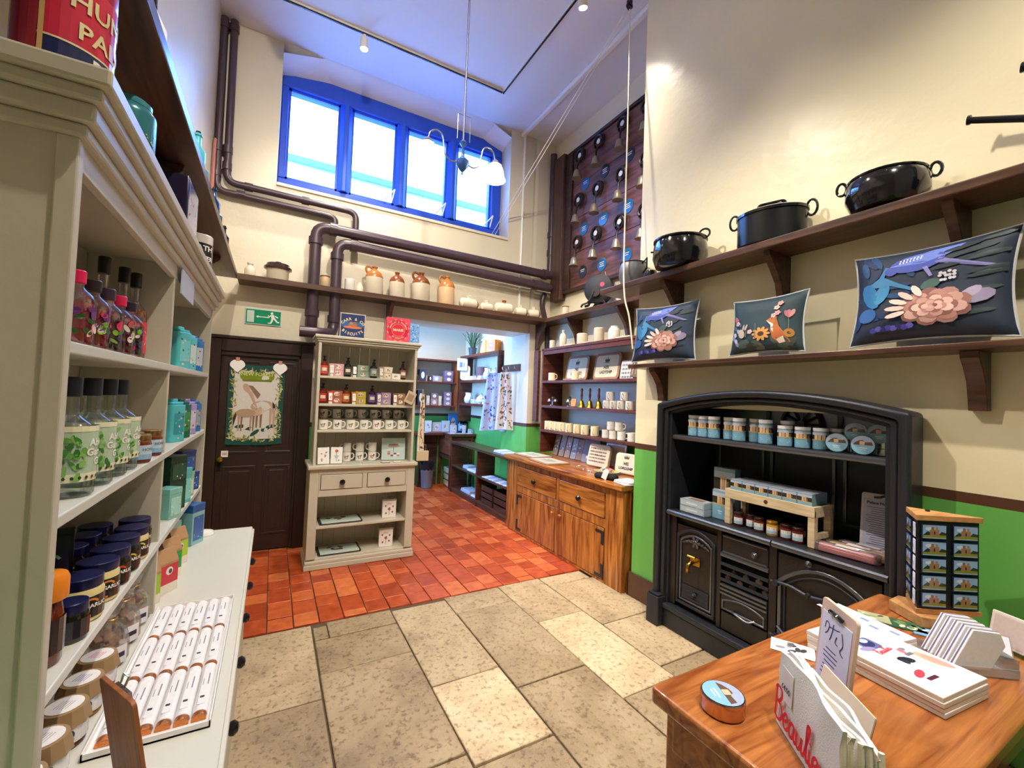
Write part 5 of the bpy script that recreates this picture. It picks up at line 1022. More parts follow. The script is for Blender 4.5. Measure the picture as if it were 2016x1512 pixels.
t = th('folded_bag', 'brown foil-wrapped packet leaning beside the white plaque', 'packet', (3.08, 3.09, 1.842)); t.rotation_euler = (R(-8), R(8), -L90)
MB().prism([(-.05, 0), (.05, 0), (.06, .1), (.045, .17), (-.055, .17), (-.06, .1)], -.015, .015, 'xz', 0, '#8A7668').build('packet_body', FOIL, t, bevel=.005); MB().box(-.03, -.018, .02, -.02, -.0155, .15, 0, '#C9B8A8').box(.012, -.018, .03, .02, -.0155, .16, 0, '#B8A698').build('packet_print', PRINT, t, smooth=0)
for i, y in enumerate((4.48, 4.12)):
    t = th('bell_ornament', ['small silver bell ornament at the left end of the third alcove shelf', 'small silver bell ornament beside the orange tag on its shelf'][i], 'ornament', (3.08, y, 1.5205), R(30*i))
    MB().lathe([(.035, 0), (.035, .008), (.008, .014), (.007, .08), (.012, .085), (0, .09)], seg=14).build('stand', SILV, t)
    for s in (-1, 1): MB().lathe([(.028, .03), (.025, .05), (.012, .065), (0, .068)], (s*.045, 0, .02), 14).build('bell', SILV, t)
    MB().lathe([(0, -.02), (.02, 0), (0, .02)], (.0, 0, .105), 12).tube([(-.05, 0, .09), (0, 0, .10), (.05, 0, .09)], .004, 6).build('crossbar', SILV, t)
t = tag(MB().prism(rrect(.09, .09, .01, 2, 0, .05), -.003, .003, 'xz', 0, '#D99A5A').build('orange_tag', PRINT, smooth=0), 'square orange tag propped beside the first handbell', 'tag'); t.location = (3.05, 4.02, 1.5205); t.rotation_euler = (R(-10), 0, -L90)
for i, y in enumerate((3.90, 3.755, 3.605)):
    t = th('handbell', 'brass handbell with a dark turned handle, %s of three on the third alcove shelf' % ['left', 'middle', 'right'][i], 'bell', (3.08, y, 1.5205), 0, 'brass handbells')
    MB().lathe([(.046, 0), (.042, .008), (.034, .035), (.026, .065), (.012, .08), (0, .082)], seg=20).build('bell_cup', BRASS, t); MB().lathe([(.008, .08), (.01, .10), (.015, .13), (.011, .17), (.015, .20), (.008, .215), (0, .217)], seg=14).build('handle', CUP, t)
for i, (y, z, x) in enumerate([(3.45, 0, 3.06), (3.345, 0, 3.06), (3.24, 0, 3.06), (3.12, 0, 3.06), (3.42, 1, 3.075), (3.21, 1, 3.075)]):
    mug('white mug with grey print on the third alcove shelf, %s' % ['bottom row nearest the handbells', 'bottom row second', 'bottom row third', 'bottom row nearest the chimney', 'stacked on top nearest the handbells', 'stacked on top nearest the chimney'][i], (x, y, 1.5205+.0895*z), R(-160), CER, .043, .088, [(rrect(.05, .016, .002, 1, 0, .05), '#8A8A92'), (rrect(.035, .008, .001, 1, 0, .03), '#9A9AA2')], group='printed mugs on the third alcove shelf')
for i, y in enumerate((4.545, 4.44, 4.335, 4.23, 4.10, 3.95, 3.81, 3.64)):
    mug('cream ribbed tankard mug on the lowest alcove shelf, %s from the left' % ORD[i], (3.07, y, 1.2155), R(-150), CREAMC, .047, .108, name='cream_tankard', group='cream tankards on the lowest alcove shelf')
for i, (y, z) in enumerate([(3.45, 0), (3.34, 0), (3.22, 0), (3.08, 0), (3.39, 1), (3.27, 1)]):
    mug('white mug on the lowest alcove shelf, %s' % ['bottom row nearest the tankards', 'bottom row second', 'bottom row third', 'bottom row nearest the chimney', 'upper row nearest the tankards', 'upper row nearest the chimney'][i], (3.06+.012*z, y, 1.2155+.0895*z), R(-70), CER, .043, .088, [(rrect(.05, .014, .002, 1, 0, .05), '#9A9AA0')], group='white mugs on the lowest alcove shelf')

# ------------------------------------------------------------------ waxed pine cupboard under the shelving (faces -x)
pc = th('pine_cupboard', 'long waxed pine cupboard with two drawers and two plank doors in the alcove', 'cupboard', (3.318, 3.69, 0), -L90)
MB().box(-1.08, -.745, .85, 1.0, 0, .895).box(-1.06, -.725, .835, .99, -.01, .85).build('worktop', PINEY, pc, smooth=0, bevel=.008)
b = MB(); F = -.70
b.box(-1.05, F, 0, -.80, F+.03, .835); b.box(.76, F, 0, .98, F+.03, .835); b.box(-.80, F, .785, .76, F+.03, .835); b.box(-.80, F, .48, .76, F+.03, .56); b.box(-.80, F, 0, .76, F+.03, .02); b.box(.0, F, .02, .07, F+.03, .48); b.box(.01, F, .56, .06, F+.03, .785)
b.build('front_frame', PINE, pc, smooth=0, bevel=.004)
MB().box(-1.05, F+.03, .0, -1.02, -.01, .835).build('end_panel', PINE, pc, smooth=0); MB().box(.95, F+.03, 0, .98, -.01, .835).build('end_panel', PINE, pc, smooth=0); MB().box(-1.02, -.03, 0, .95, -.01, .835).build('back_panel', PINE, pc, smooth=0)
for x0, x1 in ((-.795, .005), (.065, .755)):
    d = MB().box(x0+.004, F-.008, .565, x1-.004, F+.025, .78).build('drawer', PINEY, pc, smooth=0, bevel=.005)
    k = MB().lathe([(.01, 0), (.012, .012), (.026, .02), (.028, .03), (.018, .042), (0, .046)], ((x0+x1)/2, 0, .67), 16, axis='y'); k.v = [(p, F-.008-q, r) for p, q, r in k.v]; k.f = [q[::-1] for q in k.f]
    k.build('drawer_knob', KNOB, d)
for x0, x1, hx, kx in ((-.795, -.005, -.795, -.03), (.075, .755, .755, .10)):
    d = MB().box(x0+.004, F-.002, .025, (x0+x1)/2-.002, F+.02, .475).build('door', PINE, pc, smooth=0, bevel=.004)
    MB().box((x0+x1)/2+.002, F-.002, .025, x1-.004, F+.02, .475).build('plank', PINE, d, smooth=0, bevel=.004)
    k = MB().lathe([(.008, 0), (.009, .012), (.018, .02), (.012, .035), (0, .037)], (kx, 0, .42), 14, axis='y'); k.v = [(p, F-.002-q, r) for p, q, r in k.v]; k.f = [q[::-1] for q in k.f]
    k.build('door_knob', PINE, d)
    for z in (.33, .04):
        s = 1 if hx < 0 else -1; up = z > .2
        h = MB().box(min(hx, hx+s*.035), F-.007, z, max(hx, hx+s*.035), F-.0025, z+.12); zz = z+.095 if up else z
        h.box(min(hx+s*.035, hx+s*.11), F-.007, zz, max(hx+s*.035, hx+s*.11), F-.0025, zz+.025); h.build('strap_hinge', IRON, d, smooth=0, bevel=.001)
# on the pine cupboard
ZP = .8955
for i, (x, y, c) in enumerate([(2.83, 4.50, '#C8CFC6'), (2.74, 4.02, '#C9C4BA')]):
    t = th('lettered_tray', ['pale framed tray lying flat at the far end of the pine cupboard', 'pale framed tray lying flat nearer along the pine cupboard'][i], 'tray', (x, y, ZP), -L90+R(4-8*i))
    MB().prism(rrect(.44, .30, .03, 3), 0, .016, 'xy', 0, '#B08A6A').build('tray_rim', PRINT, t, bevel=.003); T = Matrix.Translation((0, 0, .0165))
    art([(rrect(.40, .26, .02, 3), c), (rrect(.18, .02, .004, 1, 0, .04), '#7A8A7A'), (rrect(.24, .02, .004, 1, 0, 0), '#7A8A7A'), (rrect(.2, .02, .004, 1, 0, -.04), '#8A9A8A')], 'tray_print', t, T)
PK = [(4.50, '#8A7050', .26, 'olive brown'), (4.37, '#9A7A5A', .27, 'tan'), (4.25, '#A8846A', .26, 'rosy tan'), (4.13, '#9A9AA2', .25, 'silver grey'), (4.02, '#94725C', .25, 'brown')]
for i, (y, c, h, nm) in enumerate(PK):
    t = th('leaning_packet', '%s paper packet leaning under the lowest alcove shelf, %s from the left' % (nm, ORD[i]), 'packet', (3.16, y, ZP)); t.rotation_euler = (R(-16), 0, -L90+R(8))
    MB().box(-.046, -.012, 0, .046, .012, h, 0, c).build('packet_body', PRINT, t, bevel=.004); art(face_art(.085, h*.8, ['#D9C8B0', '#6A5442', '#C9A98A', '#E2D8CC'], 7), 'packet_print', t, at(0, -.0127, .02))
t = th('grey_board', 'blue-grey picture board leaning beside the packets on the pine cupboard', 'board', (3.16, 3.84, ZP)); t.rotation_euler = (R(-18), 0, -L90+R(12))
MB().prism(rrect(.22, .27, .015, 3, 0, .135), -.006, .006, 'xz', 0, '#8C8CA0').build('board', PRINT, t, bevel=.002); art([(ell(-.03+.03*k, .06+.05*k, .02, .018), ['#E9E6EA', '#F2F0F2', '#C9C9D2'][k]) for k in range(3)], 'board_print', t, at(0, -.0065, 0))
t = th('lettered_block', 'cream cushion-like block printed with grey lettering on the pine cupboard', 'plaque', (3.04, 3.55, ZP+.006)); t.rotation_euler = (R(-14), 0, -L90+R(6))
MB().prism(rrect(.30, .24, .03, 4, 0, .12), -.02, .02, 'xz').build('block', CREAMCARD, t, bevel=.008)
art([(rrect(.012+.02*rnd.random(), .014, .002, 1, -.11+.026*(k % 9), .19-.034*(k//9)), rnd.choice(['#8A7A72', '#5A4E4A', '#A98A82'])) for k in range(45)], 'lettering', t, at(0, -.0215, 0))
t = th('pink_frame', 'pinkish picture frame standing behind the lettered block', 'frame', (3.17, 3.44, ZP)); t.rotation_euler = (R(-10), 0, -L90); f = MB()
for a in ((-.15, .0, -.13, .26), (.13, .0, .15, .26), (-.13, .24, .13, .26), (-.13, 0, .13, .02)): f.box(a[0], -.012, a[1], a[2], .008, a[3], 0, '#C9A090')
f.build('frame', FOIL, t, smooth=0); MB().box(-.129, -.004, .021, .129, .004, .239, 0, '#D9CFC4').build('picture', PRINT, t, smooth=0)
t = th('lordship_bag', 'cream canvas bag lettered HIS LORDSHIP standing on the pine cupboard', 'bag', (3.03, 3.10, ZP+.004)); t.rotation_euler = (R(-8), 0, -L90+R(8))
MB().prism(rrect(.27, .20, .035, 4, 0, .10), -.03, .03, 'xz').build('bag_body', CANVAS, t, bevel=.012)
txt('HIS', .042, at(0, -.031, .10), INK, t, bold=.0008); txt('LORDSHIP', .036, at(0, -.031, .055), INK, t, bold=.0008); art([([(x*.9, .145+y) for x, y in CROWN], '#6A6258')], 'crown', t, at(0, -.0305, 0))
for i in range(6):
    t = tag(MB().box(-.1, -.008, 0, .1, .008, .012, 0, ['#2A2630', '#EDEAEE'][i % 2]).build('leaflet', PRINT, smooth=0, bevel=.002), '%s folded leaflet fanned at the right end of the pine cupboard, %s up' % (['dark', 'white'][i % 2], ORD[i]), 'leaflet'); t.location = (2.95, 2.86-.004*i, ZP+.014*i); t.rotation_euler = (0, 0, R(30+5*i))
t = th('dark_pouch', 'black fabric pouch with a white price tag at the front of the pine cupboard', 'pouch', (2.68, 3.0, ZP), R(-70))
MB().prism(rrect(.22, .09, .03, 4), 0, .05, 'xy', 0, '#15171F').build('pouch_body', CLOTHP, t, bevel=.018); q = MB(); q.T = Matrix.Translation((.02, -.05, .064)) @ Matrix.Rotation(R(20), 4, 'Y'); q.box(-.025, -.002, -.06, .025, 0, .02, 0, '#F4F2F4').build('price_tag', PRINT, t, smooth=0)
t = th('patterned_dish', 'shallow olive and cream dish holding little red and white trinkets', 'dish', (2.86, 3.19, ZP))
MB().lathe([(.06, 0), (.07, .004), (.12, .03), (.115, .032), (.06, .01), (0, .008)], seg=26, c='#B9B87A').build('dish', FOIL, t)
q = MB()
for k in range(16): q.T = Matrix.Translation((rnd.uniform(-.06, .06), rnd.uniform(-.06, .06), .03+rnd.random()*.025)) @ Matrix.Rotation(rnd.random()*3, 4, (rnd.random(), rnd.random(), 1)); q.box(-.016, -.011, -.008, .016, .011, .008, 0, rnd.choice(['#D8404A', '#F2EEEA', '#C9D6CC', '#4A5A52', '#E8A0A0']))
q.build('trinkets', PRINT, t, smooth=0)['kind'] = 'stuff'
for i, (x, y, c) in enumerate([(2.72, 2.765, '#F2F0F4'), (2.74, 2.775, '#E4E2EA')]):
    t = tag(MB().prism(rrect(.19, .19, .02, 3), 0, .012, 'xy', 0, c).build('printed_bag', PRINT, smooth=0, bevel=.004), ['white printed paper bag lying flat at the pine cupboard end', 'second white paper bag lying on the first at the cupboard end'][i], 'bag'); t.location = (x, y, ZP+.0135*i); t.rotation_euler = (0, 0, R(80+15*i))
for i, (x, y) in enumerate([(2.86, 3.66), (2.80, 3.48), (2.78, 3.34), (2.90, 3.36)]):
    t = th('key_ring', 'small silver key ring trinket on the pine cupboard, %s from the trays' % ORD[i], 'trinket', (x, y, ZP), R(40*i), 'key rings on the pine cupboard')
    MB().tube([(.014*math.cos(a), .014*math.sin(a), .003) for a in [2*PI*k/12 for k in range(12)]], .0025, 6, closed=True).build('ring', SILV, t); MB().prism(rrect(.03, .022, .005, 3, .03, 0), 0, .012, 'xy', 0, ['#E6E2DC', '#C9A08A', '#E8E8EC', '#B9C2C0'][i]).build('fob', FOIL, t, bevel=.003)

# ------------------------------------------------------------------ the room beyond the arch
rail = th('peg_rail', 'dark peg rail on the arch pier carrying two aprons', 'rail', (2.968, 5.37, 2.02), -L90); MB().box(-.25, -.02, -.05, .25, 0, .05).build('rail_board', SHELF, rail, smooth=0, bevel=.004)
for x in (-.18, .0, .18): MB().tube([(x, -.02, -.01), (x, -.05, -.01), (x, -.055, .02)], .008, 6).build('peg', SILV, rail)
drape('hanging_apron', 'pale blue patterned apron hung on the farther peg of the arch pier', 'apron', (2.82, 5.60, 1.95), -R(38), .40, .84, ['#4A5AA0', '#7A6A9A', '#2A3A6A', '#B8C8EA', '#C86A6A'], '#BCC8EC', 5, .02, 'aprons on the peg rail', .45, 80)
drape('hanging_apron', 'white woodland-print apron hung on the nearer peg of the arch pier', 'apron', (2.84, 5.30, 1.95), -R(38), .26, .80, ['#B8503A', '#8A6A3A', '#5A6A4A', '#D88A6A', '#3A4A5A'], '#E4DFE2', 4, .018, 'aprons on the peg rail', .4, 70)
# low open shelves running through the arch, faces -x
lu = th('low_shelving', 'low dark wooden open shelving running through the archway', 'shelving', (2.955, 5.80, 0), -L90)
MB().box(-1.02, -.31, .80, 1.02, 0, .84).build('shelf_top', SHELF, lu, smooth=0, bevel=.004)
for z in (.42, .06): MB().box(-1.0, -.29, z, 1.0, 0, z+.03).build('shelf', SHELF, lu, smooth=0, bevel=.003)
for x in (-1.0, .02, .97): MB().box(x, -.295, 0, x+.03, 0, .80).build('upright', CUP, lu, smooth=0, bevel=.003)
MB().box(-1.0, -.28, 0, 1.0, -.26, .06).build('plinth', SHELF, lu, smooth=0)
for i, (x, y, z, w, d, h, c, nm) in enumerate([(2.80, 4.98, .8405, .2, .26, .016, '#BFD0E8', 'blue-white folded tea towel pack lying on the low shelving top'), (2.80, 5.22, .8405, .2, .2, .02, '#D0D8EC', 'pale blue folded pack beside the tea towel pack'), (2.78, 6.0, .4505, .2, .3, .02, '#DDE0EC', 'white folded cloths on the upper open shelf, far bay'), (2.79, 6.3, .4505, .16, .2, .03, '#C9CCD8', 'grey folded cloth behind the white cloths in the far bay'), (2.79, 6.22, .0905, .2, .36, .03, '#B9BCCC', 'pale folded throw on the bottom shelf, far bay'), (2.76, 5.91, .0905, .14, .2, .015, '#E4E6F2', 'white folded sheet before the throw on the bottom shelf')]):
    t = tag(MB().box(-w/2, -d/2, 0, w/2, d/2, h, 0, c).box(-w/2+.004, -d/2+.006, h, w/2-.004, d/2-.01, h*1.7, 0, c).build('folded_cloth', CLOTHP, smooth=0, bevel=.006), nm, 'cloth'); t.location = (x, y, z)
for i in range(7):
    t = tag(MB().box(-.09, -.045, 0, .09, .045, .01, 0, ['#C9D4F0', '#AFC0EA', '#E2E6F6', '#9FB0DC', '#D4DCF4', '#B8C6EC', '#EEF0FA'][i]).build('folded_cloth', CLOTHP, smooth=0, bevel=.003), 'pale blue folded cloth fanned on the near upper open shelf, %s from the near end' % ORD[i], 'cloth', 'fanned cloths on the low shelving'); t.location = (2.76, 4.93+.105*i, .4505+.0); t.rotation_euler = (R(0), R(0), R(20)); 
for i, y in enumerate((5.03, 5.43)):
    t = th('storage_crate', 'dark slatted storage crate on the bottom shelf, %s one' % ['nearer', 'farther'][i], 'crate', (2.80, y, .0905), -L90); m = DKW
    for z in (.0, .09, .18): MB().box(-.17, -.125, z, .17, -.113, z+.07).build('slat', m, t, smooth=0)
    MB().box(-.17, -.113, 0, -.158, .12, .25).box(.158, -.113, 0, .17, .12, .25).box(-.158, -.113, 0, .158, .12, .01).build('crate_body', m, t, smooth=0)
# desk with drawer pedestal beyond the low shelves
dk = th('wooden_desk', 'red-brown wooden desk with a solid end panel in the back room', 'desk', (2.90, 7.15, 0))
MB().box(-.24, -.30, .90, .23, .34, .94).build('desk_top', CUP, dk, smooth=0, bevel=.004); MB().box(-.22, -.26, .58, -.19, .33, .898).build('end_panel', wood('red_desk_panel', '#6A3520', '#95543A', .35, 'y', 2), dk, smooth=0, bevel=.004)
for y in (-.26, .28): MB().box(-.22, y, 0, -.17, y+.05, .58).build('leg', CUP, dk, smooth=0, bevel=.003)
for y in (-.26, .28): MB().box(.15, y, 0, .20, y+.05, .898).build('leg', CUP, dk, smooth=0, bevel=.003)
MB().box(-.215, -.21, .50, -.185, .28, .56).build('cross_rail', CUP, dk, smooth=0); MB().box(-.19, -.25, .84, .2, -.22, .898).build('front_rail', CUP, dk, smooth=0)
t = th('slatted_crate', 'pale slatted wooden crate standing under the desk end', 'crate', (2.86, 7.14, 0.001), -L90)
for z in (.02, .13, .24): MB().box(-.16, -.13, z, .16, -.115, z+.085).build('slat', LIGHTW, t, smooth=0, bevel=.002)
MB().box(-.16, -.115, 0, -.145, .1, .33).box(.145, -.115, 0, .16, .1, .33).box(-.145, -.115, 0, .145, .1, .012).build('crate_body', LIGHTW, t, smooth=0)
wt = th('corner_worktop', 'dark worktop along the end wall of the back room', 'desk', (2.40, 7.30, 0)); MB().box(-.30, -.16, .90, .24, .19, .94).build('worktop', CUP, wt, smooth=0, bevel=.004); MB().box(-.15, -.02, 0, -.12, .19, .898).build('support_panel', SHELF, wt, smooth=0); MB().box(-.12, .15, .0, .24, .19, .898).build('back_panel', SHELF, wt, smooth=0)  # dark back panel put in for the shade under the worktop
t = th('waste_bin', 'grey metal waste bin with a black liner beside the desk', 'bin', (2.38, 7.17, .001)); MB().lathe([(.085, 0), (.09, .004), (.115, .36), (.118, .365), (.11, .365), (.085, .02), (0, .02)], seg=22).build('bin_body', mat('grey_bin', '#8A8F98', .4, metal=.4), t)
q = MB(); n = 22; q.add([(.119*math.cos(2*PI*k/n), .119*math.sin(2*PI*k/n), .31+.015*(k % 2)) for k in range(n)]+[(.122*math.cos(2*PI*k/n), .122*math.sin(2*PI*k/n), .40+.03*((k*7) % 3)) for k in range(n)], [(k, (k+1) % n, n+(k+1) % n, n+k) for k in range(n)]); q.build('bin_liner', mat('black_liner', '#1A1A22', .35), t)
# shelves in the back room
e1 = th('back_room_shelving', 'brown shelving on the end wall of the back room holding patterned tins', 'shelving', (2.50, 7.495, 0))
for x in (-.39, .37): MB().box(x, -.28, 1.32, x+.03, 0, 2.22).build('side_panel', wood('orange_side', '#7A3A1C', '#B0622F', .4, 'z', 2) if x > 0 else CUP, e1, smooth=0)
for z in (2.22, 1.83, 1.41): MB().box(-.36, -.28, z-.03, .37, 0, z).build('shelf', CUP, e1, smooth=0, bevel=.003)
e2 = th('back_room_shelving', 'brown shelving on the right wall of the back room holding white china', 'shelving', (3.135, 6.40, 0), -L90)
for x in (-.76, .70): MB().box(x, -.235, 1.15, x+.03, 0, 2.30).build('side_panel', CUP, e2, smooth=0)
for z in (2.30, 1.87, 1.475): MB().box(-.73, -.235, z-.04, .70, 0, z).build('shelf', CUP, e2, smooth=0, bevel=.003)
B = [(2.26, 0, .12, .12, .20, '#3A4460', 'dark blue patterned tin at the left of the top tin shelf'), (2.40, 0, .05, .1, .10, '#2E2E38', 'small black tin on the top tin shelf'), (2.51, 0, .12, .1, .10, '#A9A9BC', 'low grey patterned tin on the top tin shelf'), (2.74, 0, .16, .12, .10, '#7A6A8A', 'mauve patterned tin, lower of the pair on the top tin shelf'), (2.74, .1015, .16, .12, .10, '#8A7A9A', 'mauve patterned tin, upper of the pair on the top tin shelf'),
     (2.24, -.42, .11, .12, .26, '#39415A', 'tall dark patterned tin on the lower tin shelf'), (2.38, -.42, .06, .06, .17, '#E0D0B0', 'cream carton left of the peach tins'), (2.49, -.42, .12, .1, .115, '#B88A80', 'peach tin, lower of two on the lower tin shelf'), (2.49, -.3035, .12, .1, .10, '#8A6A6A', 'russet tin, upper of two on the lower tin shelf'), (2.60, -.42, .06, .06, .17, '#E6DCC0', 'cream carton between the two tin stacks'), (2.74, -.42, .13, .1, .08, '#A890A8', 'mauve tin at the bottom of the three-high stack'), (2.74, -.3385, .13, .1, .08, '#A08898', 'mauve tin in the middle of the three-high stack'), (2.74, -.257, .13, .1, .08, '#8A7288', 'dark mauve tin on top of the three-high stack')]
for x, dz, w, d, h, c, nm in B: soapbox(nm, (x, 7.32, 1.8305+dz), c, w, d, h, 'patterned_tin', ['#E6E0EA', '#C9C2D8', '#F0E0D8'], 'tin', 'tins in the back room')
t = th('orange_tin', 'orange tin box standing on top of the back room wall shelving', 'tin', (3.02, 6.12, 2.3005), -L90+R(25)); MB().prism(rrect(.24, .14, .03, 4), 0, .20, 'xy', 0, '#EE8A1E').build('tin_body', FOIL, t, bevel=.004); art([(rrect(.11, .11, .01, 2, .02, .10), '#E2661A'), (rrect(.06, .03, .003, 1, .02, .11), '#F4B84A')], 'tin_print', t, at(0, -.0707, 0), PRINTG)
t = th('potted_herb', 'wispy green potted plant on the back room wall shelving', 'plant', (3.0, 6.86, 2.3005)); MB().lathe([(.05, 0), (.055, .005), (.075, .13), (.08, .135), (.07, .135), (.06, .11), (0, .11)], seg=18).build('pot', mat('slate_pot', '#3A4650', .5), t)
q = MB()
for k in range(60):
    a, r_, h = rnd.random()*2*PI, rnd.uniform(.04, .2), rnd.uniform(.15, .45); q.tube(smooth_path([(.02*math.cos(a), .02*math.sin(a), .11), (r_*.5*math.cos(a), r_*.5*math.sin(a), .11+h*.6), (r_*math.cos(a), r_*math.sin(a), .11+h)], 3), .004, 4, 0, rnd.choice(['#4F6F58', '#6A8A66', '#3F5A4C']))
q.build('leaves', PRINT, t)['kind'] = 'stuff'
t = th('hanging_card', 'white printed card hanging at the corner of the back room shelving', 'card', (2.87, 6.98, 2.04), -L90+R(60)); MB().prism(rrect(.18, .21, .01, 2, 0, .105), -.004, 0, 'xz', 0, '#CBDCF4').build('card', PRINT, t, smooth=0); art([(rrect(.05, .09, .003, 1, -.02, .1), '#6A7AB0'), (rrect(.02, .07, .003, 1, .03, .1), '#7A8ABC')], 'card_print', t, at(0, -.0045, 0))
t = tag(MB().prism(rrect(.17, .26, .05, 4, 0, .13), -.012, 0, 'xz').build('chopping_board', CREAMCARD, bevel=.003), 'pale round-cornered board standing below the hanging card', 'board'); t.location = (2.86, 6.98, 1.8705); t.rotation_euler = (R(-4), 0, -L90+R(60)); t.location.x = 2.93
def chinaware(label, x, y, z, kind, s=1):
    t = th('china_'+kind, label, 'china', (x, y, z), R(-100), 'white china in the back room')
    if kind == 'jug': MB().lathe([(.04*s, 0), (.055*s, .02*s), (.06*s, .06*s), (.04*s, .11*s), (.045*s, .14*s), (.04*s, .14*s), (0, .1*s)], seg=18).build('body', CER, t); MB().tube(smooth_path([(.05*s, 0, .04*s), (.09*s, 0, .06*s), (.085*s, 0, .11*s), (.045*s, 0, .12*s)], 4), .007*s, 6).build('handle', CER, t)
    if kind == 'dish': MB().box(-.09*s, -.05*s, .0, .09*s, .05*s, .012*s).box(-.09*s, -.05*s, .012*s, -.08*s, .05*s, .06*s).box(.08*s, -.05*s, .012*s, .09*s, .05*s, .06*s).box(-.08*s, -.05*s, .012*s, .08*s, -.04*s, .06*s).box(-.08*s, .04*s, .012*s, .08*s, .05*s, .06*s).build('body', CER, t, smooth=0); MB().lathe([(.012*s, .0), (.02*s, .02*s), (0, .024*s)], (0, -.055*s, .03*s), 10).build('lug', CER, t)
    if kind == 'pot': MB().lathe([(.045*s, 0), (.065*s, .03*s), (.06*s, .08*s), (.03*s, .10*s)], seg=18).build('body', CER, t); MB().lathe([(.035*s, .10*s), (.012*s, .12*s), (.014*s, .135*s), (0, .14*s)], seg=14).build('lid', mat('pale_blue_china', '#B9C8EC', .2), t)
    return t
for i, (x, y, z, k, s, nm) in enumerate([(2.97, 6.88, 1.4755, 'jug', 1.3, 'white china jug at the far end of the lower china shelf'), (2.97, 6.58, 1.4755, 'dish', 1.2, 'white china dish beside the far jug'), (2.97, 6.36, 1.4755, 'pot', 1.3, 'white china pot with a blue lid in the middle of the lower shelf'), (2.97, 6.12, 1.4755, 'dish', 1.2, 'white china dish nearest the aprons on the lower shelf'), (2.97, 5.88, 1.4755, 'pot', 1.3, 'white china pot half hidden behind the blue apron'),
        (2.97, 6.72, 1.8705, 'dish', 1.1, 'white china dish under the tilted grey basket'), (2.97, 6.36, 1.8705, 'dish', 1.1, 'small white dish on the upper china shelf'), (2.97, 6.15, 1.8705, 'jug', 1.3, 'white jug on the upper china shelf'), (2.97, 5.90, 1.8705, 'pot', 1.3, 'white pot by the blue box on the upper china shelf')]): chinaware(nm, x, y, z, k, s)
t = tag(MB().box(-.05, -.04, 0, .05, .04, .17, 0, '#8FB0E8').build('blue_box', FOIL, smooth=0, bevel=.003), 'pale blue box standing at the near end of the upper china shelf', 'box'); t.location = (2.97, 5.745, 1.8705)
t = th('grey_basket', 'tilted grey woven basket behind the dishes on the upper china shelf', 'basket', (3.04, 6.54, 1.8705)); t.rotation_euler = (0, R(-24), 0); q = MB().lathe([(.06, .03), (.085, .05), (.09, .22), (.082, .22), (.075, .06), (0, .05)], seg=18, c='#6A5A66').build('basket_body', CLOTHP, t)
t.rotation_euler = (0, 0, 0)
# goods on the desk and worktop
G = [(2.30, 7.20, .14, .10, .02, '#6FC0DE', 'turquoise flat pack at the left end of the worktop'), (2.30, 7.20, .13, .09, .0, '', ''), (2.425, 7.36, .12, .04, .20, '#EDEAF2', 'white standing card on the end worktop'), (2.59, 7.38, .17, .04, .17, '#D8C8D0', 'pinkish standing card on the end worktop'), (2.75, 7.36, .14, .06, .2, '#C9E0EA', 'pale aqua gift bag on the desk'), (2.90, 7.40, .17, .05, .32, '#5FA0E0', 'bright blue display box standing at the back of the desk'), (2.80, 7.10, .1, .06, .14, '#E0C8D4', 'pink and white bottle carton on the desk'), (2.98, 7.05, .05, .05, .14, '#D8D8EC', 'white tube carton before the dark bottles'), (3.08, 6.98, .1, .03, .08, '#B8CCF0', 'pale blue card holder at the desk front'), (2.86, 6.93, .22, .10, .012, '#9AD0E4', 'aqua notebook lying along the front edge of the desk'), (3.03, 6.93, .10, .08, .01, '#E6EAF6', 'white leaflet lying on the desk front'), (2.73, 6.98, .10, .16, .01, '#CFDDF2', 'pale leaflet lying at the desk corner'), (2.33, 7.38, .05, .05, .2, '#EDB83A', 'yellow bottle carton standing by the dresser edge')]
for x, y, w, d, h, c, nm in G:
    if nm: soapbox(nm, (x, y, .9405), c, w, d, h, 'gift_item', ['#F2F0F4', '#8AA8D8', '#E8A8B0', '#6A7AA0'], 'gift', 'gifts on the back room desk')
for i, (x, y) in enumerate([(2.98, 7.22), (3.08, 7.28)]):
    pump('dark pump bottle with a pale blue label on the back room desk, %s one' % ['left', 'right'][i], (x, y, .9405), '#8FB8E6', '#E6ECF6', '#17141A', 'dark bottles on the desk').scale = (1.4, 1.4, 1.6)

# ------------------------------------------------------------------ black cast-iron range in the chimney breast (faces -x)
rg = th('kitchen_range', 'black cast-iron kitchen range with an arched surround, used as a display', 'range', (2.57, 1.556, 0), -L90)
def arch_pts(w, zs, za, n=20, z0=0):
    return [(-w, z0)]+[(-w+2*w*i/n, zs+(za-zs)*(1-(-1+2*i/n)**2)) for i in range(n+1)]+[(w, z0)]
def ring(b, o, i, y0, y1):
    n = len(o); vs = [(x, y0, z) for x, z in o]+[(x, y0, z) for x, z in i]+[(x, y1, z) for x, z in o]+[(x, y1, z) for x, z in i]; fs = []
    for k in range(n-1):
        fs += [(k, n+k, n+k+1, k+1), (2*n+k, 2*n+k+1, 3*n+k+1, 3*n+k), (k, k+1, 2*n+k+1, 2*n+k), (n+k, 3*n+k, 3*n+k+1, n+k+1)]
    fs += [(0, 2*n, 3*n, n), (n-1, 2*n-1, 4*n-1, 3*n-1)]; return b.add(vs, fs)
b = MB(); ring(b, arch_pts(.735, 1.60, 1.70), arch_pts(.685, 1.565, 1.655), -.055, .10); b.build('surround_moulding', IRON, rg, smooth=40, bevel=.018, seg=3)
b = MB(); ring(b, arch_pts(.684, 1.564, 1.654), arch_pts(.650, 1.545, 1.63), -.03, .14); b.build('surround_inner_moulding', IRON, rg, smooth=40, bevel=.010)
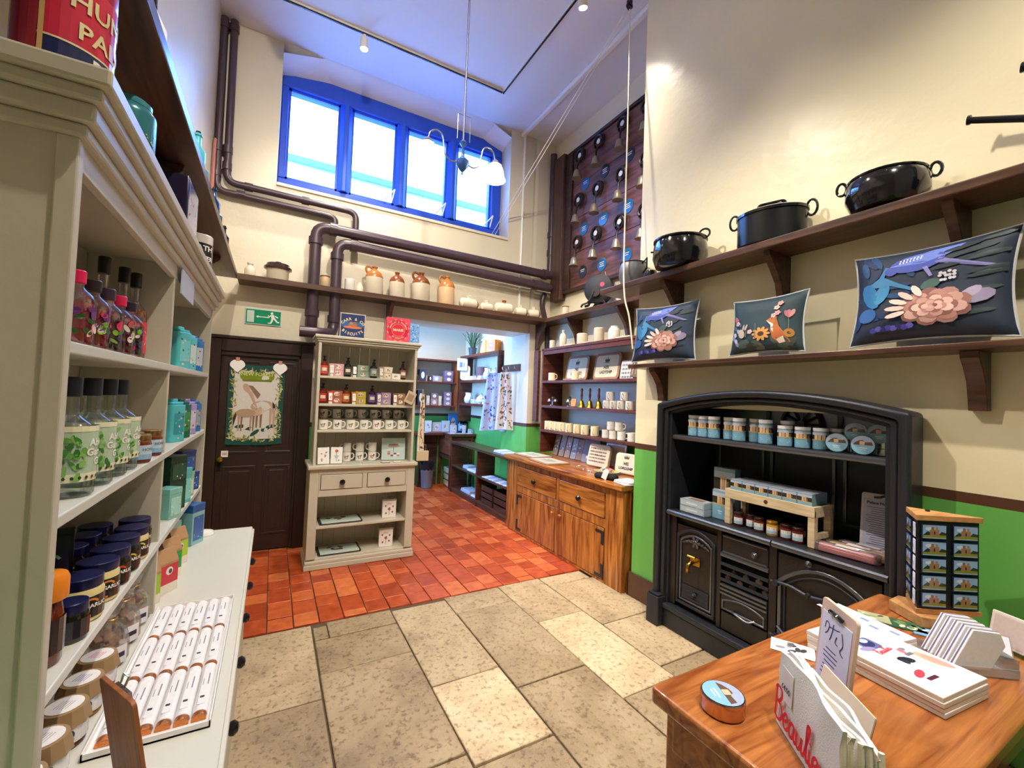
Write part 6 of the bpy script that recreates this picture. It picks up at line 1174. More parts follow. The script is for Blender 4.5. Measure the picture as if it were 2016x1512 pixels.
b = MB(); ring(b, arch_pts(.649, 1.544, 1.629), arch_pts(.628, 1.53, 1.612), -.005, .50); b.build('surround_lining', IRON, rg, smooth=40)
for s in (-1, 1): MB().box(s*.70-.055, -.085, 0, s*.70+.055, .0, .205).box(s*.70-.048, -.075, .205, s*.70+.048, -.002, .222).build('pedestal', IRON, rg, smooth=0, bevel=.008)
MB().box(-.64, .505, .8, .64, .55, 1.378).build('back_plate', IRON, rg, smooth=0); MB().box(-.64, .505, 1.378, .64, .55, 1.62).build('polished_back_plate', mat('polished_plate', '#A9AEBA', .3, metal=.85, var=.25), rg, smooth=0)
for x0, x1, z0, z1 in ((-.60, -.24, .90, 1.34), (-.20, .20, .90, 1.34), (.24, .60, .90, 1.34)):
    q = MB()
    for a in ((x0, z0, x1, z0+.02), (x0, z1-.02, x1, z1), (x0, z0+.02, x0+.02, z1-.02), (x1-.02, z0+.02, x1, z1-.02)): q.box(a[0], .488, a[1], a[2], .504, a[3])
    q.build('panel_moulding', STEEL, rg, smooth=0, bevel=.004)
for x in (-.22, .22): MB().box(x-.012, .485, 1.38, x+.012, .504, 1.6).build('flue_rib', STEEL, rg, smooth=0, bevel=.004)
q = MB().tube([(.12*math.cos(a), .485, 1.50+.12*math.sin(a)) for a in [2*PI*k/28 for k in range(28)]], .012, 6, closed=True)
for k in range(12):
    a = 2*PI*k/12; q.tube([(.02*math.cos(a), .49, 1.50+.02*math.sin(a)), (.115*math.cos(a), .49, 1.50+.115*math.sin(a))], .007, 5)
q.lathe([(.025, -.012), (.025, .0)], (0, .49, 1.5), 14, axis='y'); q.build('round_flue_vent', STEEL, rg)
MB().tube([(.55*0+.34, .48, 1.03), (.40, .485, 1.0), (.47, .485, .985), (.55, .485, 1.02), (.57, .48, 1.05)], .006, 6).build('damper_handle', IRON, rg)
MB().box(-.63, .02, 1.35, .63, .49, 1.378).build('rack_shelf', IRON, rg, smooth=0); MB().tube([(-.628, .02, 1.359), (.628, .02, 1.359)], .018, 10).build('rack_rail', STEEL, rg)
MB().box(-.645, .0, .80, .645, .50, .834).build('hob_plate', IRON, rg, smooth=0); 
for x0, x1 in ((-.645, .10), (.108, .645)): MB().tube([(x0, -.002, .815), (x1, -.002, .815)], .019, 10).build('hob_nosing', STEEL, rg)
for x0, x1 in ((-.645, -.58), (-.255, -.225), (.08, .125), (.62, .645)): MB().box(x0, .012, .17, x1, .05, .80).build('stile', IRONB, rg, smooth=0, bevel=.004)
MB().box(-.65, -.03, .0, .65, .06, .13).box(-.65, -.045, .13, .65, .06, .165).build('plinth', IRON, rg, smooth=0, bevel=.010)
MB().box(-.64, .052, .165, .64, .08, .80).build('fire_front', IRONB, rg, smooth=0)
def moulding(x0, x1, z0, z1, arch, w=.02, y=.0, name='door_moulding', parent=rg, m=STEEL):
    cx, hw = (x0+x1)/2, (x1-x0)/2; o = [(cx+x, z) for x, z in arch_pts(hw, z1-arch, z1, 12, z0)]; i = [(cx+x, z) for x, z in arch_pts(hw-w, z1-arch-w*.8, z1-w, 12, z0+w)]
    q = MB(); ring(q, o, i, y, y+.02); q.box(x0, y, z0, x1, y+.02, z0+w); return q.build(name, m, parent, smooth=30, bevel=.004)
d = MB().box(-.575, .02, .19, -.26, .05, .745).build('boiler_door', IRONB, rg, smooth=0, bevel=.004)
moulding(-.57, -.265, .20, .74, .06, y=.006, parent=d, m=IRON); moulding(-.545, -.29, .23, .70, .05, .014, .010, parent=d)
q = MB(); q.lathe([(.014, .0), (.014, -.012), (0, -.014)], (-.415, .014, .655), 12, axis='y')
for k in range(6): a = k*PI/3; q.prism(ell(-.415+.026*math.cos(a), .655+.026*math.sin(a), .015, .010, 9, a), .004, .015, 'xz')
for s_ in (-1, 1):
    for k in range(3): q.prism(ell(-.415+s_*(.05+.022*k), .652-.008*k, .015, .007, 8, s_*(.5-.5*k)), .006, .015, 'xz')
q.build('cast_emblem', STEEL, d, bevel=.002)
k = MB().tube([(-.415, .02, .525), (-.415, -.03, .525)], .012, 8).tube(smooth_path([(-.415, -.03, .525), (-.415, -.055, .52), (-.415, -.065, .495), (-.415, -.065, .47)], 4), [.013]*12+[.016], 8).tube([(-.415, -.032, .525), (-.415, -.032, .565)], .006, 6).tube([(-.445, -.032, .567), (-.385, -.032, .567)], .007, 6).box(-.45, .01, .50, -.38, .021, .555)
k.build('brass_tap', BRASS, d)
q = MB().box(-.52, .008, .25, -.31, .02, .345); 
for z in (.265, .295, .325): q.box(-.505, .002, z, -.325, .009, z+.008)
q.lathe([(.018, 0), (.012, -.02), (0, -.022)], (-.415, .003, .30), 12, axis='y'); q.build('damper_slide', IRON, d, smooth=0, bevel=.003)
d = MB().box(-.22, .015, .655, .075, .05, .775).build('fire_drawer', IRONB, rg, smooth=0, bevel=.004); MB().box(-.215, .008, .66, .07, .016, .672).box(-.215, .008, .76, .07, .016, .77).build('drawer_moulding', STEEL, d, smooth=0, bevel=.002); MB().lathe([(.012, .0), (.02, -.018), (.012, -.03), (0, -.031)], (.0, .015, .71), 14, axis='y').build('drawer_knob', STEEL, d)
MB().box(-.222, .045, .47, .078, .052, .652).build('fire_opening', mat('opening_black', '#060607', .9), rg, smooth=0)  # flat near-black plate stands for the opening behind the bars
for z in (.645, .585, .535, .485): MB().tube([(-.225, .018, z), (.08, .018, z)], .011 if z < .64 else .015, 8).build('grate_bar', STEEL if z > .64 else IRON, rg)
for k in range(7):
    o = bmesh.new(); bmesh.ops.create_icosphere(o, subdivisions=1, radius=.026)
    for v in o.verts: v.co *= rnd.uniform(.7, 1.15)
    me = bpy.data.meshes.new('coal'); o.to_mesh(me); o.free(); me.materials.append(mat('coal_%d' % k, ['#8A7A70', '#5A4E4A', '#A8988C'][k % 3], .8)); c = bpy.data.objects.new('coal', me); COL.objects.link(c); c.parent = rg; c.location = (-.19+.04*k, .038-.0, .492+.05*(k % 2)); c.scale = (1, .4, 1)
d = MB().box(-.22, .01, .30, .075, .05, .465).build('ash_drawer', IRONB, rg, smooth=0, bevel=.004)
for z in (.45, .425, .40): MB().box(-.222, .0, z, .077, .012, z+.012).build('ash_moulding', STEEL, d, smooth=0, bevel=.002)
moulding(-.21, .065, .305, .395, .03, .012, .002, parent=d); MB().tube(smooth_path([(-.14, .012, .315), (-.11, -.015, .32), (-.03, -.018, .305), (.0, .012, .315)], 4), .007, 6).build('ash_handle', STEEL, d)
MB().box(-.22, .015, .175, .075, .05, .29).build('ash_door', IRONB, rg, smooth=0, bevel=.004)
d = MB().box(.13, .015, .19, .615, .05, .775).build('oven_door', IRONB, rg, smooth=0, bevel=.004)
moulding(.135, .61, .20, .745, .12, y=.003, parent=d); moulding(.165, .58, .23, .705, .10, .012, .007, parent=d, m=IRON)
for z in (.60, .30): 
    h = MB().tube(smooth_path([(.10, .0, z+.0), (.20, -.004, z+.012), (.30, -.002, z-.006), (.40, -.004, z+.008), (.46, .0, z)], 4), .009, 6).lathe([(.014, 0), (.01, -.014), (0, -.015)], (.30, -.006, z), 10, axis='y').lathe([(.02, .01), (.016, -.014), (0, -.016)], (.13, -.004, z), 10, axis='y'); h.build('oven_hinge', IRON, d)
MB().lathe([(.012, 0), (.018, -.018), (0, -.03)], (.30, .01, .765), 12, axis='y').build('oven_knob', STEEL, d); MB().tube([(.14, .0, .36), (.19, -.02, .34), (.21, -.01, .33)], .009, 6).build('oven_latch', IRON, d)

# ------------------------------------------------------------------ goods on the range
def castle(w, h, z=0, n=10, blue='#7FB2CE'):
    a = [(q, blue) for q in strip(w, h*.52, n, 0, z)]+[(q, '#3B332E') for q in strip(w, h*.42, n, 0, z+h*.52)]+[(q, '#B9C6DA') for q in strip(w, h*.14, n, 0, z+h*.80)]
    a += [([(x-w*.045, z+h*.55), (x+w*.045, z+h*.55), (x+w*.045, z+h*t), (x-w*.045, z+h*t)], c) for x, t, c in ((-w*.14, .86, '#E2C3A0'), (-w*.04, .80, '#C9A480'), (w*.07, .84, '#D9B894'), (w*.17, .74, '#8A6A50'))]
    a += [(q, '#C9B27A') for q in strip(w, h*.06, n, 0, z+h*.49)]+[(rrect(w*.28, h*.03, .0005, 1, -.0, z+h*.28), '#E9F3F8'), (rrect(w*.2, h*.025, .0005, 1, 0, z+h*.2), '#D9EAF2')]; return a
LIDW = mat('white_plastic_lid', '#EDEEF2', .3)
RX = 2.64; ZR = 1.3785
J = [(2.055, 0, 0, 'first'), (1.975, 0, 0, 'second'), (1.895, .0, 0, 'third'), (1.80, .03, 0, 'fourth'), (1.715, 0, 0, 'fifth'), (1.635, .05, 0, 'sixth'), (1.545, 0, 0, 'seventh'), (1.455, .07, 0, 'eighth'), (1.425, -.01, 1, 'first'), (1.335, 0, 1, 'second'), (1.255, .03, 1, 'third'), (1.205, .10, 1, 'fourth')]
for i, (y, dx, sh, nm) in enumerate(J):
    h = .145 if not sh else .118; r = .037
    t = th('castle_candle_jar', ('tall round castle-picture jar with a pale lid on the range rack, %s from the left' if not sh else 'shorter round castle-picture jar on the range rack, %s after the tall ones') % nm, 'jar', (RX+dx, y, ZR), -R(64), 'castle-picture jars on the range rack')
    MB().lathe([(r*.97, 0), (r, .003), (r, h*.86), (0, h*.86)], seg=20, c='#9FB2BA').build('jar_body', FOIL, t); MB().lathe([(r*1.03, h*.86), (r*1.03, h), (0, h)], seg=20).build('lid', LIDW, t)
    art(castle(.17, h*.8, .004, 16), 'jar_label', t, FR, PRINTG, wrap=r+.0006)
def discart(r): return [(ell(0, 0, r*.94, r*.94, 24), '#8CC0DC'), ([(r*.9*math.cos(a), r*.9*math.sin(a)) for a in [PI*k/12 for k in range(13)]], '#A8B4D0'), ([(-r*.8, 0), (r*.8, 0), (r*.7, r*.35), (r*.2, r*.3), (0, r*.5), (-r*.3, r*.45), (-r*.6, r*.25)], '#6A5448'), (rrect(r*.4, r*.36, .002, 1, -r*.05, r*.2), '#E0BE9A'), (rrect(r*.7, r*.08, .001, 1, 0, -r*.3), '#EAF4FA'), (rrect(r*.5, r*.07, .001, 1, 0, -r*.48), '#DCEAF4')]
TS = []
for i, (y, dz, dx, nm) in enumerate([(1.16, 0, -.01, 'lower left'), (1.045, 0, -.01, 'lower right'), (1.10, .06, .05, 'upper left'), (1.0, .06, .05, 'upper right')]):
    r = .05; t = th('castle_tin', 'silver tin on edge showing its blue castle lid, %s of four on the rack' % nm, 'tin', (RX+dx, y, ZR+r+dz), -R(70), 'round castle tins on the range rack')
    MB().lathe([(r*.98, -.018), (r, -.016), (r, .016), (r*.98, .018), (0, .018)], seg=28, axis='y').lathe([(0, -.018), (r*.98, -.018)], seg=28, axis='y').build('tin_body', SILV, t); art(discart(r), 'tin_lid_print', t, at(0, -.0184, 0), PRINTG)
for i, (y, z) in enumerate([(1.10, 0), (.99, 0)]):
    for k in range(2):
        t = th('castle_tin', 'silver tin lying flat behind the edge-stood tins, %s of the %s pile' % (['lower', 'upper'][k], ['left', 'right'][i]), 'tin', (RX+.085, y, ZR+.036*k), 0, 'flat castle tins on the range rack'); MB().lathe([(.046, 0), (.048, .002), (.048, .033), (.046, .035), (0, .035)], seg=24).build('tin_body', SILV, t); art([(ell(0, 0, .044, .044, 24), '#8CC0DC'), (rrect(.04, .03, .002, 1), '#D9BE9A')], 'tin_lid_print', t, Matrix.Translation((0, 0, .0352)), PRINTG)
ZH = .8345
for k in range(2):
    t = th('flat_fudge_box', 'pale grey-blue flat box on the left of the hob, %s of two' % ['lower', 'upper'][k], 'box', (2.66, 2.03, ZH+.0455*k), -L90); MB().box(-.10, -.055, 0, .10, .055, .045, 0, '#A9BBC6').build('carton', FOIL, t, bevel=.002); art([(rrect(.18, .035, .002, 1, 0, .022), '#B9C9D2'), (rrect(.09, .008, .001, 1, 0, .024), '#E9F0F4')], 'box_print', t, at(0, -.0556, 0), PRINTG); art([(rrect(.18, .09, .002, 1), '#D8DCE0'), (rrect(.12, .05, .002, 1), '#A98A72')], 'box_top_print', t, Matrix.Translation((0, 0, .0453)), PRINTG)
def castlebox(name, label, loc, w, d, h, rot=-L90, group=None, arts=1):
    t = th(name, label, 'box', loc, rot, group); MB().box(-w/2, -d/2, 0, w/2, d/2, h, 0, '#8FB4C8').box(-w/2+.001, -d/2+.001, h, w/2-.001, d/2-.001, h+.001, 0, '#C6CCDC').build('carton', FOIL, t, bevel=.001)
    if arts: art(castle(w*.98, h*.97, h*.015, 4), 'box_print', t, at(0, -d/2-.0005, 0), PRINTG)
    return t
castlebox('castle_box', 'upright castle-picture carton standing behind the flat boxes', (2.80, 1.90, ZH), .16, .06, .33)
castlebox('castle_box', 'smaller upright castle-picture carton before the taller one', (2.70, 1.86, ZH), .12, .05, .19)
st = th('display_stand', 'pale wooden stand on the hob holding rows of castle cartons', 'stand', (2.735, 1.53, ZH), -L90)
for x in (-.25, .25):
    for y in (-.085, .085): MB().box(x-.018, y-.018, 0, x+.018, y+.018, .205).build('leg', LIGHTW, st, smooth=0, bevel=.003)
MB().box(-.268, -.105, .165, .268, -.085, .225).box(-.268, .085, .165, .268, .105, .225).build('long_rail', LIGHTW, st, smooth=0, bevel=.003); MB().box(.25, -.067, .045, .268, .067, .075).build('stretcher', LIGHTW, st, smooth=0); MB().box(-.27, -.085, .165, -.25, .085, .225).build('end_rail', LIGHTW, st, smooth=0); MB().box(.25, -.085, .165, .27, .085, .225).build('end_rail', LIGHTW, st, smooth=0, bevel=.003); MB().box(-.25, -.084, .18, .25, .084, .192).build('tray_board', LIGHTW, st, smooth=0); MB().prism(ell(0, .195, .012, .012, 12), -.1065, -.105, 'xz').build('rail_knot', CUP, st, smooth=0)
cb0 = None
for c_ in range(6):
    for r_ in range(8):
        y = 1.53+.205-.082*c_; x = 2.735-.072+.0203*r_; lab = 'slim castle-picture carton on the pale stand, column %s from the left, %s from the front' % (['one', 'two', 'three', 'four', 'five', 'six'][c_], ORD[r_]); lab = 'slim castle carton on the pale stand, %s column from the left, %s from front' % (ORD[c_], ORD[r_])
        if cb0 is None: cb0 = castlebox('castle_carton', lab, (x, y, ZH+.1932), .079, .0195, .095, group='slim cartons on the pale stand'); continue
        dup(cb0, (x, y, ZH+.1932), None, lab)
for i, (y, c, dx) in enumerate([(1.722, '#5A1814', 0), (1.652, '#4A1210', .02), (1.59, '#6A2414', 0), (1.505, '#D9A02A', -.01), (1.43, '#7A1E14', 0), (1.365, '#6A1614', -.0)]):
    jar('preserve_jar', '%s jar with a white label under the pale stand, %s from the left' % (['dark red', 'nearly black red', 'red-brown', 'mustard yellow', 'bright red-brown', 'deep red'][i], ORD[i]), (2.668+dx, y, ZH), -R(66), .031, .085, mat('stand_preserve_%d' % i, c, .12, coat=.4), mat('stand_lid_%d' % i, '#3A1E1A' if i != 3 else '#A87A2A', .3, metal=.5), [(q, '#E8E6E4') for q in strip(.055, .04, 6, 0, .014)]+[(q, '#A9CBDC') for q in strip(.055, .018, 6, 0, .014)]+[(rrect(.025, .008, .001, 1, 0, .044), '#5A4A44')], .018, group='preserve jars under the pale stand')
for i in range(3): jar('preserve_jar', 'dark jar in the back row beneath the pale stand, %s from the left' % ORD[i], (2.77, 1.66-.13*i, ZH), -R(66), .031, .085, mat('back_preserve_%d' % i, '#3A1612', .15), mat('back_lid_%d' % i, '#2A1A18', .3), [(q, '#C9D2D8') for q in strip(.05, .035, 6, 0, .016)], .018, group='back row jars under the stand')
t = th('trail_clipboard', 'white clipboard with a printed trail sheet leaning at the right of the hob', 'clipboard', (2.87, 1.045, ZH+.002)); t.rotation_euler = (R(-13), 0, -L90+R(14))
MB().prism(rrect(.20, .32, .012, 3, 0, .16), -.004, .004, 'xz', 0, '#DCD6D6').build('board', PRINT, t, bevel=.001); MB().box(-.09, -.0056, .01, .09, -.0044, .29, 0, '#C9CCE6').build('trail_sheet', PRINT, t, smooth=0)
MB().tube(smooth_path([(-.045, -.008, .297), (-.02, -.014, .30), (0, -.016, .31), (.02, -.014, .30), (.045, -.008, .297)], 4), .006, 6).build('clip', BLACK, t)
txt('Palace House Trail', .021, at(0, -.006, .268), INK, t, bold=.0004, sx=.95); art([(rrect(.075+.05*rnd.random(), .003, .0008, 1, -.02+.01*rnd.random(), .245-.0115*k), '#6A6A88') for k in range(19)]+[(ell(.05, .05, .035, .045, 12), '#B2B0C4')], 'sheet_print', t, at(0, -.0058, 0))
for i, (x, y, r, c, L) in enumerate([(2.66, 1.12, 6, '#F0B8C4', .25), (2.735, 1.10, 3, '#E8C79A', .26), (2.80, 1.08, 0, '#F4DDE2', .24)]):
    t = th('sweet_packet', ['pink and white cellophane-wrapped sweet pack at the hob front edge', 'golden brown cellophane-wrapped sweet pack behind the pink one', 'pale pink wrapped sweet pack beneath the trail clipboard'][i], 'packet', (x, y, ZH), -L90+R(r))
    MB().prism(rrect(L, .05, .012, 3), .004, .03, 'xy', 0, '#E8858E' if i == 0 else c).prism(rrect(L*.98, .046, .012, 3), .03, .045, 'xy', 0, c).build('sweets', FOIL, t, bevel=.004); MB().prism(rrect(L*1.12, .06, .02, 3), .001, .05, 'xy').build('cellophane', CELLO, t, bevel=.008)
    MB().box(-.05, -.018, .0505, .05, .018, .0515, 0, '#F4EAEE').build('packet_label', PRINT, t, smooth=0)

# ------------------------------------------------------------------ pots on the high shelves
def potring(b, x, z, r=.03, w=.008, s=1): return b.tube([(x+r*.8*math.cos(a)*.6+s*r*.3, 0, z+r*math.sin(a)) for a in [2*PI*k/14 for k in range(14)]], w, 6, closed=True)
ZC = 2.5565
t = th('black_pot', 'round-bellied glossy black pot with a single raised ring handle', 'pot', (2.488, 2.09, ZC), -R(70))
MB().lathe([(.12, 0), (.165, .02), (.185, .08), (.182, .15), (.172, .19), (.182, .195), (.182, .205), (.165, .205), (.16, .03), (0, .02)], seg=32).build('pot_body', BLACK, t)
q = MB(); q.tube([(.165+.035*math.cos(a), .0, .225+.035*math.sin(a)*.9) for a in [2*PI*k/16 for k in range(16)]], .007, 6, closed=True); q.build('ring_handle', BLACK, t); MB().tube([(-.18, 0, .16), (-.215, 0, .165)], .006, 6).build('lug', BLACK, t)
t = th('black_pot', 'straight-sided dark metal lidded pan with a flat strap handle on its lid', 'pot', (2.545, 1.48, ZC), -R(70))
MB().lathe([(.175, 0), (.182, .006), (.182, .18), (0, .18)], seg=32, sy=.72).build('pot_body', POTM, t); MB().lathe([(.19, .18), (.19, .196), (.172, .204), (0, .212)], seg=32, sy=.72).build('lid', BLACK, t); MB().tube(bends([(-.07, 0, .205), (-.07, 0, .262), (.07, 0, .262), (.07, 0, .205)], .02), .010, 6).build('lid_handle', BLACK, t)
for s in (-1, 1): MB().tube([(s*(.20+.026*math.cos(a)), 0, .185+.045*math.sin(a)) for a in [2*PI*k/16 for k in range(16)]], .007, 6, closed=True).build('ring_handle', BLACK, t)
t = th('black_pot', 'squat rounded black lidded pot with two small ring handles on the high shelf', 'pot', (2.545, .93, ZC), -R(70))
MB().lathe([(.09, 0), (.135, .02), (.16, .08), (.16, .135), (.148, .165), (0, .165)], seg=32).build('pot_body', BLACK, t); MB().lathe([(.152, .165), (.154, .173), (.12, .188), (.05, .198), (0, .20)], seg=32).build('lid', BLACK, t); MB().tube(bends([(-.03, 0, .19), (-.03, 0, .225), (.03, 0, .225), (.03, 0, .19)], .012), .009, 6).build('lid_handle', BLACK, t)
for s in (-1, 1): MB().tube([(s*(.172+.02*math.cos(a)), 0, .165+.032*math.sin(a)) for a in [2*PI*k/14 for k in range(14)]], .007, 6, closed=True).build('ring_handle', BLACK, t)
for i, (y, z, L) in enumerate([(.32, .20, .30), (.05, .33, .42)]):
    t = th('long_handled_pan', ['black saucepan with a long tube handle pointing left on the high shelf', 'second black saucepan handle at the right frame edge, higher'][i], 'pan', (2.54, y-.08, ZC))
    MB().lathe([(.09, 0), (.10, .01), (.11, z-.03 if i == 0 else z-.02), (.10, z-.03 if i == 0 else z-.02), (.09, .02), (0, .02)], seg=26).build('pan_body', POTM, t); dz = .09
    MB().tube([(0, .105, z-.06), (-.01, .10+L*.5, z+dz*.2), (-.02, .10+L, z+dz)], [.016, .014, .013], 10).tube([(-.02, .10+L-.004, z+dz), (-.021, .10+L+.006, z+dz+.002)], .019, 10).build('handle', POTM, t)
t = th('grey_pot', 'dull grey open pot standing at the end of the chimney shelf', 'pot', (2.56, 2.62, ZC)); MB().lathe([(.07, 0), (.09, .01), (.115, .08), (.11, .15), (.10, .185), (.108, .19), (.10, .195), (.095, .18), (.085, .03), (0, .03)], seg=28).build('pot_body', mat('dull_grey_enamel', '#5E6066', .35, coat=.2), t); MB().tube([(0, -.105+.0, .17), (0, -.15, .20), (.0, -.15, .12), (0, -.112, .09)], .008, 6).build('handle', BLACK, t)
t = th('small_black_pot', 'tiny black pot peeping behind the grey one at the chimney corner', 'pot', (2.58, 2.44, ZC)); MB().lathe([(.03, 0), (.042, .01), (.045, .07), (.04, .09), (.02, .10), (0, .10)], seg=18).build('pot_body', BLACK, t); MB().tube([(0, .04, .03), (0, .07, .05), (0, .04, .08)], .005, 6).build('handle', BLACK, t)
t = th('drum_grinder', 'black drum-shaped cast-iron grinder with a red dot and curly feet on the alcove shelf', 'grinder', (3.155, 3.74, 2.6455), -R(62))
MB().lathe([(0, -.06), (.15, -.06), (.165, -.05), (.165, .03), (.15, .05), (0, .06)], (0, 0, .205), 34, axis='y').build('drum', mat('matt_black_iron', '#24262C', .55, metal=.2), t); MB().prism(ell(.055, .245, .026, .026, 16), -.064, -.0605, 'xz').build('red_dot', mat('pink_red_dot', '#E8406A', .4), t)
MB().lathe([(.05, -.09), (.05, -.06), (0, -.06)], (-.01, 0, .16), 16, axis='y').tube(smooth_path([(-.03, -.085, .17), (-.06, -.09, .10), (-.10, -.09, .05), (-.16, -.09, .03), (-.175, -.09, .0)], 4), .012, 6).build('crank_arm', IRONB, t)
for s in (-1, 1): MB().tube(smooth_path([(s*.03, -.05, .06), (s*.08, -.07, .05), (s*.10, -.07, .02), (s*.14, -.07, .012)], 4), .014, 6).tube(smooth_path([(s*.03, .05, .06), (s*.08, .07, .05), (s*.10, .07, .02), (s*.14, .07, .012)], 4), .014, 6).build('curly_foot', IRONB, t)
MB().tube([(.02, .0, .36), (.03, 0, .40), (.06, 0, .40), (.07, 0, .35)], .008, 6).build('top_loop', SILV, t)
t = th('pale_block', 'small pale printed packet between the grinder and the grey pot', 'packet', (3.16, 3.38, 2.6455), -L90); MB().box(-.05, -.03, 0, .05, .03, .12, 0, '#D9D2C9').box(-.02, -.0306, .04, .02, -.03, .09, 0, '#6A625C').build('packet_body', PRINT, t, smooth=0, bevel=.002)
t = th('stone_jar', 'pale stone jar at the far corner of the alcove shelf', 'jar', (3.16, 4.38, 2.6455)); MB().lathe([(.04, 0), (.042, .006), (.042, .12), (0, .122)], seg=18).build('body', STONEW, t); MB().lathe([(.043, .11), (.044, .116), (.043, .122)], seg=18).build('rim_band', STONEB, t)

# ------------------------------------------------------------------ velvet cushions
def cushion(label, y, w, h, T, paint, base, lean=-6, rot=-L90, x=2.495):
    t = th('velvet_cushion', label, 'cushion', (x, y, 1.9115)); t.rotation_euler = (R(lean), 0, rot)
    def P(u, v, s=-1, off=0):
        X = w/2*u*(1-.09*(1-v*v)); Z = h/2*(1+v*(1-.09*(1-u*u))); f = max(0, (1-u**4))*max(0, (1-v**4)); k = .006*math.sin(u*17+v*5)*(abs(u)**2)*f
        return Vector((X, s*(T*f**.55+off)+s*k, Z))
    N = 22; vs = []; fs = []
    for s in (-1, 1):
        b0 = len(vs); vs += [P(-1+2*i/N, -1+2*j/N, s) for j in range(N+1) for i in range(N+1)]
        for j in range(N):
            for i in range(N):
                q = (b0+j*(N+1)+i, b0+j*(N+1)+i+1, b0+(j+1)*(N+1)+i+1, b0+(j+1)*(N+1)+i); fs.append(q if s < 0 else q[::-1])
    MB().add(vs, fs, 0, base).build('cushion_body', VELVET, t, smooth=70)
    ed = [(-1+2*i/10, -1) for i in range(10)]+[(1, -1+2*i/10) for i in range(10)]+[(1-2*i/10, 1) for i in range(10)]+[(-1, 1-2*i/10) for i in range(10)]
    MB().tube([P(u, v) for u, v in ed], .005, 6, closed=True).build('piping', mat('pale_piping', '#C9CBD0', .8), t)
    b = MB()
    for i, (e, c) in enumerate(paint):
        e = [(max(-.97, min(.97, u)), max(-.97, min(.97, v))) for u, v in e]; n = len(e); cu = sum(p[0] for p in e)/n; cv = sum(p[1] for p in e)/n; off = .003+.00009*min(i, 110)
        rings = [[P(cu+(u-cu)*f, cv+(v-cv)*f, -1, off) for u, v in e] for f in (.5, 1)]; vv = [P(cu, cv, -1, off)]+rings[0]+rings[1]
        ar = sum(e[k][0]*e[(k+1) % n][1]-e[(k+1) % n][0]*e[k][1] for k in range(n)); ff = []
        for k in range(n):
            k2 = (k+1) % n; ff += [(0, 1+k, 1+k2), (1+k, 1+n+k, 1+n+k2, 1+k2)]
        b.add(vv, ff if ar > 0 else [f[::-1] for f in ff], 0, c)
    b.build('velvet_print', VELVET, t, smooth=60); return t
VELVET = printed('printed_velvet', .6)
def peony(cx, cy, s, a):
    for n, r0, rx, ry, cs in ((9, .80, .34, .33, ['#9A6A62', '#B0837A', '#8A5C56']), (8, .72, .28, .27, ['#C99A8E', '#B98478', '#D4AA9C']), (8, .52, .22, .23, ['#9A665E', '#B57E74', '#8F5C54']), (7, .46, .19, .19, ['#DDB6A8', '#CC9C90', '#E6C4B6']), (6, .28, .15, .16, ['#A06A60', '#C08C80']), (5, .22, .12, .13, ['#E0B8AA', '#D2A294']), (3, .07, .09, .09, ['#8A564E', '#C99688', '#DDB4A6'])):
        for k in range(n):
            g = 2*PI*k/n+r0*3; a.append((ell(cx+s*r0*math.cos(g), cy+s*r0*.78*math.sin(g), s*rx, s*ry, 9, g), cs[k % len(cs)]))
    for k in range(5): g = 2+.35*k; a.append((ell(cx+s*1.2*math.cos(g), cy+s*.95*math.sin(g), s*.34, s*.13, 9, g), ['#F0D6CC', '#E8C8BC'][k % 2]))
def bird_peony(sc=1):
    a = []
    for k in range(16): a.append((ell(rnd.uniform(-.9, .0), rnd.uniform(-.6, .8), .2, .06, 8, rnd.random()*3), rnd.choice(['#173A66', '#1E4A78', '#14305A'])))
    for k in range(12): a.append((ell(rnd.uniform(.3, .9), rnd.uniform(-.6, .9), .26, .05, 8, .2), rnd.choice(['#2A3A40', '#36464A', '#232F38'])))
    a += [([(-.8, .25), (-.55, .42), (-.3, .2), (0, -.02), (-.03, -.06), (-.32, .13), (-.55, .33), (-.8, .18)], '#3E84B4'), ([(-.6, .38), (-.5, .62), (-.45, .6), (-.53, .36)], '#3E84B4')]
    a += [(ell(-.72, -.0, .13, .3, 10, .3), '#2F7AB0'), (ell(-.55, .02, .1, .24, 10, -.3), '#3A8ABC'), (ell(-.75, -.42, .14, .16, 10), '#2A5FA0')]
    a += [(ell(-.08, .62, .36, .2, 16, .15), '#4456B0'), ([(-.44, .60), (-.25, .76), (.1, .85), (.48, .86), (.3, .68), (.0, .58)], '#6F86DA'), (ell(-.42, .50, .09, .1, 10), '#4456B0'), ([(.15, .55), (.75, .28), (.85, .3), (.2, .65)], '#7A78B4'), ([(.0, .48), (.1, .25), (.14, .27), (.06, .5)], '#8A8AC8')]
    for k in range(14): a.append((ell(-.3+.045*(k % 7)+.01*(k//7), .66+.045*(k//7)+.008*(k % 7), .014, .022, 6), '#DDE6FA'))
    a += [(ell(.12, .08, .14, .1, 10, .6), '#3F5F5A')]
    for k in range(12): a.append((ell(.25+.05*(k % 4)+rnd.uniform(-.02, .02), .14+.07*(k//4)+rnd.uniform(-.02, .02), .028, .032, 7), '#C9C6CE'))
    a += [(ell(.66, -.28, .22, .13, 10, .4), '#8F86A6'), (ell(.6, -.2, .16, .08, 10, .8), '#A79CB8')]
    peony(.16, -.40, .42, a)
    for k in range(8): a.append((ell(-.62+.07*k, -.78+.02*(k % 2), .055, .06, 7), ['#4A42A8', '#6A62C8', '#2E2A70'][k % 3]))
    return a
a3 = bird_peony(); cushion('large navy velvet cushion with a bird and peony, rightmost on the shelf', .77, .56, .45, .062, a3, '#243046')
a1 = bird_peony(); cushion('navy velvet cushion with a blue bird and peony, leftmost on the shelf', 2.235, .52, .43, .06, a1, '#263A54', rot=-L90+R(10))
a = []
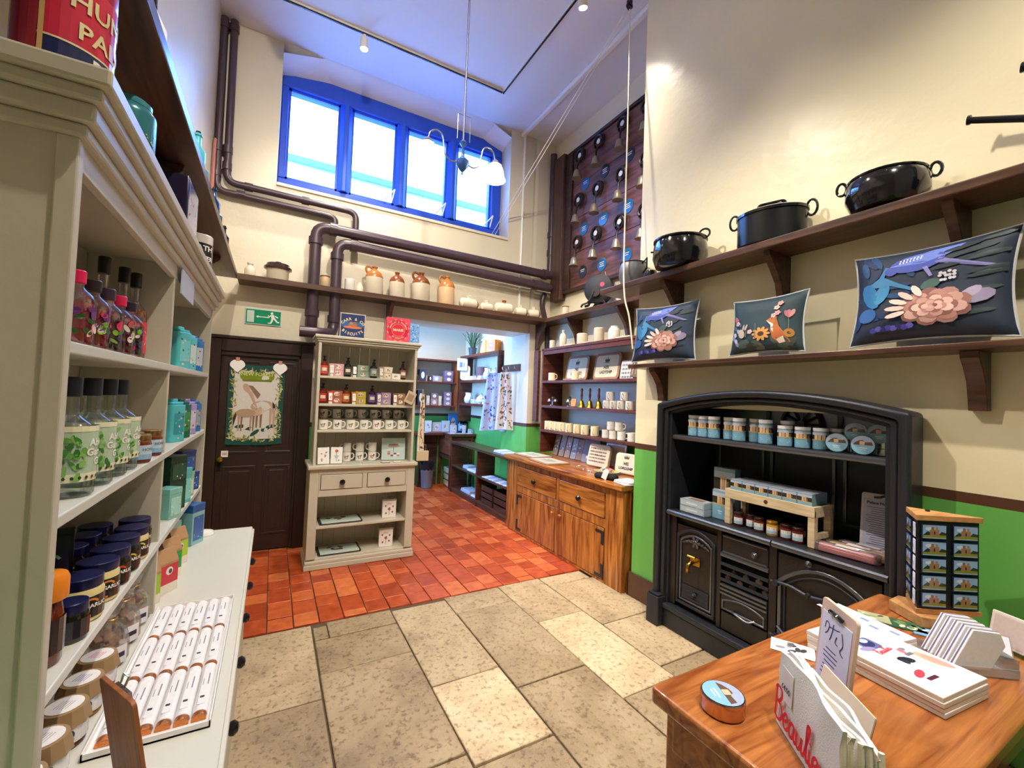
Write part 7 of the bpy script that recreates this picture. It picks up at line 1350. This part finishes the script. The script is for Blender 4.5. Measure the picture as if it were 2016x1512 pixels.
for k in range(10): a.append((ell(rnd.uniform(-.9, .9), rnd.uniform(-.95, -.5), .2, .16, 8, rnd.random()*3), rnd.choice(['#3F4A44', '#52605A', '#6A6E68', '#36423E'])))
for k in range(9): a.append((ell(-.85+.05*rnd.random()*4, -.7+.12*k, .05, .1, 7, .4), rnd.choice(['#7C8AA8', '#5E7094', '#A9AEC4'])))
a += [(ell(.05, -.3, .1, .1, 10), '#8A5A28')]+[(ell(.02+.17*math.cos(g), -.42+.17*math.sin(g), .1, .05, 8, g), '#D99A52') for g in [2*PI*k/10 for k in range(10)]]+[(ell(.02, -.42, .09, .09, 10), '#4A3020')]
a += [([(.30, .15), (.44, .12), (.52, -.2), (.66, -.45), (.78, -.75), (.5, -.8), (.34, -.6), (.28, -.3), (.33, -.05), (.24, .0)], '#BE6A34'), ([(.16, .05), (.30, .15), (.34, .28), (.38, .17), (.46, .14), (.42, -.02), (.30, -.06)], '#C9723A'), ([(.16, .05), (.3, -.05), (.36, -.1), (.36, -.4), (.30, -.28), (.28, -.06)], '#EFE3D6'), ([(.44, -.66), (.62, -.55), (.66, -.75), (.5, -.8)], '#E9DACA'), (ell(.31, .08, .015, .02, 6), '#1F1A18')]
a += [(ell(.75, .2, .07, .14, 9, .1), '#C9808A'), (ell(.82, .22, .05, .13, 9, -.2), '#D99AA2'), (ell(.68, .22, .05, .12, 9, .3), '#B86E78'), (ell(.76, -.45, .13, .15, 10), '#A8742E'), (ell(.76, -.45, .05, .05, 8), '#4A3018')]
for cx, cy, c in ((.42, .48, '#E9C6B8'), (.36, .2, '#E2B8B4'), (.46, .28, '#D99AA2'), (-.3, -.3, '#E6B8BC'), (.5, .62, '#E0A89A'), (-.75, .2, '#D0606A'), (-.7, .05, '#C9B2C0')):
    for k in range(5): a.append((ell(cx+.045*math.cos(k*1.257), cy+.05*math.sin(k*1.257), .04, .035, 7, k), c))
    a.append((ell(cx, cy, .02, .022, 6), '#C9823A'))
for x, y0, y1 in ((.42, -.1, .2), (-.15, -.6, .0), (.75, -.3, .1), (-.42, -.5, -.1)): a.append(([(x, y0), (x+.015, y0), (x+.012, y1), (x, y1)], '#7A8A62'))
a += [(ell(-.55, -.35, .1, .18, 10, .3), '#B8A8A0'), (ell(-.42, -.12, .03, .12, 8, -.3), '#B8A8A0'), (ell(-.5, -.12, .03, .12, 8, -.1), '#A89890')]
cushion('smaller dark teal velvet cushion with a fox among flowers, middle of the shelf', 1.475, .44, .345, .058, a, '#28404A')

# ------------------------------------------------------------------ varnished table in the right foreground
tb = th('display_table', 'varnished brown wooden table in the right foreground', 'table', (1.7675, .645, 0))
MB().prism(rrect(1.485, .57, .018, 3), .712, .7595, 'xy').build('table_top', OAK, tb, bevel=.010, seg=3)
for x0, y0, x1, y1 in ((-.705, -.25, .705, -.225), (-.705, .225, .705, .25), (-.71, -.225, -.685, .225), (.685, -.225, .71, .225)): MB().box(x0, y0, .60, x1, y1, .711).build('apron_board', OAK, tb, smooth=0, bevel=.003)
for x in (-.660, .660):
    for y in (-.225, .225): MB().box(x-.035, y-.035, 0, x+.035, y+.035, .711).build('leg', OAK, tb, smooth=0, bevel=.005)
ZT = .7605
t = th('castle_tin', 'round copper-coloured tin with a blue castle lid alone at the table corner', 'tin', (1.13, .765, ZT), R(-128)); r = .056
MB().lathe([(r*.96, 0), (r, .003), (r, .028), (r*1.02, .030), (r*1.02, .041), (r*.98, .044), (0, .0435)], seg=36).build('tin_body', mat('rosy_tin', '#C9A08A', .2, metal=1), t); art(discart(r*1.0), 'tin_lid_print', t, Matrix.Translation((0, 0, .0442)) @ Matrix.Rotation(R(10), 4, 'Z'), PRINTG)
# folded canvas totes standing on edge
TH = R(-127.7)
def tote(label, off, w, h, d=.013, script=False, drop=0, tilt=-3):
    t = th('canvas_tote', label, 'bag', (1.229+.79*off, .669-.61*off, ZT), 0, 'folded tote bags on the table'); t.rotation_euler = (R(tilt), 0, TH)
    q = MB(); N = 14; vs = []; fs = []
    for s in (0, 1):
        for j in range(5):
            for i in range(N+1):
                u = i/N; z = h*j/4; wob = .004*math.sin(u*7+j+off*90)+.003*math.sin(u*15); topd = .010*math.sin(u*5+off*60)*(j == 4)-drop*u*(j == 4)
                vs.append((w*u+.004*math.sin(z*40), (-d/2 if s == 0 else d/2)*(1-.35*(j == 4))+wob*(j/4), z+topd))
    M = 5*(N+1)
    for j in range(4):
        for i in range(N): a = j*(N+1)+i; fs += [(a, a+1, a+N+2, a+N+1), (M+a+1, M+a, M+a+N+1, M+a+N+2)]
    for i in range(N): a = 4*(N+1)+i; fs += [(a, a+1, M+a+1, M+a), (M+i, M+i+1, i+1, i)]
    for j in range(4): a = j*(N+1); fs += [(a, a+N+1, M+a+N+1, M+a), (a+N, M+a+N, M+a+2*N+1, a+2*N+1)]
    q.add(vs, fs); q.build('folded_canvas', TOTE, t, smooth=50)
    q = MB().tube(smooth_path([(w*.93, -.0, h*.25), (w*1.0, .0, h*.5), (w*.98, .0, h*.86)], 4), .006, 6); q.build('folded_edge', CANVAS, t)
    return t
TOTE = mat('white_canvas', '#EFEBE2', .9, var=.08, vs=8, bump=.25, bs=300)
bag = tote('white canvas tote lettered in red script, front of the folded stack', 0, .27, .185, script=True)
# the red handwriting: pen strokes in units of the x-height
BE = [[(.05, 0), (.10, 1.0), (.12, 1.95), (.10, 2.1)], [(.0, 1.9), (.25, 2.2), (.75, 2.15), (.85, 1.75), (.6, 1.35), (.25, 1.15)], [(.25, 1.15), (.75, 1.1), (1.0, .7), (.85, .2), (.45, -.02), (.05, .12)],
      [(1.2, .45), (1.55, .55), (1.75, .8), (1.6, 1.02), (1.35, .9), (1.2, .5), (1.35, .08), (1.65, .05), (1.95, .35)],
      [(2.65, .9), (2.35, 1.0), (2.05, .65), (2.1, .15), (2.35, .05), (2.6, .4), (2.68, .95)], [(2.68, .95), (2.62, .4), (2.75, .05), (2.98, .25)],
      [(3.0, .95), (2.95, .4), (3.1, .06), (3.35, .15), (3.55, .6), (3.6, .98)], [(3.6, .98), (3.55, .4), (3.68, .06), (3.9, .25)],
      [(3.9, .25), (4.15, 1.1), (4.4, 2.0), (4.3, 2.25), (4.12, 2.0), (4.1, .8), (4.2, .1), (4.42, .2)],
      [(4.5, .95), (4.48, .4), (4.58, .06), (4.78, .22)], [(4.52, 1.28), (4.58, 1.4)],
      [(4.85, .45), (5.2, .55), (5.4, .8), (5.25, 1.02), (5.0, .9), (4.85, .5), (5.0, .08), (5.3, .05), (5.6, .35)],
      [(5.62, .95), (5.58, .4), (5.72, .06), (5.97, .15), (6.15, .6), (6.2, .98)], [(6.2, .98), (6.15, .4), (6.3, .05), (6.55, .25)]]
sc = .0385
ribbon([[(x*sc*.98, y*sc*.95, .0095) for x, y in s] for s in BE], .0095, Matrix.Translation((.006, -.0125, .022)) @ FR, INKR, bag, 'red_script')
q = MB(); q.box(.03, -.0135, .085, .085, -.0125, .165, 0, '#E9E4DE'); q.build('price_card', PRINT, bag, smooth=0); txt('£4.00', .019, at(.0575, -.0142, .118), INK, bag, 'price_lettering', bold=.0004)
for i, (o, w, h, dr_) in enumerate([(.019, .26, .18, .02), (.037, .265, .172, .03), (.055, .26, .165, .03), (.073, .27, .16, .035)]): tote('plain side of a folded canvas tote, %s behind the lettered one' % ['directly', 'second', 'third', 'hindmost'][i], o, w, h, drop=dr_)
t = th('kraft_sheet', 'tan card leaning behind the folded tote bags', 'card', (1.325, .612, ZT)); t.rotation_euler = (R(-14), 0, TH); MB().box(-.05, -.002, 0, .16, .002, .135).build('card', CREAMCARD, t, smooth=0, bevel=.001); MB().box(-.05, .0021, 0, .16, .0027, .13).build('card_backing', CARD, t, smooth=0)
t = th('table_clipboard', 'upright clipboard with handwritten price list behind the canvas totes', 'clipboard', (1.44, .645, ZT)); t.rotation_euler = (R(-6), 0, R(-128)); 
MB().prism(rrect(.165, .27, .012, 3, 0, .135), -.005, .005, 'xz', 0, '#D9BFAE').build('board', PRINT, t, bevel=.0015); MB().box(-.07, -.007, .015, .07, -.0054, .235, 0, '#D5DAF2').build('paper', PRINT, t, smooth=0)
MB().tube(smooth_path([(-.03, -.010, .243), (-.012, -.018, .25), (.012, -.018, .25), (.03, -.010, .243)], 4), .007, 6).build('clip', BLACK, t)
ribbon([[(-.05, .19), (-.045, .21), (-.03, .205), (-.035, .185), (-.045, .175)], [(-.01, .215), (-.015, .185), (-.022, .165)], [(-.03, .2), (.0, .205), (.02, .21)], [(.01, .19), (.005, .172), (.018, .168)], [(.03, .21), (.04, .18), (.03, .16), (.045, .15)]], .0035, Matrix.Translation((0, -.0065, 0)) @ FR, INKN, t, 'handwriting')
art([(rrect(.05+.03*rnd.random(), .0035, .001, 1, -.01, .14-.0125*k), '#4A5280') for k in range(9)], 'handwritten_lines', t, at(0, -.0071, 0))
# printed boxed sets in piles
def pile(name, label, cx, cy, w, d, n, hh, rot, prints, group, topc='#F2F0F2', side='#D6CCC0'):
    for k in range(n):
        t = th(name, label % (ORD[k] if k < n-1 else 'topmost'), 'box', (cx+rnd.uniform(-.002, .002), cy+rnd.uniform(-.002, .002), ZT+k*(hh+.0006)), R(rot)+R(rnd.uniform(-.5, .5)), group)
        MB().box(-w/2, -d/2, 0, w/2, d/2, hh, 0, side).build('carton', PRINT, t, bevel=.0015)
        MB().box(-w/2+.001, -d/2+.001, hh, w/2-.001, d/2-.001, hh+.0003, 0, topc).build('top_sheet', PRINT, t, smooth=0)
        if k == n-1:
            art([(rrect(w*.99, d*.99, .002, 1), topc)]+prints, 'top_print', t, Matrix.Translation((0, 0, hh)), PRINTG); top = t
    return top
def carpic(x, y, c, s=1, rot=0):
    def T(e): return [(x+(p*math.cos(rot)-q*math.sin(rot))*s, y+(p*math.sin(rot)+q*math.cos(rot))*s) for p, q in e]
    return [(T([(-.03, -.004), (.03, -.004), (.03, .006), (.016, .009), (.01, .018), (-.012, .018), (-.018, .008), (-.03, .005)]), c), (T([(-.009, .009), (.009, .009), (.006, .016), (-.009, .016)]), '#C9CCD8'), (T(ell(-.017, -.005, .007, .007, 10)), '#2A2A30'), (T(ell(.017, -.005, .007, .007, 10)), '#2A2A30')]
# local x runs along the pile's long side (away from the viewer), local y to the left
pr = carpic(.14, .055, '#D8402E', 1.3, -PI/2+.2)+[(rrect(.06, .075, .012, 3, .055, .015), '#6E76A8'), (ell(.055, .015, .02, .028, 12), '#3A4272'), (ell(.07, .01, .012, .018, 10), '#C9CEE4'), (ell(.035, .05, .03, .012, 12, 1.4), '#A79AC8'), (ell(-.005, -.06, .008, .014, 10), '#8A8AA0'), (ell(-.075, -.085, .05, .022, 12, .2), '#C9B892'), (ell(-.085, -.09, .042, .015, 12, .2), '#D9A49A'), (ell(-.10, .05, .012, .03, 10, .3), '#C84A5A'), (rrect(.012, .05, .002, 1, -.125, .035), '#5A2A3E'), (ell(-.045, .0, .028, .016, 10, 1.2), '#2A2A38'), (ell(-.05, .015, .014, .01, 8), '#3A3A4A'), (rrect(.03, .01, .002, 1, .105, .0), '#8A90B4'), (rrect(.012, .035, .002, 1, -.03, -.05), '#7A7A88'), (ell(-.012, -.045, .014, .010, 10), '#E8808A')]
top = pile('printed_set', 'white boxed set printed with motoring pictures in the front table pile, %s', 1.80, .635, .37, .25, 4, .0135, 84, pr, 'motoring box sets on the table')
ribbon([[(x*.0115, y*.0115, .0028) for x, y in s] for s in BE], .003, Matrix.Translation((-.002, .045, .0150)) @ Matrix.Rotation(R(-85), 4, 'Z'), INKR, top, 'red_script')
pr = [(rrect(.03, .016, .002, 1, .06-.05*k, .02-.03*(k % 2)), '#9AA4CC') for k in range(4)]+[(rrect(.3, .02, .002, 1, 0, .045), '#D8DCF0')]
pile('printed_set', 'white and blue boxed set in the rear table pile, %s', 2.02, .785, .27, .10, 3, .0125, 80, pr, 'blue box sets on the table', '#E9ECF8')
for i, (x, y, w, d, c, nm) in enumerate([(1.63, .845, .13, .09, '#F2F0F0', 'white printed card lying under the table clipboard edge'), (2.10, .865, .11, .09, '#C9BE92', 'first landscape postcard beside the display tower foot'), (2.19, .825, .10, .08, '#A9AA86', 'second landscape postcard overlapping the first'), (2.23, .735, .12, .09, '#2F5A3E', 'dark green woodland postcard before the display tower'), (2.24, .665, .11, .08, '#7FA8C8', 'pale blue lake postcard beside the acrylic rack')]):
    t = th('postcard', nm, 'postcard', (x, y, ZT+.0012*(i == 2)), R(118)); MB().box(-w/2, -d/2, 0, w/2, d/2, .0012, 0, c).build('card', PRINT, t, smooth=0)
    art([(rrect(w*.94, d*.92, .002, 1), c)]+[(ell(rnd.uniform(-w*.3, w*.3), rnd.uniform(-d*.3, d*.3), w*.13, d*.1, 8, rnd.random()*3), rnd.choice([['#3A3A40', '#5A5A60', '#8A8A90'], ['#5A6A4A', '#8AA8C8', '#E9E4D4'], ['#4A4A3A', '#8A9A6A', '#D9D4C0'], ['#3F7A4A', '#6A8A5A', '#D9D2B0'], ['#4A7A9A', '#B8D4E8', '#6A8A6A']][i])) for _ in range(8)], 'card_print', t, Matrix.Translation((0, 0, .0013)))
# three-sided display tower of magnets
tw = th('magnet_tower', 'three-sided wooden display tower for picture magnets on the table', 'stand', (2.40, .71, ZT))
A, B_, D_ = Vector((2.288, .723, 0)), Vector((2.488, .596, 0)), Vector((2.43, .80, 0)); O = Vector((2.40, .71, 0)); loc = [tuple((p-O).xy) for p in (A, B_, D_)]
grow = lambda k: [(x*k, y*k) for x, y in loc]
MB().prism([(-.135, -.01), (.01, -.14), (.10, -.06), (.03, .12), (-.06, .12)], .0, .042, 'xy').build('tower_base', PLY, tw, smooth=0, bevel=.003)
MB().prism(grow(1.06), .0425, .062, 'xy').build('tower_deck', PLY, tw, smooth=0, bevel=.002); MB().prism(grow(1.08), .41, .432, 'xy').build('tower_top', PLY, tw, smooth=0, bevel=.002); MB().prism(grow(.98), .062, .41, 'xy').build('tower_core', mat('dark_tower_panel', '#14151C', .35), tw, smooth=0); MB().lathe([(.008, .432), (.008, .438), (0, .438)], (.01, .02, 0), 10).build('tower_pivot', KNOB, tw)
def face(p, q, cols, names, cw):
    d = (q-p); L = d.length; d.normalize(); ang = math.atan2(d.y, d.x); nrm = Vector((math.sin(ang), -math.cos(ang), 0))
    for c_ in range(cols):
        for r_ in range(5):
            u = L*(c_+.5)/cols if cols > 1 else L*.34; P = p+d*u+nrm*.003; P.z = ZT+.072+.067*(4-r_)
            t = th('picture_magnet', names % (ORD[r_], ['left', 'right'][c_]) if cols > 1 else names % ORD[r_], 'magnet', P, ang, 'picture magnets on the tower')
            MB().box(-cw/2, -.003, 0, cw/2, .001, .056, 0, '#2A3A5A').build('magnet_plate', PRINTG, t, bevel=.001)
            w = cw*.96; art([(rrect(w, .052, .001, 1, 0, .028), '#8FB0D8'), (ell(-w*.2, .04, w*.2, .007, 10), '#C9D8EA'), ([(-w/2, .006), (w/2, .006), (w/2, .016), (-w/2, .014)], '#8A8A2E'), ([(-w/2, .014), (-w*.3, .03), (-w*.1, .024), (-w*.05, .016)], '#2F3A30'), ([(w*.15, .016), (w*.3, .03), (w/2, .026), (w/2, .016)], '#38402E'), (rrect(w*.4, .022, .001, 1, .0, .026), '#9A7458'), (rrect(w*.12, .012, .001, 1, -w*.08, .042), '#8A6650'), (rrect(w*.1, .014, .001, 1, w*.1, .04), '#A87E60'), (rrect(w*.06, .012, .001, 1, 0, .024), '#3A2C28')], 'magnet_picture', t, at(0, -.0034, 0), PRINTG)
face(A, B_, 2, 'castle picture magnet on the tower front, %s row down, %s column', .092)
face(D_, A, 1, 'castle picture magnet on the narrow left tower face, %s row down', .07)
for r_ in range(5):
    d = (A-D_).normalized(); ang = math.atan2(d.y, d.x); P = D_+d*.135; P.z = ZT+.072+.067*(4-r_); P = P+Vector((math.sin(ang), -math.cos(ang), 0))*.003
    t = th('price_strip', 'white blank magnet at the corner of the narrow tower face, %s row down' % ORD[r_], 'magnet', P, ang, 'white magnets on the tower'); MB().box(-.014, -.003, 0, .014, .001, .056, 0, '#E6E8F4').build('magnet_plate', PRINT, t, bevel=.001); MB().box(-.010, -.0036, .02, .010, -.003, .036, 0, '#C9CCE0').build('magnet_print', PRINT, t, smooth=0)
# acrylic rack of slim boxes, small acrylic sign and easel
t = th('acrylic_rack', 'clear acrylic rack holding a row of slanting slim white cases', 'rack', (2.09, .54, ZT), R(-125))
MB().box(-.075, -.10, 0, .075, .10, .004).box(-.075, .096, .004, .075, .10, .06).box(-.078, -.10, .004, -.075, .10, .03).box(.075, -.10, .004, .078, .10, .03).build('rack_body', ACRYL, t, smooth=0)
for i in range(5):
    t = th('slim_case', 'slim white plastic case slanting in the acrylic rack, %s from the left' % ORD[i], 'case', (2.09+.026*(i-2)*math.cos(R(-125)), .54+.026*(i-2)*math.sin(R(-125)), ZT+.0085), 0, 'slim cases in the acrylic rack'); t.rotation_euler = (0, 0, R(-125))
    q = MB(); q.prism([(-.085, .002), (.03, .002), (.075, .085), (.06, .125), (-.02, .13)], -.0085, .0085, 'yz', 0, '#ECE8EA'); q.build('case_body', PRINT, t, smooth=0, bevel=.002); q = MB(); q.add([(-.0022, -.0858, .004), (.0022, -.0858, .004), (.0022, -.0206, .1312), (-.0022, -.0206, .1312), (.0022, .06, .1262), (-.0022, .06, .1262)], [(0, 1, 2, 3), (3, 2, 4, 5)], 0, '#7A6A88'); q.build('case_seam', PRINT, t, smooth=0)
t = th('acrylic_sign', 'small white angled ticket in clear acrylic beside the slim cases', 'sign', (2.24, .50, ZT), R(-60)); t.rotation_euler = (R(-30), 0, R(-60)); MB().box(-.045, -.002, .01, .045, .002, .075, 0, '#E4E6F4').build('ticket', PRINT, t, smooth=0); MB().box(-.05, .0025, 0, .05, .005, .08).build('acrylic_back', ACRYL, t, smooth=0)
t = th('easel_frame', 'small pale frame on a wire easel at the back edge of the table', 'frame', (2.335, .49, ZT+.012)); t.rotation_euler = (R(-14), 0, R(-110))
MB().box(-.055, -.008, .0, .055, .008, .115, 0, '#D9CCC6').build('frame', PRINT, t, bevel=.003); MB().box(-.045, -.0088, .01, .045, -.008, .105, 0, '#C9B8B0').build('picture', PRINT, t, smooth=0); MB().tube([(.02, .008, .06), (.02, .075, .006), (.02, .01, .006)], .0035, 6).tube([(-.02, .008, .06), (-.02, .075, .006), (-.02, .01, .006)], .0035, 6).build('easel_leg', LIGHTW, t)
t = th('red_basket', 'dark basket with a red cloth on the floor under the table edge', 'basket', (1.95, .10, .0015)); MB().lathe([(.20, 0), (.22, .01), (.26, .36), (.27, .37), (.25, .37), (.2, .03), (0, .03)], seg=24, c='#1C1A2A').build('basket_body', CLOTHP, t); MB().lathe([(.245, .30), (.2, .36), (.1, .40), (0, .41)], seg=20, c='#8A1426').build('red_cloth', CLOTHP, t)

# ------------------------------------------------------------------ things sit a hair above what carries them
KEEP = {'dresser', 'shelf', 'table', 'range', 'cupboard', 'desk', 'shelving', 'pipe', 'track', 'spotlight', 'lamp', 'cord', 'parapet', 'bell board', 'rail'}
for o in S.objects:
    if o.parent is None and o.get('category') and o['category'] not in KEEP: o.location.z += .0007
